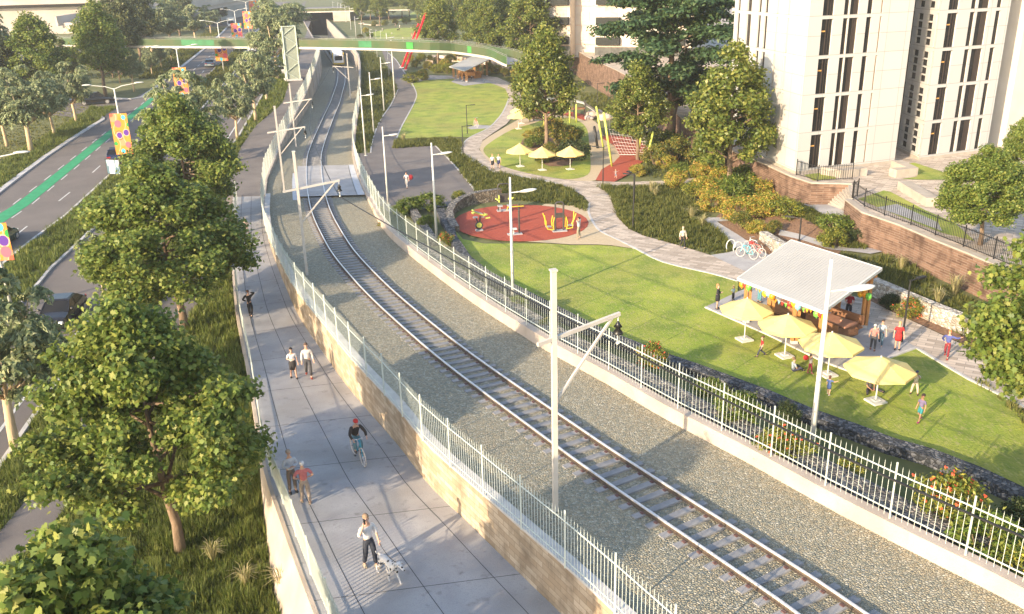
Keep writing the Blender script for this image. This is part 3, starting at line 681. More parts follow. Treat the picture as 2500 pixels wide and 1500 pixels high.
for lab, px, top, tip, tail, sy_ in [
    ('nearest overhead line mast standing by the palisade fence at lower centre', (1356,1247), 660, (1513,766), .6, 985),
    ('overhead line mast with black insulator just before the level crossing', (750,672), 370, (829,441), .9, 545),
    ('overhead line mast left of the level crossing, leaning over the ramp fence', (694,465), 260, (745,310), .9, 379),
    ('overhead line mast beyond the crossing beside the left trench wall', (723,359), 205, (762,242), .9, 297),
    ('overhead line mast on the right of the track before the footbridge', (856,243), 131, (812,162), .9, 195),
    ('overhead line mast under the footbridge near the train', (870.5,174), 95, (842,112), .5, 139)]:
    b = GY(*px, RAILZ, -.2); wire.append(mast(lab, b, top, tip, tail, sy_))
mb = MB(); w0 = wire[0]+(wire[0]-wire[1])*1.0; w0 = G(2560, 1338, wire[0].z-.3)
W_ = [w0]+wire[:2]+[Vector((XC(y), y, wire[1].z+.1)) for y in (66, 81, 104, 147, 194, 240)]
for a, b in zip(W_[:-1], W_[1:]):
    pts = [a+(b-a)*k/12-Vector((0, 0, 4*.18*(k/12)*(1-k/12))) for k in range(13)]
    mb.tube(pts, (.033 if a.y < 60 else .022), 5)
tag(mb.build('contact_wire', M_BLACK), 'black overhead contact wire hanging from the railway masts', 'wire')
# ------------------------------------------------------------ street lamps beside the park fence (white, single arm)
def white_lamp(label, base, top, i, armr=.78, az=.0):
    h = hgt(base, top); s = h/8
    t = thing('street_lamp', label, 'street lamp', base, group='white lamps along the railway fence')
    mb = MB(); mb.tube([base, base+Vector((0, 0, h))], [.10*s+.01, .06*s], 12); mb.lathe([(.2, 0), (.2, .06), (.13, .1)], 12, base); mb.build('pole', M_WHITEP, t, smooth=True)
    d = Vector((math.cos(az), math.sin(az), 0)); a = base+Vector((0, 0, h*armr))
    mb = MB(); mb.tube([a, a+d*.65*s+Vector((0, 0, .05))], .035, 8); mb.build('arm', M_WHITEP, t)
    c = a+d*1.05*s+Vector((0, 0, .09)); M = Matrix.Rotation(az, 3, 'Z') @ Matrix.Rotation(rad(-6), 3, 'Y')
    mb = MB(); mb.ball(c, (.52*s, .22*s, .09*s), 16, 8, 0, M); mb.ball(c-Vector((0, 0, .05)), (.34*s, .15*s, .06*s), 12, 6, 1, M)
    mb.build('lamp_head', [M_WHITEP, mat('lamp_lens', (.8, .8, .78), rough=.25)], t, smooth=True)
LAMPS = [('nearest tall white lamp rising in front of the picnic pavilion', (1974,1157), 633, .86, .05), ('white lamp in front of the round red fitness area', (1253,750), 433, .885, .1), ('white lamp beside the planted bed at the plaza edge', (1067,597), 349, .885, .1),
    ('white lamp at the plaza corner beside the railway fence', (948,502), 310, .885, .1), ('white lamp at the foot of the planted slope by the plaza', (893,381), 214, .88, .1), ('white lamp on the planted slope where the path narrows', (913,325), 177, .88, .1),
    ('white lamp on the middle of the planted slope', (938,271), 140, .88, .1), ('taller white pole at the path edge on the planted slope', (964,237), 98, .88, .1), ('white lamp just this side of the footbridge beside the asphalt path', (950,184), 81, .88, .1)]
for i, (lab, b, tp, ar, az) in enumerate(LAMPS): white_lamp(lab, GR(*b)+Vector((0, 0, .0 if i else .0)), tp, i, ar, az)
for i, (b, tp) in enumerate([((921,140),92),((906,121),75),((884,97),52),((870,97),40),((857,72),15),((845,54),12),((835,52),8),((826,32),5),((814,30),4),((905,98),70),((918,97),72),((930,99),74)]):
    lab = ['white pole in the distant row beyond the footbridge, right end', 'white pole seen just past the footbridge rail', 'white pole standing over the trench wall end', 'white pole above the sunlit trench wall', 'thin white pole halfway along the trench wall', 'thin white pole near the tunnel mouth', 'thin white pole right of the tunnel roof', 'faint white pole above the tunnel roof', 'farthest faint white pole by the tunnel',
        'white pole by the distant asphalt path, left of three', 'white pole by the distant asphalt path, middle of three', 'white pole by the distant asphalt path, right of three'][i]
    white_lamp(lab, GR(*b), tp, i, .88, .1)
# black park lamps
def park_lamp(label, base, top, az):
    h = hgt(base, top); t = thing('park_lamp', label, 'park lamp', base, group='black park lamps along the paths')
    mb = MB(); mb.tube([base, base+Vector((0, 0, h))], [.055, .045], 8); mb.lathe([(.12, 0), (.12, .04), (.06, .08)], 8, base); mb.build('pole', M_BLACK, t)
    d = Vector((math.cos(az), math.sin(az), 0)); a = base+Vector((0, 0, h-.06))
    mb = MB(); mb.beam(a, a+d*.55+Vector((0, 0, .04)), .05, .05); mb.build('arm', M_BLACK, t)
    mb = MB(); mb.box(a+d*.8+Vector((0, 0, .05)), (.6, .2, .08), az); mb.build('lamp_head', M_BLACK, t)
for lab, b, tp, az in [('black park lamp behind the woman in the red dress', (2201,840), 684, .5), ('black park lamp on the mulch bank above the pavilion roof', (1951,590), 532, 2.6), ('black park lamp in the groundcover right of the fitness circle', (1545,559), 425, 1.9),
    ('black park lamp at the tip of the red play surface', (1472,450), 359, 2.7), ('black park lamp beside the slide, near the boulders', (1458,262), 204, .3), ('black park lamp on the lawn edge by the parked small bicycle', (1141,327), 257, .2), ('black park lamp where the lawn meets the curved paver path', (1131,383), 308, .2),
    ('black park lamp at the path corner left of the orange bushes', (1548,500), 427, 2.5)]: park_lamp(lab, GR(*b), tp, az)
# ------------------------------------------------------------ double lamps and banners on the road median
M_BANNER = mat('banner_cloth', (.74, .23, .025), (.76, .28, .04), 2, .8)
BC = {k: mat('banner_'+k, c, rough=.8) for k, c in dict(salmon=(.78, .26, .13), cream=(.78, .42, .26), blue=(.08, .42, .52), purple=(.10, .03, .28), pink=(.75, .12, .17), green=(.03, .30, .05), red=(.68, .10, .05), dark=(.40, .12, .04)).items()}
def banner_mesh(w, h):
    mb = MB(); mb.box((0, 0, h/2), (w, .03, h))
    ms = [M_BANNER]; 
    def add(k):
        ms.append(BC[k]); return len(ms)-1
    def disc(x, z, r, k, e):
        i = add(k)
        for sgn in (-1, 1):
            ring = [(min(w/2, max(-w/2, x+r*math.cos(a))), sgn*(.016+e), min(h, max(0, z+r*1.15*math.sin(a)))) for a in np.linspace(0, 2*math.pi, 15)[:-1]]
            mb.add(ring, [tuple(range(14)) if sgn < 0 else tuple(reversed(range(14)))], i)
    for x, z, r, k, e in [(-.35, .93, .3, 'salmon', .001), (-.42, .97, .12, 'red', .004), (-.1, .75, .2, 'pink', .003), (.27, .9, .13, 'blue', .004), (.5, .72, .12, 'green', .004), (-.12, .47, .26, 'dark', .002), (-.12, .47, .2, 'cream', .003), (-.12, .47, .16, 'purple', .004), (.3, .53, .2, 'cream', .003), (.3, .53, .16, 'purple', .004),
        (-.4, .27, .11, 'green', .004), (.3, .23, .17, 'pink', .004), (-.05, .08, .13, 'blue', .004), (.42, .05, .26, 'salmon', .001), (.45, .03, .11, 'red', .004), (.0, .3, .2, 'salmon', .001)]: disc(x*w, z*h, r*w, k, e)
    ci = add('cream')
    for off in (-.28, .22):
        for k in range(24):
            f = lambda q: (off+.13*math.sin(q*9.5+off*3))*w; z0, z1 = k/24, (k+1)/24
            for sgn in (-1, 1):
                q = [(f(z0)-.02*w, sgn*.0185, z0*h), (f(z0)+.02*w, sgn*.0185, z0*h), (f(z1)+.02*w, sgn*.0185, z1*h), (f(z1)-.02*w, sgn*.0185, z1*h)]
                mb.add(q if sgn < 0 else q[::-1], [(0, 1, 2, 3)], ci)
    return mb, ms
def double_lamp(lab, blab, b, top, blo, bhi, w, cz=0, banner=True):
    base = GL(*b) if cz == 0 else G(b[0], b[1], cz); h = hgt(base, top)
    t = thing('double_street_lamp', lab, 'street lamp', base, group='double armed lamps on the road median')
    mb = MB(); mb.tube([base, base+Vector((0, 0, h))], [.11, .07], 10); mb.build('pole', M_WHITEP, t, smooth=True)
    az = math.atan2(-base.x, base.y)
    ux = Vector((math.cos(.25), math.sin(.25), 0))
    for s in (-1, 1):
        a = base+Vector((0, 0, h)); e = a+ux*s*2.3+Vector((0, 0, .42))
        mb = MB(); mb.tube([a-Vector((0, 0, .1)), a+(e-a)*.35+Vector((0, 0, .06)), e], [.05, .045, .035], 8); mb.build('arm', M_WHITEP, t)
        mb = MB(); mb.ball(e+ux*s*.3+Vector((0, 0, .05)), (.5, .18, .08), 12, 6, 0, Matrix.Rotation(.25, 3, 'Z')); mb.build('lamp_head', M_WHITEP, t, smooth=True)
    if banner:
        z0, z1 = hgt(base, blo), hgt(base, bhi); mb, ms = banner_mesh(w, z1-z0)
        o = mb.build('banner', ms); o.location = base+Vector((.0, -.17, z0)); o.rotation_euler = (0, 0, .15)
        tag(o, blab, 'banner', 'orange banners on the road lamps')
for a in [('double armed street lamp nearest the black pickup, banner below', 'large orange dotted banner in front of the green lane and dark blue car', (311,400), 216, 376, 277, 1.75),
    ('double armed street lamp with its top just below the footbridge', 'orange banner whose lower half is hidden by the olive crown', (452,262), 119, 236, 165, 1.9),
    ('double armed street lamp rising through the footbridge line', 'orange banner crossing the footbridge, purple dots below it', (547,177), 56, 149, 92, 2.2),
    ('double armed street lamp just behind the footbridge on the median', 'orange banner standing directly on top of the footbridge line', (585,128), 27, 91, 57, 2.3),
    ('double armed street lamp on the far median beside the truck', 'orange banner right of the white truck', (610,91), 5, 70, 28, 2.3),
    ('double armed street lamp far off near the road junction', 'far orange banner overlapped by the tree crown, left of two', (622,60), -22, 44, 3, 2.4),
    ('farthest double armed street lamp at the junction', 'farthest orange banner beside the junction, right of two', (630,50), -30, 34, -1, 2.3)]: double_lamp(*a)
# lamp head whose pole stands outside the left edge, and the nearby banner cut by the frame
double_lamp('double armed street lamp at the left frame edge with only one arm showing', 'orange banner cut by the left edge beside the green car', (30,760), 398, 635, 545, 1.9)
# ------------------------------------------------------------ gabion terraces between fence and main lawn
LE = [GR(*p) for p in [(1085,520),(1097,545),(1108,561),(1117,591),(1151,641),(1198,679),(1250,706),(1361,763),(1466,817),(1540,847),(1627,881),(1705,908),(1875,972),(1986,1020),(2091,1057),(2178,1091),(2273,1118),(2394,1165),(2500,1216),(2640,1290)]]
def offs(line, d):
    out = []
    for i, p in enumerate(line):
        t = (line[min(i+1, len(line)-1)]-line[max(i-1, 0)]).normalized(); out.append(p+Vector((-t.y, t.x, 0))*d)
    return out
def gabion(label, line, z0, z1, th, m, mtop=None, name='gabion_wall'):
    mb = MB(); mb.wall([(p.x, p.y) for p in line], z0, z1, th, 0, mcap=1 if mtop else 0)
    return tag(mb.build(name, [m, mtop] if mtop else m), label, 'gabion wall')
gl1 = offs(LE, -.35)
gabion('long dark basalt gabion wall along the edge of the main lawn', gl1, -.5, .42, .7, M_GABION, M_GABION)
gl2 = [Vector((xR(y)+.42+ip(y, [(20, 1.5), (34, 1.35), (45, 1.1), (57, .75)]), y, 0)) for y in np.arange(60, 10, -1.5)]
gabion('dark basalt gabion terrace close behind the park side fence', gl2, [-.4]*len(gl2), [max(.5, rtop(p.y)-.3) for p in gl2], .95, M_GABION, M_GABTOP)
gl4 = [Vector((xR(y)+.42+ip(y, [(20, 3.0), (34, 2.5), (45, 1.9), (52, 1.5)]), y, 0)) for y in np.arange(50, 10, -1.5)]
gabion('lower dark basalt gabion terrace between the upper terrace and the lawn edge', gl4, [-.4]*len(gl4), [max(.55, rtop(p.y)-1.5) for p in gl4], .7, M_GABION, M_GABION)
gl3 = [GR(*p) for p in [(1060,600),(1040,570),(1018,540),(1005,515),(1003,500)]]
gabion('short grey gabion between shrub beds near the plaza corner', gl3, -.3, .5, .6, M_GABION, M_GABTOP)
gc = [GR(*p) for p in [(1113,567),(1101,548),(1098,532),(1106,518),(1126,506),(1152,498),(1185,493),(1222,488)]]
gabion('curved brown stone gabion seat wall behind the red fitness circle', gc, -.3, [.45, .5, .6, .7, .85, .95, 1.0, 1.0], .6, M_GABBROWN, M_GABTOP)
wg = [GR(*p) for p in [(1862,585),(1905,617),(1950,648),(2010,676),(2060,695)]]+[Vector((G(*p).x, G(*p).y, 0)) for p in [(2105,708),(2160,732),(2225,762),(2290,790),(2360,818),(2430,845),(2520,882)]]
gabion('long pale stone gabion wall behind the pavilion and paver path', wg, -.3, [.9]+[1.0]*(len(wg)-1), .55, M_WHITEGAB)
# ------------------------------------------------------------ upper terrace, brick walls, steps, iron fences
edge1 = [GT(*p) for p in [(1395,116),(1440,140),(1510,172)]]
e_mid = [Vector((18.2, 128, zt(128))), Vector((19.5, 105, zt(105)))]
edge2 = [G(*p, 2.6) for p in [(1766,358),(1875,401),(1940,431),(1986,447),(2078,449)]]
edge3 = [G(*p, 2.6) for p in [(2077,489),(2118,520),(2212,552),(2296,588),(2380,621),(2500,672),(2700,762)]]
step_top = [edge2[-1], edge3[0]]
ter = edge1+e_mid+edge2+edge3
poly = [(p.x, p.y) for p in ter]+[(60, 25), (300, 20), (400, 400), (10, 400)]
patch('terrace_ground', None, None, 0.0, M_PAVER, lambda x, y: zt(y), world=[(p[0], p[1], 0) for p in poly], step=(10, 10))
def bwall(label, line, m=M_BRICK):
    L2 = [line[0]]
    for p in line[1:]:
        a = L2[-1]; n = max(1, int((p-a).length/4))
        for k in range(1, n+1): L2.append(a+(p-a)*k/n)
    t = thing('brick_wall', label, 'brick wall', L2[0]); mb = MB()
    mb.wall([(p.x, p.y) for p in L2], [-.5]*len(L2), [zt(p.y)+.02 for p in L2], .4, 0, side=-1); mb.build('brick_face', m, t)
    mb = MB(); mb.wall([(p.x, p.y) for p in L2], [zt(p.y)+.02 for p in L2], [zt(p.y)+.12 for p in L2], .46, 0, side=-1); mb.build('coping', M_STEPS, t)
bwall('tall brown brick retaining wall below the far apartment block', edge1+e_mid)
bwall('brown brick retaining wall below the white tower, left of the steps', [e_mid[-1]]+edge2)
bwall('long brown brick retaining wall right of the steps with iron fence on top', edge3)
t = thing('stairs', 'pale concrete steps between two brown brick walls', 'stairs', step_top[0])
a0, a1 = step_top; b0, b1 = GR(2004, 497), GR(2072, 523); n = 9; zb = (zr(b0.x, b0.y)+zr(b1.x, b1.y))/2
mb = MB()
for k in range(n):
    f0, f1 = k/n, (k+1)/n; z = zb+(2.6-zb)*(1-f0)
    q = [a0.lerp(b0, f0), a1.lerp(b1, f0), a1.lerp(b1, f1), a0.lerp(b0, f1)]
    mb.prism([(p.x, p.y) for p in q], zb-.4, z-(k+0)*.0)
mb.build('steps', M_STEPS, t)
mb = MB(); mb.wall([(a1.x, a1.y), (b1.x, b1.y)], [zb-.3]*2, [2.75, zb+.15], .22); mb.build('side_wall', M_STEPS, t)
def iron(label, px, h=1.25, z=2.62):
    P = [G(*p, z) for p in px]; fence(label, [tuple(p) for p in P], h, 2.5, .14, M_BLACK, (.08, .9), .022, .06, 'iron_fence', 'iron fence', .03)
iron('black iron fence on the brick wall left of the steps, before the tower', [(1944,428),(1986,444),(2080,438)])
iron('long black iron fence on top of the brick wall right of the steps', [(2082,484),(2122,514),(2216,546),(2300,582),(2384,615),(2504,666)])
iron('short black iron gate fence at the head of the steps', [(2080,487),(2093,479)])
patch('terrace_lawn', [(1962,428),(1985,442),(2042,438),(2030,420)], GT, .03, M_LAWN, lambda x, y: zt(y))
patch('terrace_lawn', [(2095,487),(2158,466),(2175,470),(2260,515),(2330,545),(2380,590),(2300,570),(2210,535),(2150,510)], GT, .03, M_LAWN, lambda x, y: zt(y))
patch('terrace_lawn', [(2208,402),(2232,398),(2300,420),(2330,440),(2245,440),(2200,438),(2240,432)], GT, .03, M_LAWN, lambda x, y: zt(y))
patch('terrace_slab', [(2140,508),(2190,500),(2290,545),(2300,566),(2210,532)], GT, .045, M_CONC, lambda x, y: zt(y))
def bench(label, line, w=.9, h=.62):
    mb = MB(); P = [GT(*p) for p in line]; mb.wall([(p.x, p.y) for p in P], [2.55]*len(P), [2.6+h]*len(P), w)
    tag(mb.build('stone_bench', M_STEPS), label, 'bench')
bench('L shaped pale stone bench beside the wedge of lawn on the terrace', [(2187,410),(2225,428),(2178,432)])
bench('straight pale stone bench on the terrace above the iron fence', [(2205,462),(2275,505)])
bench('pale stone bench behind the iron fence below the tower', [(2010,425),(2050,432),(2108,427)])
# ------------------------------------------------------------ white tower and its neighbour
M_FAC = mat('white_facade', (.52, .48, .41), (.56, .52, .46), .6, .75)
def facade_mat():
    m = bpy.data.materials.new('panel_facade'); m.use_nodes = True; t = m.node_tree; b = t.nodes['Principled BSDF']; b.inputs['Roughness'].default_value = .7
    uv = t.nodes.new('ShaderNodeUVMap'); br = t.nodes.new('ShaderNodeTexBrick'); br.offset = 0
    for k, v in (('Scale', 1), ('Brick Width', 1.9), ('Row Height', 1.475), ('Mortar Size', .02)): br.inputs[k].default_value = v
    br.inputs['Color1'].default_value = (.44, .432, .41, 1); br.inputs['Color2'].default_value = (.475, .465, .445, 1); br.inputs['Mortar'].default_value = (.27, .255, .23, 1)
    t.links.new(uv.outputs[0], br.inputs['Vector']); t.links.new(br.outputs[0], b.inputs['Base Color']); return m
M_PANELF = facade_mat()
M_GLASSD = mat('dark_window_glass', (.010, .011, .012), (.022, .021, .02), .8, .22, spec=.35)
M_BRONZE = mat('bronze_frame', (.026, .018, .013), (.04, .026, .018), 3, .6)
M_ORANGE = mat('orange_slit_panel', (.55, .27, .06), (.62, .33, .08), 2, .6)
M_DARKB = mat('dark_base_stone', (.06, .06, .055), (.10, .10, .09), 2, .8)
def face_frame(a, b):
    d = Vector((b.x-a.x, b.y-a.y, 0)); L = d.length; d.normalize(); n = Vector((d.y, -d.x, 0)); return d, n, L
FLH = 2.95
def building(name, label, foot, H, faces, z0=2.55, base_h=.35):
    """foot: ccw xy list; faces: {i: [(u0,u1,kind)]} openings on edge i, u in 0..1"""
    t = thing(name, label, 'building', (foot[0].x, foot[0].y, z0))
    n = len(foot)
    mb = MB()
    for i in range(n):
        a, b = foot[i], foot[(i+1) % n]; d, nn, L = face_frame(a, b)
        cols = sorted(faces.get(i, []), key=lambda c: c[0])
        xs = [0.0]
        for u0, u1, k in cols: xs += [u0*L, u1*L]
        xs.append(L)
        P = lambda x, z, o=0.0: (a.x+d.x*x-nn.x*o, a.y+d.y*x-nn.y*o, z)
        def wq(x0, x1, za, zb): mb.quad(P(x0, za), P(x1, za), P(x1, zb), P(x0, zb), 0, [(x0, za), (x1, za), (x1, zb), (x0, zb)])
        for j in range(0, len(xs), 2): wq(xs[j], xs[j+1], z0-.3, z0+H)
        for c in cols:
            x0, x1 = c[0]*L, c[1]*L; z = z0+base_h; kind = c[2]
            wq(x0, x1, z0-.3, z); fl = 0
            while z < z0+H-1:
                if kind == 'grid':
                    hh = .52; gaps = .12
                    for q in range(4):
                        za = z+.2+q*(hh+gaps); zb = za+hh
                        wq(x0, x1, za-(.2 if q == 0 else gaps), za)
                        win(t, P, x0, x1, za, zb, nn, kind)
                        reveal(mb, P, x0, x1, za, zb)
                    wq(x0, x1, zb, z+FLH)
                else:
                    za, zb = z+.06, z+FLH-.2
                    wq(x0, x1, z, za); win(t, P, x0, x1, za, zb, nn, kind, fl); reveal(mb, P, x0, x1, za, zb); wq(x0, x1, zb, z+FLH)
                z += FLH; fl += 1
            wq(x0, x1, z, z0+H)
    mb.prism([(p.x, p.y) for p in foot], z0+H-.2, z0+H)
    mb.build('wall', M_PANELF, t)
    mb = MB(); mb.wall([(p.x, p.y) for p in foot]+[(foot[0].x, foot[0].y)], z0-.3, z0+.28, .16); mb.build('plinth', M_STEPS, t)
    return t
def reveal(mb, P, x0, x1, za, zb, dp=.16):
    mb.quad(P(x0, za), P(x0, zb), P(x0, zb, dp), P(x0, za, dp)); mb.quad(P(x1, zb), P(x1, za), P(x1, za, dp), P(x1, zb, dp))
    mb.quad(P(x1, za), P(x0, za), P(x0, za, dp), P(x1, za, dp)); mb.quad(P(x0, zb), P(x1, zb), P(x1, zb, dp), P(x0, zb, dp))
WCOUNT = [0]
def win(t, P, x0, x1, za, zb, nn, kind, fl=0):
    WCOUNT[0] += 1
    mb = MB(); w = x1-x0
    mb.quad(P(x0, za, .155), P(x1, za, .155), P(x1, zb, .155), P(x0, zb, .155), 1 if kind == 'slit' else 0)
    def bar(xa, xb, z1, z2, o=.12, mi=2):
        mb.add([P(xa, z1, o), P(xb, z1, o), P(xb, z2, o), P(xa, z2, o), P(xa, z1, .15), P(xb, z1, .15), P(xb, z2, .15), P(xa, z2, .15)], [(0, 1, 2, 3), (4, 0, 3, 7), (1, 5, 6, 2), (3, 2, 6, 7), (4, 5, 1, 0)], mi)
    if kind == 'wide':
        bar(x0+w*.45, x0+w*.55, za, zb); bar(x0, x0+w*.45, zb-.95, zb-.85, mi=3); bar(x0+w*.72, x0+w*.76, za, zb); bar(x0, x0+.05, za, zb)
    elif kind == 'half': bar(x0+w*.5, x0+w*.58, za, zb); bar(x0+w*.58, x1, za, zb, .14)
    elif kind == 'dark': bar(x0, x0+.04, za, zb); bar(x1-.04, x1, za, zb)
    elif kind == 'mix': bar(x0, x0+w*.5, za, zb, .1, 3)
    elif kind == 'grid': bar(x0, x1, za, za+.03); bar(x0, x1, zb-.03, zb)
    mb.build('window', [M_GLASSD, M_ORANGE, M_BRONZE, M_ORANGE], t)
c1, c2, cl_ = G(1942, 426, 2.6), G(2183, 398, 2.6), G(1774, 346, 2.6)
c3 = c2+(cl_-c1)
H1 = 42
tower = building('apartment_tower', 'white panelled apartment tower with tall dark window strips', [cl_, c1, c2, c3], 26,
    {1: [(.12, .225, 'wide'), (.318, .364, 'dark'), (.374, .46, 'half'), (.54, .59, 'dark'), (.672, .69, 'slit')], 0: [(.05, .09, 'dark'), (.19, .26, 'half'), (.36, .40, 'dark'), (.45, .49, 'dark'), (.61, .63, 'slit'), (.75, .77, 'slit')]})
b1, b2 = G(2244, 392, 2.6), G(2408, 371, 2.6)
d, n_, L_ = face_frame(b1, b2); bl = G(2150, 345, 2.6); br_ = b2-n_*8.5
building('apartment_tower', 'cream apartment wing right of the tower with square grid windows on its side', [bl, b1, b2, br_], 26,
    {1: [(.115, .26, 'wide'), (.43, .50, 'dark'), (.53, .69, 'half'), (.80, .87, 'dark')], 0: [(.40, .45, 'dark'), (.54, .66, 'grid'), (.76, .88, 'grid'), (.95, .985, 'dark')]})
e1 = b2-n_*3.2+d*.02; e2 = e1+d*2.4-n_*.2; e3 = e2+n_*1.8+d*.4
mb = MB(); t = thing('apartment_tower', 'plain cream rear wing behind the trees at the right frame edge', 'building', (e2.x, e2.y, 2.5))
mb.prism([(p.x, p.y) for p in (e1, e2, e2+n_*2.6+d*.6, e2+n_*2.6+d*14, e1+d*16-n_*8, e1-n_*8)], 2.3, 28); mb.build('wall', M_FAC, t)
mb = MB(); q = e2+n_*2.6+d*.6
mb.box((q.x+d.x*5+n_.x*.03, q.y+d.y*5+n_.y*.03, 5), (1.4, .1, 3), math.atan2(d.y, d.x)); mb.build('window', M_GLASSD, t)
# link facade behind the notch
# ------------------------------------------------------------ far apartment block with balconies
M_CREAM = mat('cream_render', (.46, .41, .35), (.52, .475, .42), .8, .8)
M_LOUV = mat('dark_louvre', (.008, .011, .008), (.018, .02, .016), 3, .8)
M_TRIM = mat('salmon_trim', (.50, .36, .28), (.56, .42, .33), 2, .8)
zb_ = 5.0
def flat_block(label, ax, px0, bay_w, depth, H, bays, shadow=False, rz_=None):
    pass
P0, P1, P2_, P3_ = G(1412, 118, 4.6), G(1450, 131, 4.6), G(1455, 140, 4.6), G(1560, 150, 4.6)
t = thing('apartment_block', 'cream apartment block with dark louvred balconies behind the spreading tree', 'building', (P2_.x, P2_.y, 4.5))
fd = Vector((.92, -.38, 0)).normalized(); fn = Vector((fd.y, -fd.x, 0))      # front runs to the right and slightly nearer; fn faces camera
def blk(o, L, dep, H, mb, mi=0):
    q = [o, o+fd*L, o+fd*L-fn*dep, o-fn*dep]; mb.prism([(p.x, p.y) for p in q], 4.0, H, mi)
A_ = G(1452, 140, 4.5)
mbw = MB(); blk(A_, 8.2, 14, 34, mbw); blk(A_-fd*5.2-fn*5, 5.2, 12, 34, mbw); blk(A_+fd*8.2+fn*.6, 9, 14, 34, mbw); blk(A_-fd*9.5-fn*2.0, 4.3, 14, 34, mbw); pass
mbw.build('wall', M_CREAM, t)
mbb = MB()
for s, L, off in ((0, 8.2, 0), (-9.5, 4.3, -2.0), (8.2, 9, .6)):
    o = A_+fd*s+fn*(off+.04); mbb.prism([(p.x, p.y) for p in (o, o+fd*L, o+fd*L-fn*.2, o-fn*.2)], 4.0, 6.2)
mbb.build('dark_base', M_DARKB, t)
for fl in range(8):
    z = 6.6+fl*3.3
    for s, off, u0, w in ((0, 0, .35, 4.2), (-9.5, -2.0, .2, 3.9), (8.2, .6, 1.2, 6.5)):
        o = A_+fd*(s+u0)+fn*off
        c = o+fd*w/2+fn*.38
        mb = MB(); mb.box((c.x, c.y, z+.62), (w, .76, 1.24), math.atan2(fd.y, fd.x)); lv = mb.build('balcony', M_LOUV, t)
        mb = MB()
        for k in range(7):
            q = o+fd*w*k/6+fn*.78; mb.box((q.x, q.y, z+.62), (.15, .08, 1.3), math.atan2(fd.y, fd.x))
        mb.box((c.x, c.y, z-.06), (w+.2, .9, .12), math.atan2(fd.y, fd.x)); mb.build('balcony_frame', M_CREAM, lv)
        g = o+fd*w*.62+fn*.02
        mb = MB(); mb.box((g.x, g.y, z+2.1), (w*.55, .06, 1.5), math.atan2(fd.y, fd.x)); mb.build('window', mat('pale_blind_glass', (.34, .29, .22), (.46, .40, .32), 1.2, .35), t)
    for s, off, L in ((0, 0, 8.2), (-9.5, -2, 4.3), (8.2, .6, 9), (-5.2, -5, 5.2)):
        c = A_+fd*(s+L/2)+fn*(off+.05); mb = MB(); mb.box((c.x, c.y, z-.3), (L, .12, .16), math.atan2(fd.y, fd.x)); mb.build('trim_band', M_TRIM, t)
    for s, off, u in ((0, 0, 5.4), (-5.2, -5, .8)):
        c = A_+fd*(s+u+1)+fn*(off+.03); mb = MB(); mb.box((c.x, c.y, z+1.2), (1.7, .06, 1.7), math.atan2(fd.y, fd.x)); mb.build('shutter', mat('pink_brick_infill', (.5, .40, .33), (.58, .48, .40), 9, .9), t)
# two more neighbours at the top of the frame behind the big tree
mb = MB(); o = Vector((32, 128, 4)); t = thing('apartment_block', 'pale apartment block glimpsed between the spreading tree and the tower', 'building', o)
mb.prism([(30, 122), (46, 118), (50, 134), (34, 138)], 3.5, 36); mb.build('wall', M_CREAM, t)
mb = MB()
for fl in range(8):
    for k in range(4): mb.box((32+k*3.6, 121.45-k*.9, 7+fl*3.4), (1.1, .1, 1.8), -.245)
mb.build('window', M_GLASSD, t)
# ------------------------------------------------------------ footbridge
M_GPAN = mat('green_bridge_panel', (.03, .075, .02), (.07, .08, .03), .3, .7)
M_GLIT = mat('bright_green_print', (.03, .22, .035), (.05, .27, .05), .8, .5)
M_GDARK = mat('dark_green_print', (.012, .12, .04), (.02, .17, .06), .8, .5)
mat('rail_grey', (.22, .23, .22), (.28, .28, .27), 2, .5)
M_FASCIA = mat('bridge_fascia', (.46, .42, .37), (.52, .475, .43), 1, .7)
tb = GZ(716, 196, lambda a, b: max(zl(b), rampz(b))+.03); DZ = tb.z+hgt(tb, 111)
DB = DZ-.28
bp = [G(x, y, DB) for x, y in [(120,108),(260,109),(400,110.5),(560,111.5),(716,112.5),(800,113.5),(880,114.8),(960,116.5),(1040,120)]]
q = GR(1168, 132); 
bp += [G(1110, 124, DB-.4), G(1170, 131, DB-.9), G(1225, 142, DB-1.6), G(1262, 156, DB-2.3)]
path = catmull(bp, 5)
t = thing('footbridge', 'green sided footbridge spanning the road, the railway and the park', 'footbridge', bp[4])
mb = MB(); sweep(mb, path, [(-2.0, -.35), (-2.0, 0), (2.0, 0), (2.0, -.35)], 0); mb.build('deck', M_FASCIA, t)
near = [];
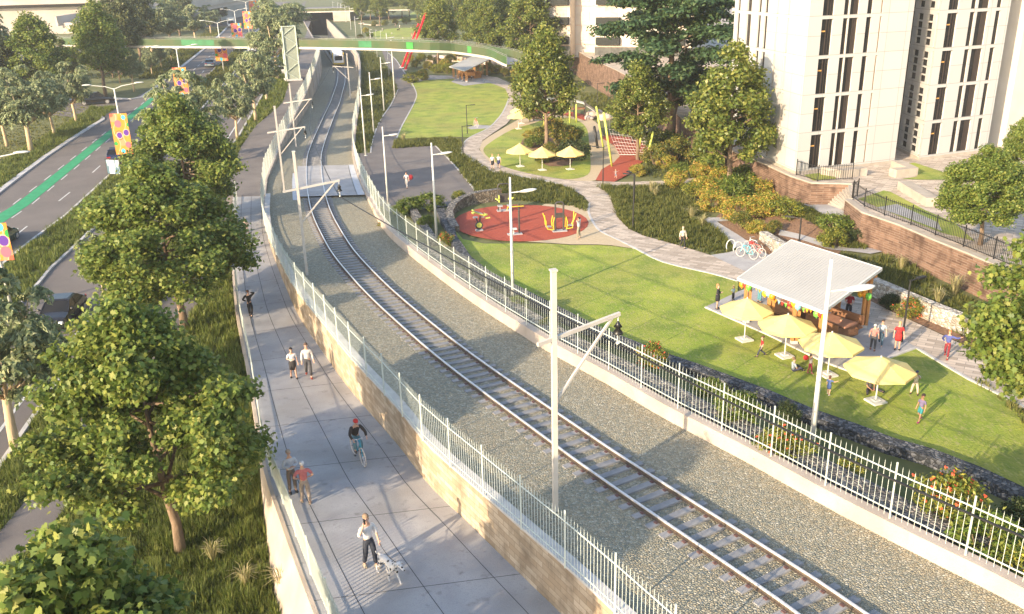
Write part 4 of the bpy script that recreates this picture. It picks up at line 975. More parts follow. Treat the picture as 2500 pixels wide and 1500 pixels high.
for side in (-1, 1):
    acc = 0; k = 0; last = None
    edge = []
    for i, p in enumerate(path):
        d = path[min(i+1, len(path)-1)]-path[max(i-1, 0)]; d.z = 0; d.normalize(); s = Vector((d.y, -d.x, 0)); edge.append(p+s*side*1.95)
    hh = 1.4
    mb = MB(); mb.wall([(p.x, p.y) for p in edge], [p.z+.02 for p in edge], [p.z+hh-.22 for p in edge], .06); mb.build('side_panel', M_GPAN, t)
    mb = MB()
    for a, b in zip(edge[:-1], edge[1:]): mb.tube([a+Vector((0, 0, hh)), b+Vector((0, 0, hh))], .022, 6); mb.tube([a+Vector((0, 0, hh-.2)), b+Vector((0, 0, hh-.2))], .02, 6)
    mb.build('handrail', MATS['rail_grey'], t)
    mb = MB()
    for p in edge[::2]: mb.box(p+Vector((0, 0, hh/2)), (.035, .05, hh))
    mb.build('balusters', MATS['rail_grey'], t)
    if side > 0:
        for fr0, fr1, m_ in ((.335, .375, M_GDARK), (.515, .585, M_GDARK), (.64, .655, M_GLIT), (.80, .815, M_GLIT), (.20, .24, M_GDARK)):
            i0, i1 = int(fr0*(len(edge)-1)), int(fr0*(len(edge)-1))+1; a, b = edge[i0], edge[i1]; dd = (b-a)
            q0 = edge[0].lerp(edge[-1], 0); f0 = fr0*(len(edge)-1)-i0; f1 = f0+(fr1-fr0)*(len(edge)-1)
            pa, pb = a+dd*f0, a+dd*f1; off = Vector((dd.y, -dd.x, 0)).normalized()*.04
            mb = MB(); mb.quad(pa+off+Vector((0, 0, .1)), pb+off+Vector((0, 0, .1)), pb+off+Vector((0, 0, 1.1)), pa+off+Vector((0, 0, 1.1))); mb.build('print_patch', m_, t)
M_LATT = mat('pale_green_steel', (.40, .46, .38), (.50, .56, .47), 2, .6)
M_MESH = mat('grey_green_mesh', (.24, .27, .21), (.32, .35, .28), 14, .7, .3, 60)
h = hgt(tb, 63); t = thing('lift_tower', 'pale green lattice lift tower carrying the footbridge', 'tower', tb)
w = 2.2
az = .35; R2 = Matrix.Rotation(az, 3, 'Z')
C4 = [tb+R2 @ Vector(v) for v in ((-w/2, -w/2, 0), (w/2, -w/2, 0), (w/2, w/2, 0), (-w/2, w/2, 0))]
mb = MB()
for i in range(4):
    mb.beam(C4[i], C4[i]+Vector((0, 0, h)), .16, .16)
    a, b = C4[i], C4[(i+1) % 4]; nseg = 6
    for k in range(nseg):
        z0, z1 = h*k/nseg, h*(k+1)/nseg; s_, e_ = (a, b) if k % 2 else (b, a)
        mb.beam(s_+Vector((0, 0, z0)), e_+Vector((0, 0, z1)), .1, .1)
    mb.beam(a+Vector((0, 0, h-.08)), b+Vector((0, 0, h-.08)), .14, .14); mb.beam(a+Vector((0, 0, .1)), b+Vector((0, 0, .1)), .14, .14)
mb.build('lattice_frame', M_LATT, t)
mb = MB(); mb.box(tb+Vector((0, 0, h/2)), (w-.2, w-.2, h-.1), az); mb.build('mesh_infill', M_MESH, t)
mb = MB(); mb.box(tb+Vector((0, 0, .15)), (w+.6, w+.6, .3), az); mb.build('plinth', M_KERB, t)
# abutment of rough stone under the right end
st = [GR(*p) for p in [(1048,158),(1058,146),(1095,148),(1160,152),(1235,170)]]
mb = MB(); mb.wall([(p.x, p.y) for p in st], -.3, [2.2, 2.6, 2.6, 2.4, 2.0], 1.6); tag(mb.build('stone_abutment', stone_mat('pink_sandstone', [(.52, .40, .32), (.60, .50, .42), (.44, .34, .27), (.66, .57, .48)], .7, bump=.8, gap=(.25, .18, .14), gapw=.05)), 'rough pink sandstone abutment under the right end of the footbridge', 'stone wall')
# red leaning masts
M_REDP = mat('red_steel_paint', (.55, .012, .02), (.62, .02, .03), 3, .4)
def lean(label, b, tip):
    base = GR(*b); hh = hgt(base, tip[1]); top = G(tip[0], tip[1], base.z+hh); dz = base.z+hh
    d = ray(*tip); tt = (base.y+2.0)/d.y; top = Vector((d.x*tt, base.y+2.0, CZ+d.z*tt))
    t = thing('red_mast', label, 'sculpture mast', base); mb = MB(); mb.beam(base, top, .32, .32); mb.build('shaft', M_REDP, t)
    mb = MB(); mb.box(base+Vector((0, 0, .08)), (.8, .8, .16)); mb.build('foot_plate', M_GALV, t)
lean('front of the two leaning red masts beside the footbridge', (989,172), (1040,30)); lean('rear of the two leaning red masts, slightly shorter', (981,166), (1022,58))
# ------------------------------------------------------------ train, tunnel and overpass
M_TRAINW = mat('train_white', (.68, .68, .68), (.74, .74, .73), .8, .35); M_TRY = mat('train_yellow', (.60, .40, .03), rough=.4)
tfy = 214.0
t = thing('tram_train', 'white light rail train with yellow rimmed dark front leaving the tunnel', 'train', (XC(tfy), tfy, rz(tfy)))
for k in range(5):
    y0 = tfy+k*9.6; y1 = y0+9.1; p0, p1 = Vector((XC(y0), y0, rz(y0))), Vector((XC(y1), y1, rz(y1))); d = (p1-p0).normalized(); s = Vector((d.y, -d.x, 0)); wv = 1.3
    mb = MB(); prof = [(-wv, .35), (-wv, 2.6), (-wv+.25, 3.2), (wv-.25, 3.2), (wv, 2.6), (wv, .35)]
    ring = lambda p, sc_: [p+s*a*sc_+Vector((0, 0, b)) for a, b in prof]
    nose = [p0-d*1.2, p0] if k == 0 else [p0]
    rows = ([[p0-d*1.1+s*a*.86+Vector((0, 0, .4+(b-.35)*.72)) for a, b in prof]] if k == 0 else [])+[ring(p0, 1), ring(p1, 1)]
    o_ = 0
    vs = [q for r in rows for q in r]; fs = []
    for i in range(len(rows)-1):
        for j in range(6): fs.append((i*6+j, i*6+(j+1) % 6, (i+1)*6+(j+1) % 6, (i+1)*6+j))
    fs += [tuple(range(6)), tuple(reversed(range((len(rows)-1)*6, len(rows)*6)))]
    mb.add(vs, fs); mb.build('carriage', M_TRAINW, t)
    mb = MB()
    for sg in (-1, 1): mb.beam(p0+s*sg*(wv+.01)+d*.6+Vector((0, 0, 1.9)), p1+s*sg*(wv+.01)-d*.6+Vector((0, 0, 1.9)), .04, .95)
    mb.build('side_windows', M_GLASSD, t)
    mb = MB(); mb.box((p0+p1)/2+Vector((0, 0, 3.3)), (1.4, 4, .28), math.atan2(d.y, d.x)-math.pi/2); mb.build('roof_unit', M_TRAINW, t)
    if k == 0:
        f = p0-d*1.12
        mb = MB(); a_ = math.atan2(d.y, d.x)-math.pi/2
        mb.box(f+Vector((0, 0, 1.75))+d*.12, (1.7, .3, 1.0), a_, 0); mb.build('windscreen', M_GLASSD, t)
        for sg in (-1, 1):
            mb = MB(); mb.ball(f+s*sg*.8+Vector((0, 0, .95)), (.2, .1, .16), 10, 6); mb.build('headlight', mat('lamp_glass', (.8, .8, .78), rough=.2), t)
        mb = MB(); mb.box(f+Vector((0, 0, .5))+d*.08, (2.3, .3, .35), a_)
        for sg in (-1, 1): mb.beam(p0-d*.5+s*sg*1.24+Vector((0, 0, .4)), p0-d*.35+s*sg*1.24+Vector((0, 0, 2.9)), .22, .2)
        mb.build('yellow_rim', M_TRY, t)
ty = 338; _r3 = ray(765, 31); zroof = CZ+_r3.z/_r3.y*ty; xt = XC(336)
t = thing('overpass', 'flat concrete road overpass above the railway tunnel mouth', 'bridge', (xt, ty, zroof))
mb = MB(); mb.box((xt+9, ty+14, zroof+.3), (52, 30, .7), -.06); mb.build('deck', M_FASCIA, t)
mb = MB(); mb.box((xt+9, ty-1.2, zroof+.95), (52, .5, .8), -.06); mb.build('hedge_parapet', mat('far_hedge', (.06, .075, .03), (.12, .13, .05), 1.5, .95, .6, 5), t)
for q_, w_ in ((-7.5, 5), (9, 6)): mb = MB(); mb.box((xt+q_, ty+10, zroof/2-.6), (w_, 22, zroof+1.2)); mb.build('abutment', M_TRENCH, t)
mb = MB(); mb.box((xt, ty+13, zroof/2-.6), (16, .4, zroof+1.2)); mb.build('bore_shade_panel', mat('tunnel_dark', (.006, .006, .008), rough=.95), t)  # near-black panel closes the bore, the tunnel's shade put into its colour
# ------------------------------------------------------------ concrete stadium and ramp at upper left, bus shelter panel
M_ARENA = mat('arena_concrete', (.36, .32, .28), (.43, .385, .34), .15, .85)
t = thing('concrete_arena', 'broad pale concrete arena with dark slot and sloping ramp behind the trees', 'building', (-150, 330, 5))
mb = MB(); mb.prism([(-330, 290), (-118, 300), (-110, 330), (-112, 420), (-340, 420)], 3, 12.4); mb.build('lower_wall', M_ARENA, t)
mb = MB(); mb.prism([(-335, 292), (-130, 306), (-122, 420), (-345, 420)], 12.4, 13.4); mb.build('dark_slot', M_GLASSD, t)
mb = MB(); mb.prism([(-340, 288), (-116, 296), (-104, 330), (-108, 430), (-350, 430)], 13.4, 18.5); mb.build('upper_wall', M_ARENA, t)
mb = MB(); mb.beam((-118, 255, 8), (-92, 330, 13), 9, 2.2); mb.beam((-113, 255, 9.6), (-87, 330, 14.6), .7, 2.6); mb.beam((-123, 255, 9.6), (-97, 330, 14.6), .7, 2.6); mb.build('access_ramp', M_ARENA, t)
mb = MB(); mb.beam((-112, 190, 3.4), (-92, 232, 6.5), 7, 1.1); tag(mb.build('ramp_bridge', M_ARENA), 'grey concrete ramp slab rising behind the tall green tree', 'ramp')
for lab, c_, s_ in (('distant pale warehouse beyond the road junction', (-150, 640, 12), (130, 50, 14)), ('distant long white shed at the top of the road', (-60, 700, 12), (70, 40, 10)), ('distant flat roofed hall beyond the far lawn', (60, 760, 12), (120, 50, 13))):
    t = thing('far_hall', lab, 'building', c_); mb = MB(); mb.box(c_, s_, .1); mb.build('wall', M_CREAM, t); mb = MB(); mb.box((c_[0], c_[1], c_[2]+s_[2]/2+.3), (s_[0]+2, s_[1]+2, .6), .1); mb.build('roof', M_FASCIA, t)
patch('far_lawn', None, None, .06, M_LAWN, zr, world=[(-38, 330, 0), (20, 320, 0), (60, 400, 0), (40, 560, 0), (-40, 540, 0)], step=(15, 15))
patch('junction_road', None, None, .05, M_ASPH, zlf, world=[(-230, 300, 0), (-80, 318, 0), (-78, 348, 0), (-230, 335, 0)], step=(8, 8))
patch('junction_road', None, None, .07, M_ASPH2, zlf, world=[(-260, 430, 0), (40, 430, 0), (40, 470, 0), (-260, 480, 0)], step=(8, 8))
b = GL(283, 432); t = thing('poster_stand', 'black framed poster stand with blue skyline picture beside the dark blue car', 'poster stand', b)
hh = hgt(b, 388); mb = MB(); mb.box(b+Vector((0, 0, hh*.56)), (1.9, .22, hh*.86), -.35); mb.box(b+Vector((-.6, .2, hh*.1)), (.15, .15, hh*.25), -.35); mb.box(b+Vector((.6, -.2, hh*.1)), (.15, .15, hh*.25), -.35); mb.build('frame', M_BLACK, t)
mb = MB(); mb.box(b+Vector((-.045, -.115, hh*.56)), (1.66, .03, hh*.76), -.35); mb.build('poster', mat('poster_print', (.52, .58, .62), (.05, .11, .15), 1.3, .5, lo=.48, hi=.56, stretch=(2.5, 1, .45)), t)
# ------------------------------------------------------------ trees
LM_MAPLE = leaf_mat('maple_leaf', [(.075, .12, .024), (.12, .185, .036), (.17, .23, .046), (.225, .27, .055), (.29, .30, .07)], .4, .48)
LM_MAPLE2 = leaf_mat('park_tree_leaf', [(.08, .12, .026), (.135, .185, .036), (.205, .235, .048), (.29, .285, .065)], .4, .38)
LM_EUC = leaf_mat('olive_leaf', [(.14, .19, .09), (.215, .265, .13), (.30, .345, .175), (.41, .42, .23)], .35, .5)
LM_CEDAR = leaf_mat('dark_green_leaf', [(.03, .065, .026), (.05, .10, .042), (.075, .135, .055), (.11, .15, .05)], .3, .5)
LM_DARK = leaf_mat('dull_green_leaf', [(.055, .075, .03), (.085, .11, .04), (.125, .145, .055), (.18, .18, .07)], .3, .5)
BARK = mat('brown_bark', (.14, .095, .06), (.23, .165, .11), 6, .95, .6, 25, stretch=(1, 1, .25))
BARKP = mat('pale_bark', (.42, .31, .19), (.54, .42, .27), 3, .9, .4, 14, stretch=(1, 1, .3))
def leaves(P, Nn, size, rng, aspect=.55, fold=.25, lmix=None):
    """diamond leaves folded along the midrib: P centres, Nn rough facing normals"""
    n = len(P); r = rng.normal(size=(n, 3)); t = np.cross(Nn, r); t /= np.linalg.norm(t, axis=1, keepdims=True)+1e-9
    b = np.cross(Nn, t); s = (size*rng.uniform(.7, 1.3, n))[:, None]
    v0 = P-t*s*.5; v2 = P+t*s*.5-Nn*s*.12; v1 = P-t*s*.05+b*s*aspect*.5+Nn*s*fold*.4; v3 = P-t*s*.05-b*s*aspect*.5+Nn*s*fold*.4
    return np.stack([v0, v1, v2, v3], 1).reshape(-1, 3)
LOBE = np.array([(-.5, 0), (-.28, .40), (-.08, .24), (.04, .48), (.2, .2), (.58, 0), (.2, -.2), (.04, -.48), (-.08, -.24), (-.28, -.40)])
def leaves_lobed(P, Nn, size, rng):
    n = len(P); t = Nn*np.array([.9, .9, 0])+rng.normal(size=(n, 3))*.45+np.array([0, 0, -.55]); t -= Nn*(t*Nn).sum(1, keepdims=True); t /= np.linalg.norm(t, axis=1, keepdims=True)+1e-9
    b = np.cross(Nn, t); s = (size*rng.uniform(.65, 1.25, n))[:, None]
    return np.stack([P+t*s*u+b*s*v-Nn*s*(.22*abs(v)+.28*max(u, 0)**2) for u, v in LOBE], 1).reshape(-1, 3)
def crown_points(rng, clumps, n_per, flat=.75, out=None):
    Ps, Ns = [], []
    for c, r in clumps:
        m = max(8, int(n_per*r*r)); d = rng.normal(size=(m, 3)); d /= np.linalg.norm(d, axis=1, keepdims=True)
        rr = r*rng.uniform(.1, 1.0, m)**.5*(1+.22*rng.normal(size=m)); p = d*rr[:, None]; p[:, 2] *= flat
        nn = d*.45+rng.normal(size=(m, 3))*.5+np.array([-.35, -.2, .4])*.0+np.array([0, 0, .35]); nn /= np.linalg.norm(nn, axis=1, keepdims=True)
        Ps.append(p+np.array(c)); Ns.append(nn)
    return np.concatenate(Ps), np.concatenate(Ns)
def tree_proto(kind, seed, leaf=.24, dens=1.0):
    """unit design: total height 10, returns (trunk mesh, crown mesh)"""
    rng = np.random.default_rng(seed); mb = MB(); clumps = []
    R = lambda a, b: float(rng.uniform(a, b))
    if kind in ('maple', 'oval'):
        mp = kind == 'maple'; rad_ = 3.35 if mp else 2.45; zb0 = 2.5 if mp else 2.4
        lx, ly = R(-.3, .3), R(-.3, .3)
        mb.tube([Vector((0, 0, -.4)), Vector((R(-.06, .06), 0, 1.2)), Vector((lx*.5, ly*.5, 2.6)), Vector((lx, ly, 5.0)), Vector((lx*1.2, ly*1.2, 8.8))], [.22, .165, .135, .08, .015], 9)
        env = lambda z: rad_*max(.08, math.sin(math.pi*min(1, max(0, ((z-zb0+.9)/(9.9-zb0+.9))**.70))))**.95
        nb = 24
        for k in range(nb):
            f = (k+.5)/nb; z = 2.0+f*5.4; a = k*2.4+R(-.4, .4); ze = z+R(.9, 1.9)*(1.1-.5*f)
            L = env(ze)*R(.72, 1.08); s0 = Vector((lx*z/6, ly*z/6, z)); e = Vector((lx*ze/6+math.cos(a)*L, ly*ze/6+math.sin(a)*L, ze)); mid = s0.lerp(e, .5)+Vector((0, 0, -.1*L+R(-.1, .1)))
            mb.tube([s0, mid, e], [.085*(1-f*.5), .05, .012], 6)
            for q in range(4):
                c = s0.lerp(e, .58+.15*q)+Vector((R(-.45, .45), R(-.45, .45), R(-.2, .35))); clumps.append((c, R(.45, .8)))
                mb.tube([s0.lerp(e, .3+.18*q), c], [.022, .007], 4)
        for k in range(54 if mp else 48):
            z = R(zb0+.1, 9.7); a = R(0, 6.28); rr = env(z)*R(.62, 1.0)
            c = Vector((lx*z/6+math.cos(a)*rr, ly*z/6+math.sin(a)*rr, z)); clumps.append((c, R(.45, .85)))
        P, N = crown_points(rng, clumps, 255*dens, .8); lm = LM_MAPLE if mp else LM_MAPLE2; bk = BARK; asp = .62
    elif kind == 'euc':
        tp = [Vector((0, 0, -.3)), Vector((.05, 0, 1.5)), Vector((R(-.2, .2), R(-.2, .2), 3.2))]
        mb.tube(tp, [.34, .26, .22], 10); top = tp[-1]
        for k in range(12):
            a = k*2.399+R(-.3, .3); z = R(.8, 5.6); L = 3.3*math.sqrt(max(.1, 1-((z-2.6)/3.6)**2))*R(.7, 1.05)
            e = top+Vector((math.cos(a)*L, math.sin(a)*L, z)); mid = top.lerp(e, .5)+Vector((math.cos(a)*L*.12, math.sin(a)*L*.12, -.2))
            mb.tube([top-Vector((0, 0, .3)), mid, e], [.12, .075, .02], 7)
            for q in range(4):
                c = mid.lerp(e, R(.1, 1.05))+Vector((R(-.9, .9), R(-.9, .9), R(-.5, .6))); clumps.append((c, R(.5, .9)))
                mb.tube([mid.lerp(e, .5), c], [.03, .01], 4)
        for k in range(46):
            a, u = R(0, 6.28), R(-.7, 1); rr = math.sqrt(max(0, 1-u*u))*R(.75, 1.0)
            clumps.append((Vector((math.cos(a)*3.5*rr, math.sin(a)*3.5*rr, 6.4+u*3.2)), R(.5, .9)))
        Ps, Ns = [], []
        for c, r in clumps:                          # drooping sprays
            for s_ in range(int(11*dens)):
                a = R(0, 6.28); d = np.array([math.cos(a), math.sin(a), R(.05, .55)]); m = 15; tt = np.linspace(.1, 1, m)[:, None]; L = r*R(.7, 1.5)
                p = np.array(c)+d*tt*L+np.array([0, 0, -1])*(tt**2)*L*.75+rng.normal(size=(m, 3))*.05
                Ps.append(p); nn = rng.normal(size=(m, 3))*.5+np.array([d[0]*.7, d[1]*.7, .45]); Ns.append(nn/np.linalg.norm(nn, axis=1, keepdims=True))
        P, N = np.concatenate(Ps), np.concatenate(Ns); lm = LM_EUC; bk = BARKP; asp = .46
    elif kind == 'cedar':
        mb.tube([Vector((0, 0, -.4)), Vector((.1, 0, 1.6)), Vector((.0, .1, 5)), Vector((0, 0, 9.4))], [.34, .27, .17, .03], 10)
        mb.tube([Vector((.05, 0, 1.4)), Vector((.7, .2, 3.4)), Vector((1.3, .4, 6))], [.2, .14, .05], 8)
        nb = 26
        for k in range(nb):
            f = k/nb; z = 2.3+f*7; a = k*2.399+R(-.3, .3); L = 4.6*(math.sin(math.pi*(.22+.72*f))**.8)*R(.8, 1.1)
            s = Vector((0, 0, z)); e = s+Vector((math.cos(a)*L, math.sin(a)*L, .22*L)); mid = s.lerp(e, .5)+Vector((0, 0, .1*L))
            mb.tube([s, mid, e], [.09*(1.1-f), .05, .012], 6)
            for q in range(7):
                u = .3+.12*q; c = s.lerp(e, u)+Vector((R(-.6, .6), R(-.6, .6), .14*L*(1-abs(u-.5)*2)+R(-.1, .15))); clumps.append((c, R(.5, .95)))
        P, N = crown_points(rng, clumps, 300*dens, .42); N[:, 2] += .5; N /= np.linalg.norm(N, axis=1, keepdims=True); lm = LM_CEDAR; bk = BARK; asp = .5
    if kind == 'maple': return mb, bk, np_mesh('crown', leaves_lobed(P, N, leaf, rng), 10, lm)
    V = leaves(P, N, leaf, rng, asp)
    return mb, bk, np_mesh('crown', V, 4, lm)
PROTO = {}
def proto(key, kind, seed, leaf, dens=1.0):
    mb, bk, cm = tree_proto(kind, seed, leaf, dens)
    me = bpy.data.meshes.new('trunk'); me.from_pydata(mb.v, [], mb.f); me.materials.append(bk); me.polygons.foreach_set('use_smooth', [True]*len(me.polygons)); me.update()
    PROTO[key] = (me, cm)
proto('mapleA', 'maple', 3, .175, 3.3); proto('mapleB', 'maple', 8, .175, 3.3); proto('mapleN', 'maple', 21, .185, 3.2)
proto('ovalA', 'oval', 5, .24, 1.15); proto('ovalB', 'oval', 14, .24, 1.15); proto('ovalC', 'oval', 33, .25, 1.1)
proto('eucA', 'euc', 4, .36, 1.5); proto('eucB', 'euc', 17, .36, 1.5); proto('cedar', 'cedar', 6, .28, 1.4)
def tree(key, label, base, h, w=None, rz=None, name='tree', cat='tree', group=None, mats=None):
    t = thing(name, label, cat, base, rz if rz is not None else random.uniform(0, 6.28), group)
    s = h/10; ws = (w if w else 1.0)*s; t.scale = (ws, ws, s)
    a = link('trunk', PROTO[key][0], t); b = link('crown', PROTO[key][1], t)
    if mats: b.data = b.data.copy(); b.data.materials[0] = mats
    return t
def trpx(key, label, b, top, f=GL, w=None, rz=None, z=None, mats=None, name='tree', cat='tree', lift=0):
    base = f(*b) if z is None else G(b[0], b[1], z); h = hgt(base, top)
    return tree(key, label, base, h, w, rz, name, cat, mats=mats)
M_OL = 'olive_tree'
trpx('mapleA', 'big glossy green tree on the verge with forked brown trunk, left of the dog walker', (441,1348), 718, w=1.06, rz=.6, name='broadleaf_tree')
trpx('mapleB', 'second glossy green tree along the ramp, right of the black sedan', (452,805), 385, w=1.3, rz=2.1, name='broadleaf_tree')
trpx('mapleN', 'third glossy green tree, half in front of the large olive crown', (478,575), 228, w=1.12, rz=4.0, name='broadleaf_tree')
tree('mapleN', 'nearest large leaved tree filling the bottom left corner', Vector((-8.5, 12.9, -1.3)), 10.4, 1.0, .5, 'broadleaf_tree')
tree('mapleN', 'small dark leaved sapling below the ramp at the bottom edge', Vector((-7.9, 18.0, -1.3)), 4.6, .62, 2.2, 'broadleaf_tree')
trpx('eucA', 'large olive green tree with thick pale trunk at the left edge by the near footpath', (40,1102), 640, w=.86, rz=.3, name=M_OL)
trpx('eucB', 'small olive tree with pale trunk just right of the black sedan', (258,748), 560, w=.62, rz=1.2, name=M_OL)
trpx('eucA', 'broad pale olive crown behind the third glossy tree in the median', (470,420), 165, w=.95, rz=2.2, name=M_OL)
trpx('eucB', 'olive tree with stout pale trunk left of the big orange banner', (76,370), 150, w=.98, rz=.1, name=M_OL)
trpx('eucA', 'slim olive tree standing in the left verge beside the kerb', (133,328), 170, w=.8, rz=3.1, name=M_OL)
trpx('eucB', 'olive tree with forked pale trunk beside the black pickup', (187,298), 143, w=.85, rz=4.4, name=M_OL)
trpx('eucA', 'young airy olive tree right of the tall green tree, by the road', (328,223), 113, w=.72, rz=5.1, name=M_OL)
trpx('eucA', 'olive tree with orange lit trunk beside the lift tower', (677,192), 2, lambda x, y: GZ(x, y, lambda a, b: max(zl(b), rampz(b))), w=.82, rz=.8, name=M_OL)
trpx('eucB', 'olive tree left of the lift tower in the planted verge', (652,245), 92, w=.82, rz=2.9, name=M_OL)
trpx('eucA', 'olive tree on the verge between footpath and side carriageway', (625,294), 122, w=.82, rz=1.9, name=M_OL)
trpx('eucB', 'olive tree in the median right of the large pale crown', (580,341), 170, w=.75, rz=.9, name=M_OL)
trpx('eucB', 'leafy olive tree cut off by the left frame edge below the dull green crown', (18,357), 185, w=.9, rz=3.6, name=M_OL)
trpx('ovalA', 'tall dense green tree with bare lower trunk in front of the concrete arena', (258,233), -4, w=1.1, rz=.4, mats=LM_MAPLE, name='broadleaf_tree')
trpx('ovalB', 'round dense green tree in front of the pale arena wall', (104,262), 32, w=1.18, rz=1.4, mats=LM_MAPLE, name='broadleaf_tree')
trpx('ovalC', 'dark green tree at the left frame edge above the olive crowns', (10,268), 62, w=1.15, rz=2.7, mats=LM_DARK, name='broadleaf_tree')
trpx('eucB', 'thin light green tree at the top left frame corner', (-6,215), 4, w=.7, rz=4, name=M_OL)
bgL = [('dark green tree behind the tall dense one, above the bridge', (300,182), -35, 1.1, 'ovalB'), ('dull green tree top at the upper edge right of the arena', (345,150), -50, 1.15, 'ovalA'), ('olive crown above the left end of the footbridge', (372,128), -12, 1.0, 'eucA'), ('olive crown with lit tips above the footbridge, left of the lamps', (420,120), -8, 1.0, 'eucB'), ('dull green crown at the top edge above the footbridge', (440,88), -50, 1.1, 'ovalC'), ('olive crown at the roadside before the far junction', (478,108), 8, .9, 'eucA'), ('far olive tree at the left road edge', (515,84), 8, .9, 'eucB'), ('shaded dull tree at the top edge, centre of the left grove', (395,72), -60, 1.2, 'ovalA'),
    ('shaded tree with dark trunk below the footbridge, left of two', (276,190), 78, .9, 'ovalA'), ('shaded tree with dark trunk below the footbridge, right of two', (294,203), 92, .75, 'ovalC'), ('small shaded roadside tree under the footbridge', (372,187), 112, .7, 'eucB'), ('slender shaded roadside tree farther under the footbridge', (395,166), 105, .7, 'eucA'), ('roadside tree touching the underside of the footbridge', (420,152), 96, .7, 'eucB'), ('low dark tree behind the round dense tree', (170,215), 95, .9, 'ovalC'),
    ('far dull green tree at the top edge near the junction', (540,60), -20, 1.1, 'ovalB'), ('broad olive crown above the lift tower', (690,120), -22, 1.15, 'eucB'), ('olive crown left of the tunnel mouth', (660,112), -4, 1.0, 'eucA')]
for lab, b, tp, w, k in bgL: trpx(k, lab, b, tp, lambda x, y: GZ(x, y, lambda a, c: max(zl(c), rampz(c)) if a > -45 else zl(c)), w=w, mats=LM_DARK if k[0] == 'o' else None, name='tree' if k[0] == 'o' else M_OL)
# park side
trpx('ovalA', 'tall green park tree rising from the shrub mound in the oval lawn', (1335,366), 56, GR, w=1.0, rz=1.0, name='broadleaf_tree')
trpx('ovalB', 'green tree with leaning trunk on the red play surface by the rope net', (1557,392), 150, GR, w=1.1, rz=2.3, name='broadleaf_tree')
trpx('ovalC', 'green tree in the orange shrubs just left of the tower corner', (1777,476), 102, GR, w=1.08, rz=.2, name='broadleaf_tree')
trpx('ovalA', 'slender tree with thin trunk behind the orange shrubs', (1728,438), 290, GR, w=1.1, rz=3.3, name='broadleaf_tree')
trpx('cedar', 'very large dark green spreading tree hiding the apartment block', (1634,356), -42, GR, w=1.12, rz=.5, name='spreading_tree')
trpx('mapleB', 'broad glossy tree on the terrace inside the iron fence', (2392,598), 352, lambda x, y: GT(x, y), w=1.3, rz=1.5, name='broadleaf_tree')
trpx('mapleA', 'green tree on the terrace cut by the right frame edge', (2505,470), 240, lambda x, y: GT(x, y), w=.95, rz=2.5, name='broadleaf_tree')
tree('mapleB', 'close leafy tree hanging in from the right frame edge over the paver path', Vector((21.6, 29.8, 0)), 11.6, 1.1, 2.6, 'broadleaf_tree')
bgR = [('green tree behind the red masts with bare trunk', (1070,163), -26, 1.0, 'ovalA'), ('yellow green tree behind the far pavilion, leftmost of three', (1165,136), -40, 1.05, 'ovalB'), ('yellow green tree behind the far pavilion, middle of three', (1196,168), -18, 1.0, 'ovalC'), ('yellow green tree behind the far pavilion, right of three', (1226,160), -30, 1.05, 'ovalA'), ('big green tree overlapping the top of the oval lawn tree', (1300,196), -44, 1.15, 'ovalB'), ('leafy tree at the top edge above the oval lawn tree', (1340,168), -25, 1.1, 'ovalC'),
    ('distant park tree at the top edge right of the tunnel, left of two', (884,60), -32, .8, 'ovalC'), ('distant park tree at the top edge over the far playground', (928,64), -26, .95, 'ovalA'), ('distant slender tree at the top edge, left of the yellow arch', (1000,40), -40, .8, 'ovalB'), ('distant tree with thin trunk left of the red masts', (1020,58), -40, .9, 'ovalC'), ('distant tree group member right of the red masts', (1112,76), -45, 1.0, 'ovalA'), ('distant dark tree behind the yellow green trees', (1260,98), -40, 1.2, 'ovalB'), ('dark tree filling the gap above the brick wall', (1385,112), -5, .9, 'ovalC')]
bgR += [('far screen tree left of the pole row, nearest the tunnel', (868,44), -22, 1.1, 'ovalA'), ('far screen tree behind the tunnel right wall', (850,36), -18, 1.1, 'ovalB'), ('far screen tree between the two distant park trees', (905,50), -26, 1.1, 'ovalB'), ('far screen tree left of the yellow arch', (950,48), -26, 1.15, 'ovalC'), ('far screen tree right of the yellow arch', (982,42), -30, 1.15, 'ovalA'), ('far screen tree behind the tips of the red masts', (1048,58), -36, 1.1, 'ovalB'), ('far screen tree at the top edge between slim trunks', (1085,50), -40, 1.15, 'ovalC'), ('far screen tree at the top edge left of the yellow green trees', (1138,62), -42, 1.15, 'ovalB')]
for lab, b, tp, w, k in bgR: trpx(k, lab, b, tp, GR, w=w, mats=None, name='broadleaf_tree')
# ------------------------------------------------------------ shrubs
LS_OR = leaf_mat('orange_tipped_leaf', [(.15, .22, .03), (.25, .30, .045), (.39, .37, .06), (.52, .41, .085), (.60, .27, .075)], .35)
LS_YE = leaf_mat('yellow_green_leaf', [(.07, .12, .02), (.15, .19, .03), (.26, .26, .04), (.36, .32, .05)], .3)
LS_GR = leaf_mat('bright_green_leaf', [(.06, .11, .018), (.11, .17, .025), (.17, .22, .04), (.24, .25, .05)], .3)
LS_DK = leaf_mat('dark_shrub_leaf', [(.02, .035, .012), (.035, .06, .02), (.06, .085, .025), (.10, .11, .04)], .25)
LS_MX = leaf_mat('mixed_shrub_leaf', [(.05, .09, .02), (.12, .16, .03), (.22, .21, .04), (.36, .25, .06)], .3)
M_FLW = mat('red_flower', (.62, .06, .03), (.66, .14, .05), 5, .7); M_YFL = mat('yellow_flower', (.70, .42, .04), (.72, .5, .06), 5, .7)
M_TWIG = mat('twig_bark', (.16, .11, .07), (.22, .16, .10), 5, .95)
SHR = {}; FPOS = {}
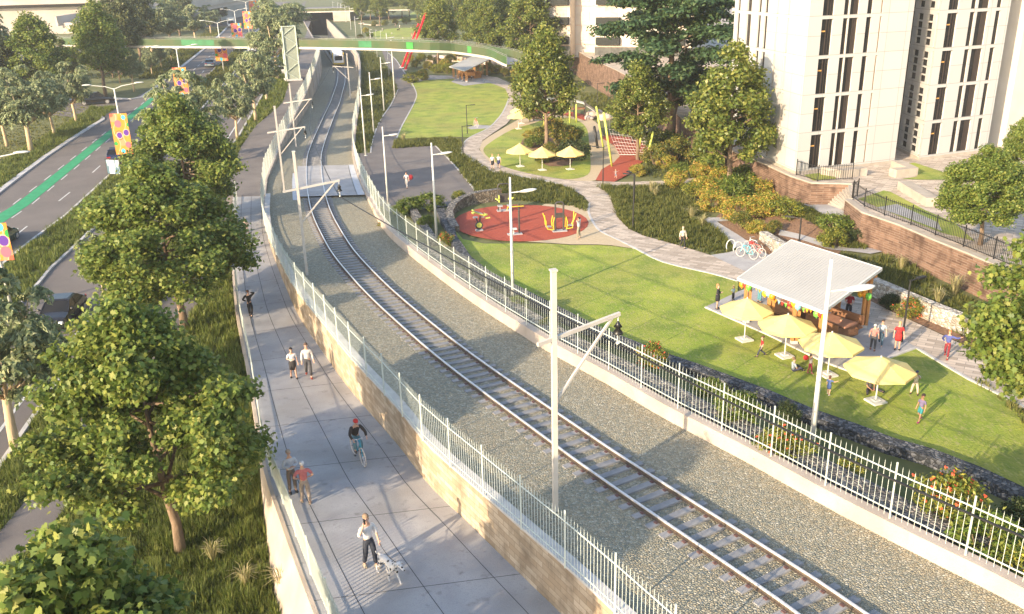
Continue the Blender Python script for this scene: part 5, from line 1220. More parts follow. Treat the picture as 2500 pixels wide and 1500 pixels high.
def shrub_proto(key, seed, lm, leaf=.16, n=2600, flower=None, nf=0):
    rng = np.random.default_rng(seed); cl = []
    for k in range(30):
        a, u = rng.uniform(0, 6.28), rng.uniform(-.75, 1); rr = math.sqrt(max(0, 1-u*u))*rng.uniform(.4, 1.0)
        cl.append((np.array([math.cos(a)*rr, math.sin(a)*rr, .75+u*.62]), rng.uniform(.2, .42)))
    P, N = crown_points(rng, cl, n/3.4, .85); P[:, 2] = np.maximum(P[:, 2], .05)
    cm = np_mesh('foliage', leaves(P, N, leaf, rng, .42), 4, lm)
    mb = MB()
    for k in range(7):
        a = k*.9; mb.tube([(0, 0, -.1), (math.cos(a)*.3, math.sin(a)*.3, .5), (math.cos(a)*.55, math.sin(a)*.55, 1.1)], [.04, .03, .012], 5)
    sm = bpy.data.meshes.new('stems'); sm.from_pydata(mb.v, [], mb.f); sm.materials.append(M_TWIG); sm.update()
    fm = None
    if flower:
        ix = rng.choice(len(P), nf*4); d = P[ix]-np.array([0, 0, .5]); d /= np.linalg.norm(d, axis=1, keepdims=True); top = np.argsort(-(np.linalg.norm(P[ix]*np.array([1, 1, .9])-np.array([0, 0, .4]), axis=1)))[:nf]
        mb = MB(); [mb.ball((dx, dy, dz), (.026, .026, .032), 6, 4) for dx, dy, dz in ((0, 0, 0), (.03, .01, -.01), (-.02, .025, .01), (-.01, -.03, -.005))]
        fm = bpy.data.meshes.new('flower'); fm.from_pydata(mb.v, [], mb.f); fm.materials.append(flower); fm.update(); FPOS[key] = [P[ix[i]]+d[i]*.05 for i in range(int(nf*1.5))]
    SHR[key] = (cm, sm, fm)
shrub_proto('or', 1, LS_OR, .13, 5000); shrub_proto('ye', 2, LS_YE, .13, 5000); shrub_proto('gr', 3, LS_GR, .14, 4600); shrub_proto('dk', 4, LS_DK, .14, 4200); shrub_proto('mx', 5, LS_MX, .135, 4800)
shrub_proto('rf', 6, LS_YE, .13, 3000, M_FLW, 42); shrub_proto('yf', 7, LS_YE, .16, 1600, M_YFL, 16); shrub_proto('sp', 8, LS_GR, .17, 3200)
def shrub(key, label, px, r_px, f=GR, flat=1.0, z=None, group=None, loc=None):
    b = f(*px) if loc is None else loc; dist = (b-Vector((0, 0, CZ))).length; r = r_px*dist/FPX
    t = thing('shrub', label, 'shrub', b, random.uniform(0, 6.28), group); t.scale = (r*random.uniform(.9, 1.25), r*random.uniform(.9, 1.2), r*flat*random.uniform(.8, 1.02))
    cm, sm, fm = SHR[key]; link('foliage', cm, t); link('stems', sm, t)
    if fm:
        for q in FPOS[key]: o = link('flower', fm, t); o.location = q
WHERE = [
 ('or', 'orange tipped shrub', 'in the big bank of shrubs, lowest at left', (1738,515), 28), ('or', 'orange tipped shrub', 'in the shrub bank just above its lowest left bush', (1728,484), 27), ('ye', 'yellow green shrub', 'in the shrub bank below the slim trunk', (1700,484), 24), ('or', 'orange tipped shrub', 'at the left end of the shrub bank', (1652,462), 22), ('gr', 'green shrub', 'at the far left of the shrub bank by the path', (1662,432), 20),
 ('or', 'pale orange shrub', 'in the shrub bank behind the tree trunk', (1722,446), 26), ('or', 'bright orange shrub', 'in the middle of the shrub bank, topmost', (1758,462), 26), ('gr', 'leafy green shrub', 'standing high beside the brick wall in the shrub bank', (1808,462), 31), ('gr', 'green shrub', 'in the centre of the shrub bank', (1792,492), 30), ('or', 'orange red shrub', 'right of centre in the shrub bank', (1850,486), 25), ('or', 'large orange red shrub', 'in front at the right of the shrub bank', (1868,528), 31),
 ('or', 'orange shrub', 'in front at the middle of the shrub bank', (1800,536), 29), ('ye', 'yellow tipped shrub', 'at the right end of the shrub bank', (1915,532), 26), ('mx', 'mixed green and orange shrub', 'on the mulch below the shrub bank', (1808,560), 24), ('or', 'orange tipped shrub', 'at the upper end of the pale gabion wall', (1850,575), 23), ('mx', 'mixed green shrub', 'beside the walk above the pale gabion wall', (1888,572), 20),
 ('gr', 'tall light green shrub', 'above the pavilion roof, upper of two', (2038,572), 32), ('ye', 'round yellow green shrub', 'above the pavilion roof, lower of two', (2030,606), 30), ('dk', 'low dark shrub', 'beside the zigzag walk bend', (2100,592), 20),
 ('mx', 'dense mixed shrub', 'at the foot of the oval lawn tree, left', (1318,352), 28), ('or', 'orange shrub', 'on top of the oval lawn mound', (1352,325), 22), ('mx', 'large mixed shrub', 'on the oval lawn mound, centre', (1362,355), 36), ('gr', 'green shrub', 'on the oval lawn mound, right', (1395,348), 26), ('dk', 'dark shaded shrub', 'behind the right park umbrella', (1398,393), 30), ('mx', 'shaded shrub', 'between the two right park umbrellas', (1345,392), 28), ('ye', 'small yellow shrub', 'behind the middle park umbrella', (1324,400), 16), ('or', 'small orange green shrub', 'on the left side of the oval lawn mound', (1291,338), 13), ('gr', 'small green shrub', 'left of the oval lawn tree trunk', (1300,362), 17),
 ('or', 'orange topped shrub', 'beside the red play surface tip', (1556,430), 20), ('mx', 'bushy mixed shrub', 'right of the rope net, left part', (1600,408), 26), ('gr', 'bushy green shrub', 'right of the rope net, upper part', (1622,378), 30), ('mx', 'bushy mixed shrub', 'right of the rope net, far right part', (1650,395), 28), ('or', 'orange shrub', 'below the rope net shrubs', (1628,412), 18),
 ('rf', 'red flowering shrub', 'spilling through the park side fence, first right of the near mast', (1590,888), 40), ('gr', 'green trailing shrub', 'behind the fence, left of the nearest white lamp', (1800,1018), 50), ('rf', 'red flowering shrub', 'directly left of the nearest white lamp base', (1905,1118), 58), ('yf', 'yellow flowering plant', 'in the gabion strip right of the nearest white lamp', (2078,1150), 26), ('rf', 'largest red flowering shrub', 'behind the fence at lower right', (2310,1270), 72), ('sp', 'spiky green shrub', 'growing through and over the fence at lower right', (2395,1360), 74), ('yf', 'orange flowering shrub', 'behind the fence at the bottom right corner', (2490,1420), 60), ('dk', 'dark shrub', 'on the lawn edge gabion at the nearest lamp', (1925,1020), 30), ('dk', 'dark green shrub', 'at the right frame edge by the lawn gabion', (2500,1285), 45), ('yf', 'small yellow flowering plant', 'in the gabion strip left of the near mast', (1330,795), 18), ('gr', 'low green shrub', 'between fence and gabion further left', (1270,735), 18), ('gr', 'leafy green shrub', 'behind the fence between red shrub and lamp', (1730,960), 34),
 ('gr', 'green shrub', 'at the plaza bottom, leftmost of three', (980,528), 22), ('gr', 'bushy green shrub', 'at the plaza bottom, middle of three', (1003,520), 26), ('gr', 'light green shrub', 'at the plaza bottom, right of three', (1050,515), 27), ('gr', 'green shrub', 'in front of the short gabion by the lamp', (1045,560), 22), ('rf', 'red tipped shrub', 'between the fence and the curved gabion', (1088,605), 22), ('ye', 'yellow green shrub', 'beside the curved gabion seat wall at the plaza', (1122,498), 20), ('rf', 'small red tipped plant', 'inside the railway fence near the crossing', (938,556), 13), ('gr', 'small green plant', 'inside the railway fence beside the crossing', (922,520), 11),
 ('dk', 'dark round shrub', 'against the pale gabion right of the pavilion', (2170,755), 22), ('rf', 'red flecked yellow shrub', 'against the pale gabion behind the black lamp', (2222,775), 30),
 ('ye', 'yellow green shrub', 'at the bend of the asphalt path below the red masts', (1010,202), 18), ('or', 'orange topped shrub', 'right of the bush at the path bend', (1032,196), 17)]
for k, a, b, px, r in WHERE:
    if px[1] > 700 and px[0] > 1200 and px[1] > (px[0]-1200)*.36+640:
        P = G(px[0], px[1]+10, 1.5 if px[1] > 980 else .9); shrub(k, a+' '+b, px, r*1.05, loc=P)
    else: shrub(k, a+' '+b, px, r*(1.36 if 'bank' in b or 'net' in b else 1.08))
rr_ = random.Random(4)
FB = [('below the red masts, left', (1000,152)), ('below the red masts, second', (1016,166)), ('between red masts and stone abutment', (1028,150)), ('left of the bare tree trunk', (1046,170)), ('in front of the stone abutment', (1052,156)), ('at the trunk foot before the abutment', (1070,178)), ('second from the far pavilion', (1086,172)), ('nearest the far pavilion roof', (1098,158)), ('touching the far pavilion corner', (1092,180)), ('behind the far pavilion, left', (1118,150)), ('behind the far pavilion, centre', (1160,170)), ('behind the far pavilion, right', (1192,172)), ('right of the far pavilion', (1212,180)), ('on the bank right of the far pavilion', (1232,186)), ('on the paver path edge right of the far pavilion', (1252,205)), ('above the paver path by the tall tree', (1262,185))]
for i, (w, px) in enumerate(FB): shrub(['or', 'mx', 'ye'][i % 3], ['orange', 'mixed', 'yellow green'][i % 3]+' shrub '+w, px, 13+rr_.random()*4)
patch('lawn', [(900,84),(926,76),(960,70),(1012,69),(1040,82),(1060,97),(1000,100),(926,97)], GR, .06, M_LAWN, zr, smooth=2)
for i, (w, px, r) in enumerate([('left of the distant lawn, beside the pole row', (893,80), 9), ('at the near left corner of the distant lawn', (903,92), 9), ('behind the distant lawn, leftmost', (915,66), 8), ('behind the distant lawn under the slim trees', (940,62), 9), ('behind the distant lawn, centre', (965,60), 8), ('behind the distant lawn, right of centre', (992,58), 10), ('right of the distant lawn by the red mast tips', (1026,62), 11), ('on the bank above the red masts', (1045,70), 12), ('on the bank above the red masts, farther right', (1062,60), 11), ('behind the footbridge right of the red masts', (1085,88), 10), ('behind the footbridge near the bare trunk', (1110,96), 10), ('at the footbridge between two slim trunks', (1140,100), 11), ('above the tunnel wall, first', (862,45), 7), ('above the tunnel wall, second', (880,50), 7), ('on the slope beyond the footbridge', (880,100), 9), ('on the slope right beside the distant pole row', (893,110), 9)]):
    shrub(['or', 'gr', 'mx', 'ye'][i % 4], ['orange', 'green', 'mixed', 'yellow green'][i % 4]+' distant shrub '+w, px, r)
# tufted plants (strappy grasses)
LS_STRAW = leaf_mat('straw_blade', [(.22, .20, .07), (.38, .33, .15), (.55, .48, .28), (.16, .18, .05)], .3)
def tuft_mesh(seed, n=60, L=.9, lm=LS_STRAW):
    rng = np.random.default_rng(seed); V = []
    for k in range(n):
        a = rng.uniform(0, 6.28); d = np.array([math.cos(a), math.sin(a), 0]); l = L*rng.uniform(.6, 1.1); sp_ = rng.uniform(.2, .9); w = .012
        s = np.array([-d[1], d[0], 0])*w; p0 = d*.05; p1 = d*sp_*l*.45+np.array([0, 0, l*.75]); p2 = d*sp_*l+np.array([0, 0, l*(1-.4*sp_)])
        V += [p0-s, p0+s, p1+s, p1-s, p1-s, p1+s, p2+s*.2, p2-s*.2]
    return np_mesh('blades', np.array(V), 4, lm)
TM = [tuft_mesh(i) for i in range(3)]
for i, (lab, px, f, s) in enumerate([('straw coloured grass tuft below the ramp at the bottom edge', (690,1440), 'L', 1.1), ('pale grass tuft beside the sapling at the bottom', (520,1370), 'L', 1.0), ('straw grass tuft right of the sapling', (600,1430), 'L', 1.0), ('pale strappy grass tuft in the groundcover behind the walker on the path', (1688,535), 'R', 1.3), ('pale strappy grass tuft near the bicycle walk', (1715,555), 'R', 1.3), ('strappy grass tuft by the orange shrub beside the play surface', (1590,470), 'R', 1.3), ('strappy grass tuft against the brick wall above the shaded bed', (2158,578), 'R', 1.2), ('strappy grass tuft in the lit bed at the brick wall foot', (2330,720), 'R', 1.6), ('strappy grass tuft at the wall foot near the close leafy tree', (2290,745), 'R', 1.4), ('strappy grass tuft beside the walk in the shaded bed', (2200,660), 'R', 1.2), ('pale grass tuft in the groundcover below the oval lawn', (1600,480), 'R', 1.2), ('pale grass tuft at the edge of the far lawn groundcover', (985,345), 'R', 1.3)]):
    b = GL(*px) if f == 'L' else GR(*px); t = tag(link('grass_tuft', TM[i % 3]), lab, 'grass tuft'); t.location = b; t.scale = (s, s, s); t.rotation_euler = (0, 0, i)
# ------------------------------------------------------------ ground cover
def inpoly(x, y, poly):
    c = np.zeros(len(x), bool); n = len(poly)
    for i in range(n):
        x0, y0 = poly[i]; x1, y1 = poly[(i+1) % n]
        k = ((y0 > y) != (y1 > y)) & (x < (x1-x0)*(y-y0)/(y1-y0+1e-12)+x0); c ^= k
    return c
GC_OL = leaf_mat('groundcover_blade', [(.06, .08, .018), (.10, .12, .026), (.15, .165, .036), (.22, .205, .055)], .4, .6)
GC_VG = leaf_mat('verge_blade', [(.07, .105, .018), (.115, .155, .028), (.17, .205, .04), (.25, .255, .065)], .4, .6)
GC_DRY = leaf_mat('dry_grass_blade', [(.12, .14, .035), (.18, .19, .05), (.26, .24, .075), (.09, .12, .03)], .35, .6)
def cover(name, poly, zf, dens, h, lm, seed, holes=(), clump=.9, w=.035, per=7):
    rng = np.random.default_rng(seed); xs = [p[0] for p in poly]; ys = [p[1] for p in poly]
    A = (max(xs)-min(xs))*(max(ys)-min(ys)); n = int(A*dens)
    x = rng.uniform(min(xs), max(xs), n); y = rng.uniform(min(ys), max(ys), n); k = inpoly(x, y, poly)
    for hp in holes: k &= ~inpoly(x, y, hp)
    x, y = x[k], y[k]; n = len(x)
    if n == 0: return
    nz = np.sin(x*1.9+np.sin(y*1.3)*1.7)*np.cos(y*2.1+np.sin(x*.9)*2)*.5+.5
    hh = h*(1-clump*.5+clump*nz)*rng.uniform(.7, 1.25, n)
    z = np.array([zf(a, b) for a, b in zip(x, y)])-.02
    V = []
    for q in range(per):
        a = rng.uniform(0, 6.28, n); sp_ = rng.uniform(.25, 1.0, n); dx, dy = np.cos(a), np.sin(a); ww = w*rng.uniform(.7, 1.4, n)
        bx, by = x+dx*.05, y+dy*.05; tx, ty, tz = x+dx*sp_*hh*.9, y+dy*sp_*hh*.9, z+hh*(1.15-.65*sp_)
        V.append(np.stack([np.stack([bx-dy*ww, by+dx*ww, z], 1), np.stack([bx+dy*ww, by-dx*ww, z], 1), np.stack([tx, ty, tz], 1)], 1))
    V = np.concatenate(V, 1).reshape(-1, 3)
    return tag(link(name, np_mesh(name, V, 3, lm)), kind='stuff')
W2 = lambda px, f: [(p.x, p.y) for p in [f(*q) for q in px]]
cover('groundcover', W2([(958,364),(962,345),(1030,342),(1120,340),(1130,354),(1127,374),(1151,391),(1198,418),(1250,430),(1300,440),(1361,451),(1398,467),(1420,482),(1434,500),(1432,520),(1400,506),(1300,492),(1215,487),(1171,482),(1110,405),(1063,357)], GR), zr, 22, .42, GC_OL, 1, per=8)
cover('groundcover', W2([(1458,458),(1480,470),(1498,500),(1509,534),(1536,561),(1570,577),(1668,604),(1735,622),(1792,611),(1782,595),(1762,572),(1715,540),(1730,528),(1690,488),(1640,455),(1500,455)], GR), zr, 26, .42, GC_OL, 2, per=8)
cover('groundcover', W2([(1560,428),(1580,395),(1640,370),(1700,352),(1762,385),(1766,416),(1740,432),(1640,440)], GR), zr, 8, .4, GC_OL, 3)
cover('groundcover', W2([(880,124),(918,132),(956,180),(970,219),(936,280),(913,327),(903,372),(868,374),(874,300),(885,190)], GR), zr, 5, .5, GC_OL, 4, per=9, w=.05)
cover('groundcover', W2([(1415,228),(1500,232),(1540,250),(1560,300),(1480,285),(1420,255)], GR), zr, 5, .5, GC_OL, 5, w=.05)
cover('groundcover', W2([(2170,602),(2172,625),(2120,632),(2050,625),(2060,690),(2160,728),(2280,785),(2430,840),(2450,780),(2380,735),(2280,690),(2229,640)], GR), lambda x, y: zr(x, y)+0, 22, .4, GC_OL, 6)
cover('groundcover', W2([(1920,500),(1960,505),(1985,515),(2012,530),(2040,535),(2050,560),(2020,570),(1960,535),(1900,518)], GR), zr, 26, .42, GC_OL, 7)
cover('groundcover', W2([(1880,440),(1970,488),(1940,498),(1900,500),(1850,470)], GR), zr, 18, .4, GC_OL, 8)
cover('groundcover', W2([(2060,595),(2100,590),(2125,600),(2110,612),(2070,608)], GR), zr, 30, .4, GC_OL, 9)
cover('groundcover', W2([(2080,540),(2110,562),(2160,590),(2220,632),(2229,628),(2155,580),(2084,536)], GR), zr, 26, .3, GC_OL, 10)
cover('groundcover', W2([(2364,926),(2400,930),(2440,962),(2560,1040),(2560,1120),(2480,1010),(2420,965)], GR), zr, 30, .35, GC_DRY, 11)
# left verges: between footpath and ramp, between carriageway and footpath, median, far left verge
def between(fa, fb, y0, y1, st=2.0):
    ys = np.arange(y0, y1+.01, st); return [(fa(y), y) for y in ys]+[(fb(y), y) for y in ys[::-1]]
zv = lambda x, y: zl(y)-.02
xOb = lambda y: xO(y)-.5*max(.1, (rampz(y)-zl(y)))*min(1, max(0, (34-y)/9))-.1
cover('verge_grass', between(lambda y: FPr(y)+.05, xOb, 13, 40, 1.5), zv, 60, .42, GC_VG, 21, w=.02, per=8)
cover('verge_grass', between(lambda y: FPr(y)+.05, xOb, 40, 78, 2), zv, 22, .5, GC_VG, 22, w=.035, per=8)
cover('verge_grass', between(lambda y: K4(y)+.2, lambda y: FPl(y)-.05, 16, 45, 1.5), zv, 45, .38, GC_VG, 23, w=.025, per=8)
cover('verge_grass', between(lambda y: K4(y)+.2, lambda y: FPl(y)-.05, 45, 110), zv, 16, .45, GC_VG, 24, w=.04, per=8)
cover('verge_grass', between(lambda y: K4(y)+.2, lambda y: FPl(y)-.05, 110, 220), zv, 4.5, .55, GC_VG, 25, w=.07, per=8)
cover('verge_grass', between(lambda y: K2(y)+.15, lambda y: K3(y)-.15, 50, 110), zv, 17, .5, GC_VG, 26, w=.04, per=8)
cover('verge_grass', between(lambda y: K2(y)+.15, lambda y: K3(y)-.15, 110, 260), zv, 4, .6, GC_OL, 27, w=.08, per=8)
cover('verge_grass', between(lambda y: K1(y)-4.2, lambda y: K1(y)-.3, 80, 134), zv, 12, .5, GC_VG, 28, w=.05, per=8)
cover('verge_grass', between(lambda y: K1(y)-5.0, lambda y: K1(y)-.3, 165, 290), zv, 3.5, .7, GC_OL, 29, w=.1, per=8)
cover('dry_grass', between(lambda y: K1(y)-30, lambda y: K1(y)-4.2, 84, 136), zv, 3.5, .22, GC_DRY, 30, w=.07, per=6)
cover('dry_grass', between(lambda y: K1(y)-34, lambda y: K1(y)-4.5, 166, 240), zv, 1.6, .25, GC_DRY, 31, w=.11, per=6)
# ------------------------------------------------------------ umbrellas, pavilions, play and fitness things
M_CANV = mat('yellow_canvas', (.78, .58, .20), (.80, .61, .23), 1.5, .85); M_WOOD = mat('orange_timber', (.42, .19, .055), (.52, .25, .08), 2, .7, stretch=(6, 6, 1)); M_WOODD = mat('brown_timber', (.20, .095, .045), (.28, .14, .07), 2, .75, stretch=(1, 8, 8)); M_WOODT = mat('reddish_table_top', (.36, .17, .10), (.42, .21, .13), 2, .6)
M_ROOF = mat('roof_sheet', (.42, .41, .38), (.46, .45, .415), .5, .5)
def umbrella(label, base, r, htop, hedge, group, sq=True):
    t = thing('park_umbrella', label, 'umbrella', base, .35, group); mb = MB(); n = 8
    rim = [(r*math.cos(k*math.pi/4), r*math.sin(k*math.pi/4), hedge) for k in range(n)]; mid = [(x*.5, y*.5, hedge+(htop-hedge)*.46) for x, y, z in rim]
    inn = [(x*.1, y*.1, htop-.04) for x, y, z in rim]
    rows = [[(x, y, z-.11) for x, y, z in rim], rim, mid, inn, [(0, 0, htop)]*n]
    vs = [p for q in rows for p in q]; fs = [(i*n+k, i*n+(k+1) % n, (i+1)*n+(k+1) % n, (i+1)*n+k) for i in range(3) for k in range(n)]+[(3*n+k, 3*n+(k+1) % n, 4*n) for k in range(n)]
    mb.add(vs, fs); mb.build('canopy', M_CANV, t, world=False)
    mb = MB(); mb.tube([(0, 0, 0), (0, 0, htop+.06)], .035, 8); mb.build('pole', M_WHITEP, t, world=False)
    mb = MB()
    for k in range(n): mb.beam((0, 0, hedge+.25), tuple(np.array(rim[k])*.55+np.array([0, 0, hedge*.45+(htop-hedge)*.40])), .02, .03)
    mb.build('ribs', M_WHITEP, t, world=False)
    mb = MB(); mb.box((0, 0, .04), (.7, .7, .08)); mb.box((0, 0, .1), (.3, .3, .06)); mb.build('base', M_WHITEP, t, world=False)
def umb(label, b, top, edge, wpx, group):
    base = GR(*b)+Vector((0, 0, .04)); h = hgt(base, top); d = (base-Vector((0, 0, CZ))).length
    umbrella(label, base, wpx/2*d/FPX*1.0, h, h*edge, group)
gA = 'big yellow umbrellas beside the pavilion'
umb('big yellow umbrella at the left corner of the pavilion slab', (1817,832), 729, .74, 124, gA); umb('big yellow umbrella second from the left along the pavilion slab', (1915,872), 768, .74, 132, gA); umb('big yellow umbrella behind the nearest white lamp', (2020,918), 812, .74, 142, gA); umb('big yellow umbrella rightmost, nearest on the lawn', (2137,983), 872, .74, 152, gA)
gB = 'yellow umbrellas on the oval lawn'
umb('left yellow umbrella of the front row on the oval lawn', (1270,408), 351, .68, 70, gB); umb('middle yellow umbrella of the front row on the oval lawn', (1324,417), 359, .68, 70, gB); umb('right yellow umbrella of the front row on the oval lawn', (1392,415), 357, .68, 71, gB)
umb('small far yellow umbrella on the sand path, front of two', (1266,316), 269, .66, 56, gB); umb('small far yellow umbrella on the sand path, rear of two', (1273,303), 256, .66, 56, gB)
def picnic(label, c, rz_, s=1.0, far=False):
    t = thing('picnic_table', label, 'picnic table', c, rz_); t.scale = (s, s, s)
    mb = MB(); mb.box((0, 0, .78), (1.9, 1.0, .08)); mb.build('table_top', M_WOODT if not far else M_WOOD, t, world=False)
    for sg in (-1, 1):
        mb = MB(); mb.box((0, sg*.82, .45), (1.9, .36, .07)); mb.box((0, sg*1.02, .78), (1.9, .06, .5)); mb.build('bench_seat', M_WOODD if not far else M_WOOD, t, world=False)
        mb = MB(); mb.box((sg*.7, 0, .38), (.1, 1.9, .74)); mb.build('leg_panel', M_WOODD if not far else M_WOOD, t, world=False)
def pavilion(label, RC, zs, posts, ztop, label_roof=None):
    t = thing('picnic_pavilion', label, 'pavilion', (RC[0]+RC[2])/2-Vector((0, 0, RC[0].z)))
    A, B, C, D = RC; th = .09; dn = Vector((0, 0, -th)); mb = MB()
    mb.add([A, D, C, B, A+dn, D+dn, C+dn, B+dn], [(0, 1, 2, 3), (7, 6, 5, 4), (0, 4, 5, 1), (1, 5, 6, 2), (2, 6, 7, 3), (3, 7, 4, 0)])
    n = 34                                           # raised seams running down the slope
    for k in range(1, n):
        p0, p1 = A.lerp(D, k/n), B.lerp(C, k/n); mb.beam(p0+Vector((0, 0, .004)), p1+Vector((0, 0, .004)), .025, .018)
    mb.build('roof', M_ROOF, t)
    mb = MB()
    for a, b in ((A, D), (D, C), (C, B), (B, A)): mb.beam(a+Vector((0, 0, -.06)), b+Vector((0, 0, -.06)), .08, .16)
    mb.build('fascia', M_WHITEP, t)
    plane = lambda x, y: None
    e1, e2 = D-A, B-A; nrm = e1.cross(e2)
    zat = lambda x, y: A.z-(nrm.x*(x-A.x)+nrm.y*(y-A.y))/nrm.z
    tops = []
    for p in posts:
        mb = MB(); zt_ = zat(p.x, p.y)-.3
        for q in (-.11, .11): mb.box((p.x+q, p.y, (zs+.16+zt_)/2), (.14, .2, zt_-zs-.16))
        mb.build('post', M_WOOD, t); tops.append(Vector((p.x, p.y, zt_)))
        mb = MB(); mb.box((p.x, p.y, zs+.08), (.34, .2, .16)); mb.build('post_foot', M_KERB, t)
    half = len(tops)//2
    mb = MB()
    for row in (tops[:half], tops[half:]):
        a, b = row[0], row[-1]; e = (b-a).normalized()*.4; mb.beam(a-e+Vector((0, 0, .1)), b+e+Vector((0, 0, .1)), .12, .22)
    mb.build('beam', M_WOOD, t)
    mb = MB()
    for k in range(6):
        f = (k+.5)/6; p0, p1 = A.lerp(D, f)+Vector((0, 0, -.17)), B.lerp(C, f)+Vector((0, 0, -.17)); mb.beam(p0.lerp(p1, .06), p0.lerp(p1, .94), .08, .14)
    mb.build('rafter', M_WOOD, t)
    return tops
RA = [G(1801, 679, 2.75), G(1932, 586, 3.4), G(2153, 655, 3.4), G(2010, 760, 2.75)]
fr_ = lambda u, v: RA[0].lerp(RA[3], u).lerp(RA[1].lerp(RA[2], u), v)
pp = [fr_(.06, .12), fr_(.35, .12), fr_(.65, .12), fr_(.94, .12), fr_(.06, .88), fr_(.35, .88), fr_(.65, .88), fr_(.94, .9)]
NT = pavilion('picnic pavilion with pale ribbed roof and orange timber posts, hung with balloons', RA, .09, [Vector((p.x, p.y, 0)) for p in pp], 3)
FA = [G(1097, 163, 2.75), G(1160, 135, 3.75), G(1197, 144, 3.75), G(1134, 173, 2.75)]
ff = lambda u, v: FA[0].lerp(FA[3], u).lerp(FA[1].lerp(FA[2], u), v)
fz = zr(ff(.5, .5).x, ff(.5, .5).y)
patch('pavilion_slab', [(1101,201),(1133,211),(1172,206),(1203,203),(1180,193),(1150,188),(1120,190)], GR, .07, M_CONC, zr)
pavilion('small far picnic pavilion with pale tilted roof on the far lawn', FA, fz+.05, [Vector((p.x, p.y, 0)) for p in [ff(.08, .1), ff(.36, .1), ff(.64, .1), ff(.92, .1), ff(.08, .9), ff(.36, .9), ff(.64, .9), ff(.92, .9)]], 3)
ang = math.atan2(RA[3].y-RA[0].y, RA[3].x-RA[0].x)
picnic('brown picnic table with bench backs under the left half of the near pavilion roof', Vector((*fr_(.38, .55).xy, .1)), ang+.1, 1.05); picnic('brown picnic table under the right half of the near pavilion roof', Vector((*fr_(.82, .55).xy, .1)), ang+.1, 1.05)
angf = math.atan2(FA[3].y-FA[0].y, FA[3].x-FA[0].x)
picnic('orange timber picnic table under the far pavilion, left of two', Vector((*ff(.3, .45).xy, fz+.08)), angf+.6, 1.1, True); picnic('orange timber picnic table under the far pavilion, right of two', Vector((*ff(.75, .5).xy, fz+.08)), angf+.6, 1.1, True)
BAL = {'red': (.55, .05, .04), 'green': (.16, .50, .07), 'yellow': (.75, .45, .03), 'orange': (.70, .28, .02), 'blue': (.22, .50, .58)}
BMt = {k: mat('balloon_'+k, v, rough=.3) for k, v in BAL.items()}
for lab, c, cols in [('balloon bunch at the left front post of the near pavilion', pp[0], ['orange', 'red', 'green']), ('balloon bunch at the second front post of the near pavilion', pp[1], ['yellow', 'blue', 'orange']), ('balloon bunch at the third front post of the near pavilion', pp[2], ['red', 'yellow', 'blue']), ('balloon bunch at the roof corner post behind the white lamp', pp[3], ['green', 'red', 'yellow']), ('balloon bunch halfway down the right rear post of the near pavilion', pp[7], ['yellow', 'orange', 'green'])]:
    z = (RA[0].z-.5) if c is not pp[7] else 2.0
    t = thing('balloon_bunch', lab, 'balloons', (c.x, c.y, z))
    for k, cn in enumerate(cols):
        a = ang+(k-1)*.0; o = Vector((math.cos(ang), math.sin(ang), 0))*(k-1)*.26-Vector((-math.sin(ang), math.cos(ang), 0))*.22*(1 if c is not pp[7] else 1)+Vector((0, 0, .08*(k % 2)))
        mb = MB(); mb.ball(Vector((c.x, c.y, z))+o, (.17, .17, .2), 10, 8); mb.lathe([(.01, -.2), (.03, -.24)], 6, Vector((c.x, c.y, z))+o); mb.build('balloon', BMt[cn], t, smooth=True)
def bunting(label, a, b, n=16):
    t = thing('bunting', label, 'bunting', a); ks = list(BAL); mb = MB(); pts = [a.lerp(b, k/n)-Vector((0, 0, .5*4*(k/n)*(1-k/n))) for k in range(n+1)]; mb.tube(pts, .008, 4); mb.build('cord', M_WHITEP, t)
    for k in range(n):
        m = (pts[k]+pts[k+1])/2; d = (pts[k+1]-pts[k])*.4; mb = MB(); mb.add([m-d, m+d, m-Vector((0, 0, .24)), m-d+Vector((.01, .01, 0)), m+d+Vector((.01, .01, 0)), m-Vector((-.01, -.01, .24))], [(0, 2, 1), (3, 4, 5), (0, 1, 4, 3), (1, 2, 5, 4), (2, 0, 3, 5)]); mb.build('pennant', BMt[ks[k % 5]], t)
up = Vector((0, 0, -.35)); n_in = (RA[0]-RA[1]).normalized()*.0
bunting('coloured bunting strung along the front edge of the near pavilion', Vector((pp[0].x, pp[0].y, 2.55)), Vector((pp[3].x, pp[3].y, 2.55)), 22); bunting('coloured bunting strung along the rear side of the near pavilion', Vector((pp[4].x, pp[4].y, 2.6)), Vector((pp[7].x, pp[7].y, 2.3)), 20)
# ---- fitness machines
M_LIME = mat('lime_paint', (.46, .52, .09), (.51, .57, .11), 3, .4); M_YEL = mat('yellow_paint', (.62, .46, .03), (.68, .5, .05), 3, .4); M_GREYM = mat('grey_metal', (.30, .31, .32), (.38, .39, .40), 3, .45); M_CHAR = mat('charcoal_paint', (.045, .042, .038), (.06, .055, .05), 3, .5)
def at_px(*b, f=GR, dz=.07): return f(*b)+Vector((0, 0, dz))
b = at_px(1170, 566); t = thing('exercise_bike', 'lime and black exercise bike on the red circle', 'exercise machine', b, .3)
mb = MB(); mb.lathe([(0, -.07), (.30, -.07), (.32, 0), (.30, .07), (0, .07)], 18); M = Matrix.Rotation(rad(90), 4, 'X'); mb.v = [tuple((M @ Vector(v))*1.0+Vector((0, 0, .42))) for v in mb.v]; mb.build('flywheel_case', M_CHAR, t, world=False)
mb = MB(); mb.lathe([(0, -.085), (.2, -.085), (.2, .085), (0, .085)], 16); mb.v = [tuple((M @ Vector(v))+Vector((0, 0, .46))) for v in mb.v]; mb.build('disc_cover', M_LIME, t, world=False)
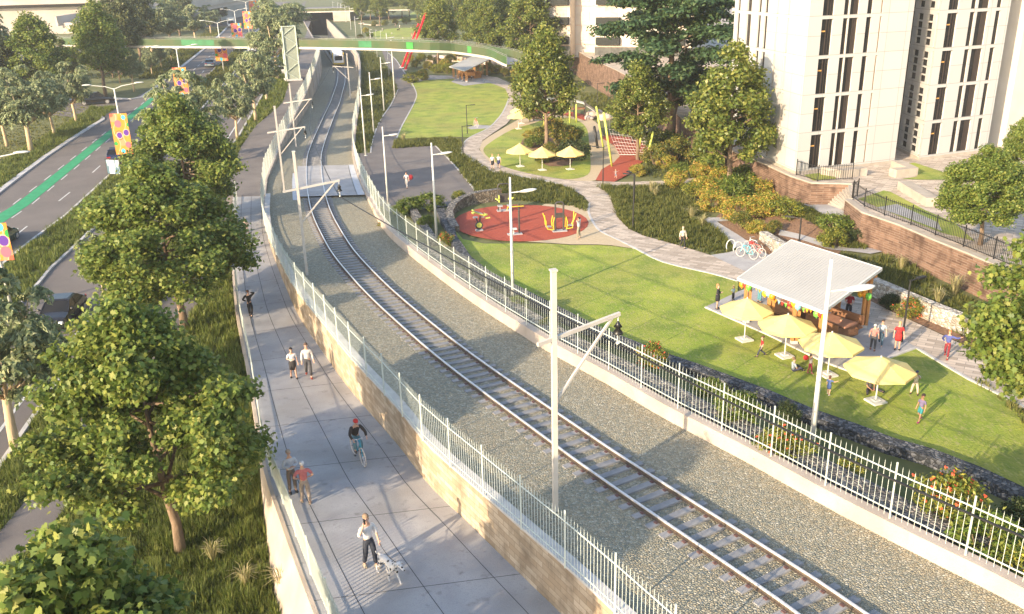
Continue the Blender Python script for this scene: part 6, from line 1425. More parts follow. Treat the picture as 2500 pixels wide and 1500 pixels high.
mb = MB(); mb.box((0, 0, .05), (.55, .35, .1)); mb.build('base_plate', M_GREYM, t, world=False)
mb = MB(); mb.beam((-.02, 0, .5), (-.22, 0, 1.05), .08, .08); mb.beam((.05, 0, .5), (.12, 0, 1.15), .09, .09); mb.build('frame', M_CHAR, t, world=False)
mb = MB(); mb.box((-.26, 0, 1.08), (.34, .26, .08)); mb.box((.3, .1, 1.02), (.3, .1, .06)); mb.build('saddle', M_GREYM, t, world=False)
mb = MB(); mb.beam((-.4, 0, 1.5), (.5, 0, 1.15), .1, .09); mb.beam((-.42, -.25, 1.62), (-.42, .25, 1.62), .09, .09); mb.beam((-.45, -.22, 1.42), (-.45, .22, 1.42), .09, .09); mb.beam((.45, -.3, 1.3), (.6, -.3, 1.3), .09, .09); mb.beam((.52, -.32, 1.25), (.52, .32, 1.25), .08, .08); mb.beam((.45, -.34, 1.02), (.8, -.34, 1.05), .08, .08); mb.beam((.42, .3, 1.05), (.75, .3, 1.08), .08, .08); mb.build('handlebar', M_LIME, t, world=False)
mb = MB(); mb.beam((-.3, 0, 1.56), (.3, 0, 1.32), .16, .06); mb.build('console', M_GREYM, t, world=False)
def arch(mb, w, h, y=0, r=.05, mi=0, rad_=.22):
    pts = [(-w/2, y, 0), (-w/2, y, h-rad_)]+[(-w/2+rad_-rad_*math.cos(a), y, h-rad_+rad_*math.sin(a)) for a in np.linspace(.2, 1.57, 5)]+[(w/2-rad_+rad_*math.sin(a), y, h-rad_+rad_*math.cos(a)) for a in np.linspace(0, 1.37, 5)]+[(w/2, y, h-rad_), (w/2, y, 0)]
    mb.tube(pts, r, 8, mi)
b = at_px(1231, 517); h = hgt(b, 449); t = thing('chest_press', 'tall dark arched chest press with lime handles at the back of the red circle', 'exercise machine', b, .15)
mb = MB(); arch(mb, .95, h, 0, .055); mb.build('arch_frame', M_CHAR, t, world=False)
mb = MB(); mb.box((0, 0, .04), (1.2, .5, .08)); mb.build('base_plate', M_GREYM, t, world=False)
mb = MB(); mb.box((0, -.02, h*.48), (.85, .05, .75)); mb.build('info_panel', M_CHAR, t, world=False)
for s in (-1, 1):
    mb = MB(); mb.beam((s*.35, -.1, h*.45), (s*.75, -.5, h*.52), .08, .08); mb.beam((s*.75, -.5, h*.52), (s*.45, -.75, h*.45), .07, .07); mb.beam((s*.45, -.3, h*.36), (s*.45, -.3, h*.62), .09, .2); mb.build('press_arm', M_LIME, t, world=False)
    mb = MB(); mb.box((s*.4, -.45, .55), (.4, .4, .08)); mb.beam((s*.4, -.4, .05), (s*.4, -.4, .52), .08, .08); mb.build('seat', M_GREYM, t, world=False)
b = at_px(1268, 574); h = hgt(b, 498); t = thing('pull_down_machine', 'dark single post pull down machine with yellow arms and low seat', 'exercise machine', b, .2)
mb = MB(); mb.tube([(0, 0, 0), (0, 0, h)], .07, 8); mb.beam((0, 0, h*.9), (-.7, -.1, h*.98), .06, .06); mb.build('post', M_CHAR, t, world=False)
mb = MB(); mb.box((-.35, 0, .04), (1.1, .45, .08)); mb.build('base_plate', M_GREYM, t, world=False)
mb = MB(); mb.beam((.35, -.1, h*.93), (-.9, -.25, h*.95), .06, .06); mb.beam((-.9, -.25, h*.95), (-.95, -.3, h*.85), .05, .05); mb.build('pull_arm', M_YEL, t, world=False)
mb = MB(); mb.box((-.45, -.05, .45), (.5, .36, .07)); mb.beam((-.45, -.05, .08), (-.45, -.05, .42), .08, .08); mb.build('seat', M_WHITEP, t, world=False)
b = at_px(1366, 567); h = hgt(b, 494); t = thing('cross_trainer', 'dark arched cross trainer with yellow pedal arms on both sides', 'exercise machine', b, .15)
mb = MB(); arch(mb, .62, h, 0, .07, 0, .2); mb.build('arch_frame', M_CHAR, t, world=False)
mb = MB(); mb.box((0, 0, h*.55), (.6, .09, .36)); mb.build('info_panel', M_CHAR, t, world=False)
mb = MB(); mb.box((0, 0, .04), (1.1, .5, .08)); mb.build('base_plate', M_GREYM, t, world=False)
for s in (-1, 1):
    for q in (-1, 1):
        mb = MB(); mb.tube([(s*.5+q*.08, q*.3, .22), (s*.95, q*.32, .3), (s*1.05+q*.1, q*.34, .7), (s*1.2, q*.36, h*.62)], .04, 7); mb.tube([(s*.5, q*.28, .22), (s*.55, q*.3, .75), (s*.45, q*.3, h*.52)], .04, 7); mb.build('swing_arm', M_YEL, t, world=False)
    mb = MB(); mb.box((s*.85, 0, .42), (.42, .3, .06)); mb.build('pedal', M_GREYM, t, world=False)
# ---- playground: lime poles, black post, rope net, slide tower
def pole(label, b, tip, r, m, name='play_pole'):
    base = GR(*b)+Vector((0, 0, .05)); d = ray(*tip); tt = (base.y-.0)/d.y; top = Vector((d.x*tt, base.y, CZ+d.z*tt)); mb = MB(); mb.tube([base, top], r, 10); mb.ball(top, r, 8, 5)
    tag(mb.build(name, m, smooth=True), label, 'play pole'); return base, top
PA = pole('long lime pole at the net, left of two leaning ones', (1474,368), (1456,262), .11, M_LIME); PB = pole('long lime pole at the net, right of two leaning ones', (1494,408), (1474,277), .11, M_LIME)
pole('lime pole leaning left at the right end of the rope net', (1577,398), (1594,324), .11, M_LIME); pole('short lime pole behind the rope net trunk', (1558,372), (1569,312), .12, M_LIME)
pole('thick black leaning post on the sand path', (1459,363), (1451,311), .15, M_BLACK); pole('slim black post behind the rope net', (1544,350), (1544,320), .1, M_BLACK)
for lab, b, tp in [('lime post on the oval lawn left of the tree trunk', (1328,316), 270), ('lime post at the play tower, left', (1345,296), 255), ('lime post at the play tower, middle', (1391,302), 262), ('lime post at the play tower, right', (1407,300), 256)]: pole(lab, b, (b[0], tp), .1, M_LIME)
M_ROPE = mat('white_rope', (.62, .56, .52), rough=.8); N0 = [GR(*p)+Vector((0, 0, .25)) for p in [(1487,340),(1575,362),(1598,384),(1512,384)]]
t = thing('rope_net', 'white rope climbing net slung low over the red play surface', 'climbing net', N0[0])
mb = MB(); nu, nv = 12, 7
gp = lambda u, v: N0[0].lerp(N0[1], u).lerp(N0[3].lerp(N0[2], u), v)+Vector((0, 0, .9*(1-v)*(1-v)+.3*u*(1-v)))
for i in range(nu+1):
    mb.tube([gp(i/nu, j/nv) for j in range(nv+1)], .016, 4)
for j in range(nv+1): mb.tube([gp(i/nu, j/nv) for i in range(nu+1)], .018 if 0 < j < nv else .035, 4)
mb.build('mesh_ropes', M_ROPE, t)
mb = MB(); ra = PA[1].lerp(PA[0], .45); rb = GR(1592, 380)+Vector((0, 0, 2.2)); mb.tube([ra, gp(0, 0)], .03, 5); mb.tube([gp(0, 0)+Vector((0, 0, 1.5)), gp(.5, 0)+Vector((0, 0, 1.2)), gp(1, 0)+Vector((0, 0, 1.0)), GR(1596, 395)+Vector((0, 0, .3))], .03, 5)
for k in range(7): mb.tube([gp(k/7, 0), gp(k/7, 0)+Vector((0, 0, 1.45-.4*k/7))], .016, 4)
mb.build('hanger_ropes', M_ROPE, t)
b = GR(1388, 289); t = thing('play_tower', 'play tower with white roof panels, dark posts and silver slide', 'play tower', b)
mb = MB()
for dx in (-2.2, -.8, .8, 2.2):
    for dy in (-.7, .7): mb.box(b+Vector((dx, dy, 1.15)), (.14, .14, 2.3))
mb.build('posts', M_CHAR, t)
mb = MB(); mb.box(b+Vector((0, 0, 1.3)), (4.6, 1.5, .1)); mb.build('platform', M_WOODD, t)
mb = MB(); mb.box(b+Vector((-1.6, -.1, 2.5)), (2.6, 1.8, .12), 0, rx=.1); mb.box(b+Vector((1.0, 0, 2.25)), (2.2, 1.6, .12), 0, ry=.25); mb.build('roof_panel', M_WHITEP, t)
mb = MB(); mb.beam(b+Vector((2.1, -.2, 1.9)), b+Vector((4.6, -1.2, .3)), .75, .08); mb.build('slide', M_GREYM, t)
mb = MB()
for s in (-.4, .4): mb.beam(b+Vector((2.1, -.2+s, 2.0)), b+Vector((4.6, -1.2+s, .42)), .06, .25)
mb.build('slide_side', M_CHAR, t)
M_ROCK = mat('boulder_stone', (.40, .33, .28), (.55, .47, .41), 1.6, .9, .7, 6)
for i, (lab, px, s) in enumerate([('large pale boulder right of the slide', (1452,286), 1.1), ('pale boulder beside the large one', (1478,292), .9), ('low boulder at the slide foot', (1438,292), .6), ('rounded boulder left of the play tower by the bench', (1290,258), .9)]):
    rng = np.random.default_rng(i); bm = bmesh.new(); bmesh.ops.create_icosphere(bm, subdivisions=3, radius=1)
    for v in bm.verts: n_ = math.sin(v.co.x*3+i)*math.cos(v.co.y*2.7)*.14+math.sin(v.co.z*5+v.co.x*2)*.07; v.co *= 1+n_; v.co.z *= .68
    me = bpy.data.meshes.new('boulder'); bm.to_mesh(me); bm.free(); me.materials.append(M_ROCK); o = link('boulder', me); o.location = GR(*px)+Vector((0, 0, .25*s)); o.scale = (s*1.2, s, s); tag(o, lab, 'boulder')
b = GR(1306, 298); t = thing('garden_bench', 'dark slatted bench with people beside the far umbrellas', 'bench', b, .2); mb = MB(); mb.box((0, 0, .45), (1.8, .5, .08)); mb.build('seat', M_WOODD, t, world=False); mb = MB(); mb.box((0, .28, .75), (1.8, .06, .45)); mb.build('backrest', M_WOODD, t, world=False)
for s in (-.7, .7): mb = MB(); mb.box((s, 0, .22), (.08, .45, .44)); mb.build('leg', M_CHAR, t, world=False)
# yellow arches of the distant playground
for lab, px, w, hh in [('thin yellow arch of the distant playground at the top', (964,36), 12, 6), ('low yellow ring of the distant playground', (925,32), 7, 3.2)]:
    b = GR(*px); mb = MB(); mb.tube([b+Vector((w/2*math.cos(a), 0, hh*math.sin(a))) for a in np.linspace(0, math.pi, 17)], .16, 6); tag(mb.build('play_arch', M_YEL), lab, 'play arch')
b = GR(905, 58); mb = MB(); mb.wall([tuple(GR(*p).xy) for p in [(878,58),(905,62),(930,62),(950,55)]], 1.5, [4.3, 4.3, 4.1, 3.6], .8); tag(mb.build('stone_wall', MATS['pink_sandstone']), 'distant pale stone retaining wall below the far playground', 'stone wall')
# ------------------------------------------------------------ bicycles and racks
M_TYRE = mat('tyre_rubber', (.05, .05, .05), rough=.8); M_TYREP = mat('pale_tyre', (.55, .50, .45), rough=.6); M_CHROME = mat('bright_metal', (.6, .6, .6), rough=.25, metal=.6)
def bike(label, loc, rz_, color, sc=1.0, basket=False, tyre=None, lean_=0.06):
    m = mat('bike_paint_'+'_'.join('%d' % int(c*100) for c in color), color, rough=.35); t = thing('bicycle', label, 'bicycle', loc, rz_, sc=sc); t.rotation_euler = (lean_, 0, rz_)
    for x in (-.52, .52):
        mb = MB(); mb.tube([(x+.34*math.cos(a), 0, .35+.34*math.sin(a)) for a in np.linspace(0, 2*math.pi, 25)], .022, 6, cap=False); w_ = mb.build('wheel', tyre or M_TYREP, t, world=False)
        mb = MB()
        for k in range(12): a = k*math.pi/6; mb.tube([(x, 0, .35), (x+.33*math.cos(a), 0, .35+.33*math.sin(a))], .004, 3)
        mb.tube([(x, -.05, .35), (x, .05, .35)], .03, 6); mb.build('spokes', M_CHROME, w_, world=False)
    mb = MB(); S, H_, BB, R_ = (-.2, 0, .85), (.36, 0, .86), (-.05, 0, .33), (-.52, 0, .35)
    for a, b_ in ((S, BB), (H_, BB), (S, H_), (S, R_), (BB, R_), (H_, (.52, 0, .35))): mb.tube([a, b_], .02, 6)
    mb.tube([H_, (.34, 0, 1.0)], .018, 6); mb.build('frame', m, t, world=False)
    mb = MB(); mb.tube([(.22, -.3, 1.04), (.34, -.12, 1.02), (.34, .12, 1.02), (.22, .3, 1.04)], .015, 6); mb.build('handlebar', M_CHROME, t, world=False)
    mb = MB(); mb.ball((-.22, 0, .93), (.13, .07, .04), 10, 6); mb.tube([(-.2, 0, .85), (-.22, 0, .92)], .016, 6); mb.build('saddle', M_CHAR, t, world=False)
    mb = MB(); mb.tube([(-.05, -.12, .33), (-.05, .12, .33)], .02, 6); mb.box((.06, -.14, .24), (.1, .06, .03)); mb.box((-.16, .14, .42), (.1, .06, .03)); mb.build('pedal', M_CHAR, t, world=False)
    if basket: mb = MB(); mb.box((.52, 0, .88), (.26, .3, .2)); mb.build('basket', mat('basket_red', (.4, .04, .04), rough=.8), t, world=False)
    return t
bp_ = GR(1830, 632); BZ = .09
for lab, px, rz_, c, bs in [('teal bicycle parked at the hoop rack', (1822,632), 2.35, (.06, .42, .50), False), ('red bicycle with basket parked at the hoop rack', (1845,628), 2.15, (.60, .10, .07), True), ('pale bicycle parked behind the red one', (1838,612), 2.2, (.55, .60, .62), False)]: bike(lab, GR(*px)+Vector((0, 0, .06)), rz_, c, .95, bs)
bike('small white and red bicycle lying parked by the far lawn path', GR(1162,311)+Vector((0, 0, .05)), 1.9, (.6, .12, .1), 1.1)
patch('concrete_walk', [(1140,313),(1165,306),(1198,308),(1188,315),(1150,317)], GR, .05, M_CONC, zr)
for lab, px in [('white hoop bicycle rack at the walk edge, left of two', (1783,620)), ('white hoop bicycle rack at the walk edge, right of two', (1800,626))]:
    b = GR(*px)+Vector((0, 0, .05)); mb = MB(); mb.tube([b+Vector((.33*math.cos(a), .1*math.cos(a), .55+.42*math.sin(a))) for a in np.linspace(-.6, math.pi+.6, 16)], .035, 6); tag(mb.build('bike_rack', M_WHITEP, smooth=True), lab, 'bicycle rack')
# ------------------------------------------------------------ vehicles
M_TAIL = mat('tail_light', (.45, .02, .02), rough=.3); M_HEAD = mat('head_light', (.75, .75, .72), rough=.2); M_RIM = mat('wheel_rim', (.45, .43, .40), rough=.35, metal=.5)
def car(label, p0, heading, paint, kind='sedan', L=4.7, W_=1.84, cat='car', rough=.25):
    m = mat('paint_'+'_'.join('%d' % int(c*1000) for c in paint), paint, rough=rough, spec=.8); t = thing({'sedan': 'parked_car', 'ute': 'pickup_truck', 'suv': 'parked_car', 'truck': 'box_truck'}[kind], label, cat, p0, heading)
    hw = W_/2
    if kind == 'sedan': prof = [(-.5, .34, .62), (-.49, .30, .78), (-.44, .24, .93), (-.30, .2, .98), (-.02, .2, .96), (.22, .2, .93), (.40, .22, .84), (.475, .26, .70), (.5, .32, .55)]; cab = (-.36, -.2, .07, .24, 1.43)
    elif kind == 'suv': prof = [(-.5, .4, .8), (-.49, .36, 1.0), (-.46, .3, 1.08), (-.02, .26, 1.06), (.22, .26, 1.02), (.42, .28, .95), (.48, .32, .8), (.5, .38, .62)]; cab = (-.48, -.42, .08, .24, 1.66)
    elif kind == 'ute': prof = [(-.5, .5, 1.0), (-.495, .46, 1.1), (-.2, .36, 1.1), (.0, .36, 1.1), (.24, .36, 1.1), (.42, .36, 1.04), (.49, .4, .9), (.5, .5, .7)]; cab = (-.14, -.1, .1, .22, 1.78)
    else: prof = [(-.5, .6, 1.0), (-.49, .55, 1.05), (0, .5, 1.05), (.30, .5, 1.4), (.48, .5, 1.4), (.5, .55, 1.2)]; cab = (.26, .28, .42, .485, 2.3)
    mb = MB(); rings = []
    for x, zb, zt_ in prof:
        tw = hw*(.90 if abs(x) > .47 else .97 if abs(x) > .4 else 1.0); zm = zb+(zt_-zb)*.62
        rings.append([(x*L, -tw*.94, zb), (x*L, -tw, zm), (x*L, -tw*.93, zt_), (x*L, -tw*.5, zt_+.03), (x*L, tw*.5, zt_+.03), (x*L, tw*.93, zt_), (x*L, tw, zm), (x*L, tw*.94, zb)])
    vs = [q for r in rings for q in r]; fs = []; n = 8
    for i in range(len(rings)-1):
        for k in range(n): fs.append((i*n+k, (i+1)*n+k, (i+1)*n+(k+1) % n, i*n+(k+1) % n))
    fs += [tuple(range(n)), tuple(reversed(range((len(rings)-1)*n, len(rings)*n)))]
    mb.add(vs, fs); mb.build('body', m, t, world=False, smooth=False)
    c0, c1_, c2_, c3_, hr = cab; zb_ = lambda x: float(np.interp(x, [q[0] for q in prof], [q[2] for q in prof]))+.02; rw = hw*.74; bw = hw*.90
    A = [(c0*L, -bw, zb_(c0)), (c1_*L, -rw, hr-.03), (c2_*L, -rw, hr), (c3_*L, -bw, zb_(c3_))]; B_ = [(x, -y, z) for x, y, z in A]
    mb = MB(); mb.add(A+B_, [(0, 3, 2, 1), (4, 5, 6, 7), (0, 1, 5, 4), (2, 3, 7, 6)]); mb.build('cabin_glass', M_GLASSD, t, world=False)
    mb = MB(); 
    mb.add([(c1_*L-.06, -rw-.02, hr-.05), (c2_*L+.06, -rw-.02, hr-.02), (c2_*L+.06, rw+.02, hr-.02), (c1_*L-.06, rw+.02, hr-.05), (c1_*L, -rw*.8, hr+.04), (c2_*L-.1, -rw*.8, hr+.06), (c2_*L-.1, rw*.8, hr+.06), (c1_*L, rw*.8, hr+.04)], [(0, 3, 2, 1), (4, 5, 6, 7), (0, 1, 5, 4), (1, 2, 6, 5), (2, 3, 7, 6), (3, 0, 4, 7)])
    for s in (-1, 1):
        for i, j in ((0, 1), (2, 3)): a, b_ = Vector(A[i]), Vector(A[j]); a.y *= -s; b_.y *= -s; mb.beam(a, b_, .07, .06)
        mx = (c1_+c2_)/2*L; mb.beam((mx, s*(bw+.0), zb_(0)), (mx, s*(rw+.01), hr-.03), .07, .04)
    mb.build('roof', m, t, world=False)
    for x in (-.305, .31):
        for s in (-1, 1):
            r = .33 if kind in ('sedan',) else .38 if kind != 'truck' else .46; mb = MB(); mb.lathe([(0, -.1), (r*.9, -.11), (r, -.06), (r, .06), (r*.9, .11), (0, .1)], 18); R9 = Matrix.Rotation(rad(90), 4, 'X'); mb.v = [tuple((R9 @ Vector(v))+Vector((x*L, s*(hw-.1), r))) for v in mb.v]; w_ = mb.build('wheel', M_TYRE, t, world=False)
            mb = MB(); mb.lathe([(0, -.125), (r*.62, -.12), (r*.66, -.1), (r*.66, .1), (r*.62, .12), (0, .125)], 10); mb.v = [tuple((R9 @ Vector(v))+Vector((x*L, s*(hw-.1), r))) for v in mb.v]; mb.build('rim', M_RIM, w_, world=False)
    for s in (-1, 1):
        mb = MB(); mb.box((prof[-2][0]*L+.03, s*hw*.68, prof[-2][2]-.06), (.14, .36, .15), s*-.3); mb.build('headlight', M_HEAD, t, world=False)
        mb = MB(); mb.box((prof[1][0]*L-.015, s*hw*.68, prof[1][2]-.02), (.1, .38, .15), s*.2); mb.build('tail_light', M_TAIL, t, world=False)
        mb = MB(); mb.ball((c3_*L*.8, s*(hw+.06), zb_(c3_)+.12), (.07, .12, .08), 8, 6); mb.build('mirror', m, t, world=False)
    mb = MB(); mb.box((prof[-1][0]*L+.01, 0, prof[-1][1]+.1), (.08, hw*1.3, .16)); mb.build('grille', M_CHAR, t, world=False)
    mb = MB(); mb.box((prof[0][0]*L-.01, 0, prof[0][1]+.18), (.04, .5, .12)); mb.build('number_plate', M_WHITEP, t, world=False)
    if kind == 'ute':
        mb = MB(); mb.box((-.32*L, 0, 1.125), (.3*L, hw*1.62, .02)); mb.build('tray_floor', M_BLACK, t, world=False)
        mb = MB()
        for s in (-1, 1): mb.box((-.32*L, s*hw*.9, 1.2), (.34*L, .1, .16))
        mb.box((-.49*L, 0, 1.2), (.08, hw*1.8, .16)); mb.build('tray_side', m, t, world=False)
    if kind == 'truck': mb = MB(); mb.box((-.13*L, 0, 2.1), (.72*L, W_*1.05, 2.2)); mb.build('cargo_box', M_WHITEP, t, world=False)
    return t
def between_px(a, b, f=GL): p, q = f(*a), f(*b); return (p+q)/2, math.atan2(q.y-p.y, q.x-p.x)
fw_, rw_ = GL(173, 797), GL(204, 762); hd = math.atan2(fw_.y-rw_.y, fw_.x-rw_.x); mid = (fw_+rw_)/2; n_ = Vector((-math.sin(hd), math.cos(hd), 0))
car('black sedan on the near side carriageway seen from the front right', mid-n_*.82 if (mid-n_*.82).x < mid.x else mid+n_*.82, hd, (.012, .011, .012), 'sedan', 4.75)
rl = GL(262, 402); car('dark blue sedan with red tail lights behind the poster stand', rl+Vector((.3, 2.2, .0)), 1.86, (.012, .018, .05), 'sedan', 4.6)
a_, b_ = GL(204, 259), GL(254, 255); hd = math.atan2(b_.y-a_.y, b_.x-a_.x); car('black pickup truck crossing from the side road, facing right', (a_+b_)/2+Vector((0, .9, 0)), hd, (.012, .012, .012), 'ute', 5.3, 1.9, 'pickup')
car('dark green car half hidden by the banner at the left edge', GL(18, 603)+Vector((-.9, .6, 0)), 1.75, (.01, .05, .03), 'sedan', 4.6)
car('white box truck driving on the far main road', GL(566, 68), -1.3, (.6, .6, .6), 'truck', 7.0, 2.3, 'truck')
car('red car under the footbridge beyond the median', GL(556, 119), 1.8, (.28, .03, .03), 'sedan', 4.5)
car('white car parked left of the lift tower olive trees', GL(616, 127), -1.35, (.62, .62, .62), 'suv', 4.6)
car('silver blue car on the far side carriageway above the large olive crown', GL(513, 163), 1.85, (.22, .27, .30), 'sedan', 4.6)
car('dark car in the shade beside the median hedge', GL(604, 146), -1.35, (.02, .022, .03), 'suv', 4.6)
car('blue car at the far junction', GL(645, 19), .2, (.03, .08, .2), 'suv', 4.6)
car('white car behind the olive tree beside the lift tower', GL(688, 182), .4, (.6, .6, .6), 'sedan', 4.6)
car('small white car turning at the far junction', GL(557, 37), .3, (.6, .6, .6), 'sedan', 4.5)
# ------------------------------------------------------------ people
SK1 = mat('skin_light', (.52, .31, .21), (.56, .34, .24), 9, .55); SK2 = mat('skin_tan', (.34, .18, .11), (.38, .21, .13), 9, .55); SK3 = mat('skin_dark', (.12, .06, .035), (.15, .08, .05), 9, .5)
M_EYE = mat('dark_eyes_and_brows', (.03, .02, .015), rough=.5)
def cloth(c): return mat('cloth_'+'_'.join('%d' % int(x*1000) for x in c), c, tuple(x*.82 for x in c), 9, .85, .3, 30)
ARM = {'down': ((.25, -.03, 1.13), (.27, .07, .89)), 'phone': ((.33, .14, 1.22), (.15, .13, 1.56)), 'fold': ((.26, .05, 1.15), (.0, .22, 1.17)), 'behind': ((.40, .02, 1.56), (.13, -.06, 1.60)), 'up': ((.32, .12, 1.52), (.28, .26, 1.78)), 'hip': ((.36, -.08, 1.17), (.18, .06, 1.03)), 'fwd': ((.24, .12, 1.16), (.17, .36, 1.14)), 'face': ((.28, .2, 1.3), (.09, .24, 1.55)), 'out': ((.42, .02, 1.33), (.63, .08, 1.45)), 'bike': ((.31, .26, 1.17), (.27, .52, 1.05)), 'lap': ((.24, .1, 1.12), (.1, .3, .98)), 'leash': ((.25, .02, 1.13), (.22, .22, .93))}
LEG = {'stand': (((.10, .02, .49), (.11, -.02, .08)),)*2, 'walk': (((.10, .16, .50), (.10, .20, .09)), ((.10, .05, .49), (.10, -.30, .16))), 'stride': (((.10, .22, .52), (.10, .34, .10)), ((.10, .02, .48), (.10, -.38, .2))), 'step': (((.11, .10, .50), (.13, .10, .08)), ((.12, 0, .49), (.13, -.14, .09))), 'wide': (((.17, .03, .49), (.22, 0, .08)),)*2,
    'chair': (((.12, .44, .90), (.12, .42, .48)),)*2, 'floor': (((.26, .40, 1.13), (.12, .62, .90)),)*2, 'splits': (((.34, .34, .95), (.52, .62, .90)),)*2, 'ride': (((.13, .30, .66), (.12, .16, .26)), ((.13, .34, .80), (.12, .26, .42)))}
PEND = []
def skin_obj(name, verts, edges, radii, m, parent, sub=1):
    me = bpy.data.meshes.new(name); me.from_pydata(verts, edges, []); o = bpy.data.objects.new(name, me); COL.objects.link(o)
    sk_ = o.modifiers.new('skin', 'SKIN'); sk_.use_smooth_shade = True; sk_.branch_smoothing = .6
    if not me.skin_vertices: return o
    d = me.skin_vertices[0].data
    for i, r in enumerate(radii): d[i].radius = r if hasattr(r, '__len__') else (r, r); d[i].use_root = False
    d[0].use_root = True
    ss = o.modifiers.new('sub', 'SUBSURF'); ss.levels = sub; ss.render_levels = sub
    PEND.append((o, m, parent)); return o
def bake_skins():
    dg = bpy.context.evaluated_depsgraph_get(); dg.update()
    for o, m, parent in PEND:
        me = bpy.data.meshes.new_from_object(o.evaluated_get(dg)); me.name = o.name
        me.materials.clear(); me.materials.append(m)
        old = o.data; o.modifiers.clear(); o.data = me; o.parent = parent; bpy.data.meshes.remove(old)
    PEND.clear()
def person(label, loc, face, h=1.72, top=(.6, .6, .6), bot=(.05, .05, .07), skin=SK1, hair=(.05, .03, .02), arms=('down', 'down'), legs='stand', sleeve='short', style='trousers', shoe=(.03, .03, .03), hat=None, hairlen=0, child=False, drop=0.0, lean_=0.0, group=None, extra=None):
    s = h/1.75; t = thing('person', label, 'person', loc, face-math.pi/2, group, s)
    t.location = Vector(loc)+Vector((0, 0, -drop*s))
    V = []; E = []; R_ = []
    def v(p, r): V.append(Vector(p)); R_.append(r); return len(V)-1
    def e(a, b): E.append((a, b)); return b
    L_ = lambda p: (p[0], p[1]+lean_*max(0, p[2]-.95), p[2]-abs(lean_)*.18*max(0, p[2]-.95))
    hs = 1.22 if child else 1.0
    pel = v((0, 0, .94), (.15, .11)); sp = e(pel, v(L_((0, 0, 1.14)), (.135, .095))); ch = e(sp, v(L_((0, .0, 1.34)), (.17, .105))); nk = e(ch, v(L_((0, .0, 1.49)), (.058, .058))); jw = e(nk, v(L_((0, .025, 1.575)), (.068*hs, .078*hs))); hd = e(jw, v(L_((0, .015, 1.655+.02*(hs-1)*10)), (.080*hs, .098*hs))); tp = e(hd, v(L_((0, -.005, 1.72+.04*(hs-1)*10)), (.062*hs, .072*hs)))
    e(jw, v(L_((0, .115*hs, 1.615)), .014))                                   # nose
    for sx_ in (-1, 1): e(hd, v(L_((sx_*.088*hs, -.005, 1.64)), .013))        # ears
    J = {}
    for i, sx_ in enumerate((-1, 1)):
        el_, wr = ARM[arms[i]]
        sh = e(ch, v(L_((sx_*.175, 0, 1.40)), .066)); e1 = e(sh, v(L_((sx_*el_[0], el_[1], el_[2])), .043)); w1 = e(e1, v(L_((sx_*wr[0], wr[1], wr[2])), .028))
        J['sh', i] = V[sh].copy(); J['el', i] = V[e1].copy(); J['wr', i] = V[w1].copy()
        d = (V[w1]-V[e1]).normalized(); side = d.cross(Vector((0, 0, 1)) if abs(d.z) < .8 else Vector((0, 1, 0))).normalized(); nrm = side.cross(d)
        pm = e(w1, v(V[w1]+d*.065, (.038, .022))); J['hand', i] = V[pm].copy()
        for k, (o_, ln) in enumerate(((-.027, .062), (-.009, .075), (.009, .070), (.027, .052))):
            f1 = e(pm, v(V[pm]+d*.045+side*o_, .0095)); e(f1, v(V[f1]+d*ln*.75+nrm*.022, .0075))
        th_ = e(w1, v(V[w1]+d*.04-side*.042+nrm*.01, .011)); e(th_, v(V[th_]+d*.035-side*.012+nrm*.012, .0085))
    for i, sx_ in enumerate((-1, 1)):
        kn, an = LEG[legs][i]
        hp = e(pel, v((sx_*.09, 0, .88), .092)); k1 = e(hp, v((sx_*kn[0], kn[1], kn[2]), .060)); a1 = e(k1, v((sx_*an[0], an[1], an[2]), .040)); f = (V[a1]-V[k1]).normalized()
        fd_ = Vector((sx_*.1, 1, 0)).normalized() if abs(f.z) > .4 else Vector((0, .4, .9)); e(a1, v(V[a1]+fd_*.13+Vector((0, 0, -.045)), .034))
        J['hip', i], J['kn', i], J['an', i], J['fd', i] = V[hp].copy(), V[k1].copy(), V[a1].copy(), fd_
    skin_obj('body', V, E, R_, skin, t)
    # shirt
    if style != 'dress' or True:
        V2 = [Vector((0, 0, .90)), Vector(L_((0, 0, 1.14))), Vector(L_((0, 0, 1.34))), Vector(L_((0, 0, 1.44)))]; R2 = [(.178, .14), (.158, .12), (.185, .122), (.085, .08)]; E2 = [(0, 1), (1, 2), (2, 3)]
        for i in (0, 1):
            o_ = len(V2); el2 = J['sh', i].lerp(J['el', i], .85) if sleeve == 'short' else J['el', i] ; V2 += [J['sh', i], el2]; R2 += [.082, .062]; E2 += [(2, o_), (o_, o_+1)]
            if sleeve == 'long': V2.append(J['el', i].lerp(J['wr', i], .92)); R2.append(.047); E2.append((o_+1, o_+2))
            if sleeve == 'rolled': V2.append(J['el', i].lerp(J['wr', i], .25)); R2.append(.056); E2.append((o_+1, o_+2))
        skin_obj('shirt' if style != 'dress' else 'dress_top', V2, E2, R2, cloth(top), t)
    if style in ('trousers', 'shorts', 'leggings'):
        V3 = [Vector((0, 0, 1.06)), Vector((0, 0, .93))]; R3 = [(.15, .112), (.168, .128)]; E3 = [(0, 1)]; g = .018 if style != 'leggings' else .008
        for i in (0, 1):
            o_ = len(V3); V3 += [J['hip', i], J['kn', i] if style != 'shorts' else J['hip', i].lerp(J['kn', i], .9)]; R3 += [.092+g, (.062+g) if style != 'shorts' else .09]; E3 += [(1, o_), (o_, o_+1)]
            if style != 'shorts': V3.append(J['kn', i].lerp(J['an', i], .93)); R3.append(.044+g*1.3); E3.append((o_+1, o_+2))
        skin_obj('trousers' if style == 'trousers' else style, V3, E3, R3, cloth(bot), t)
    else:
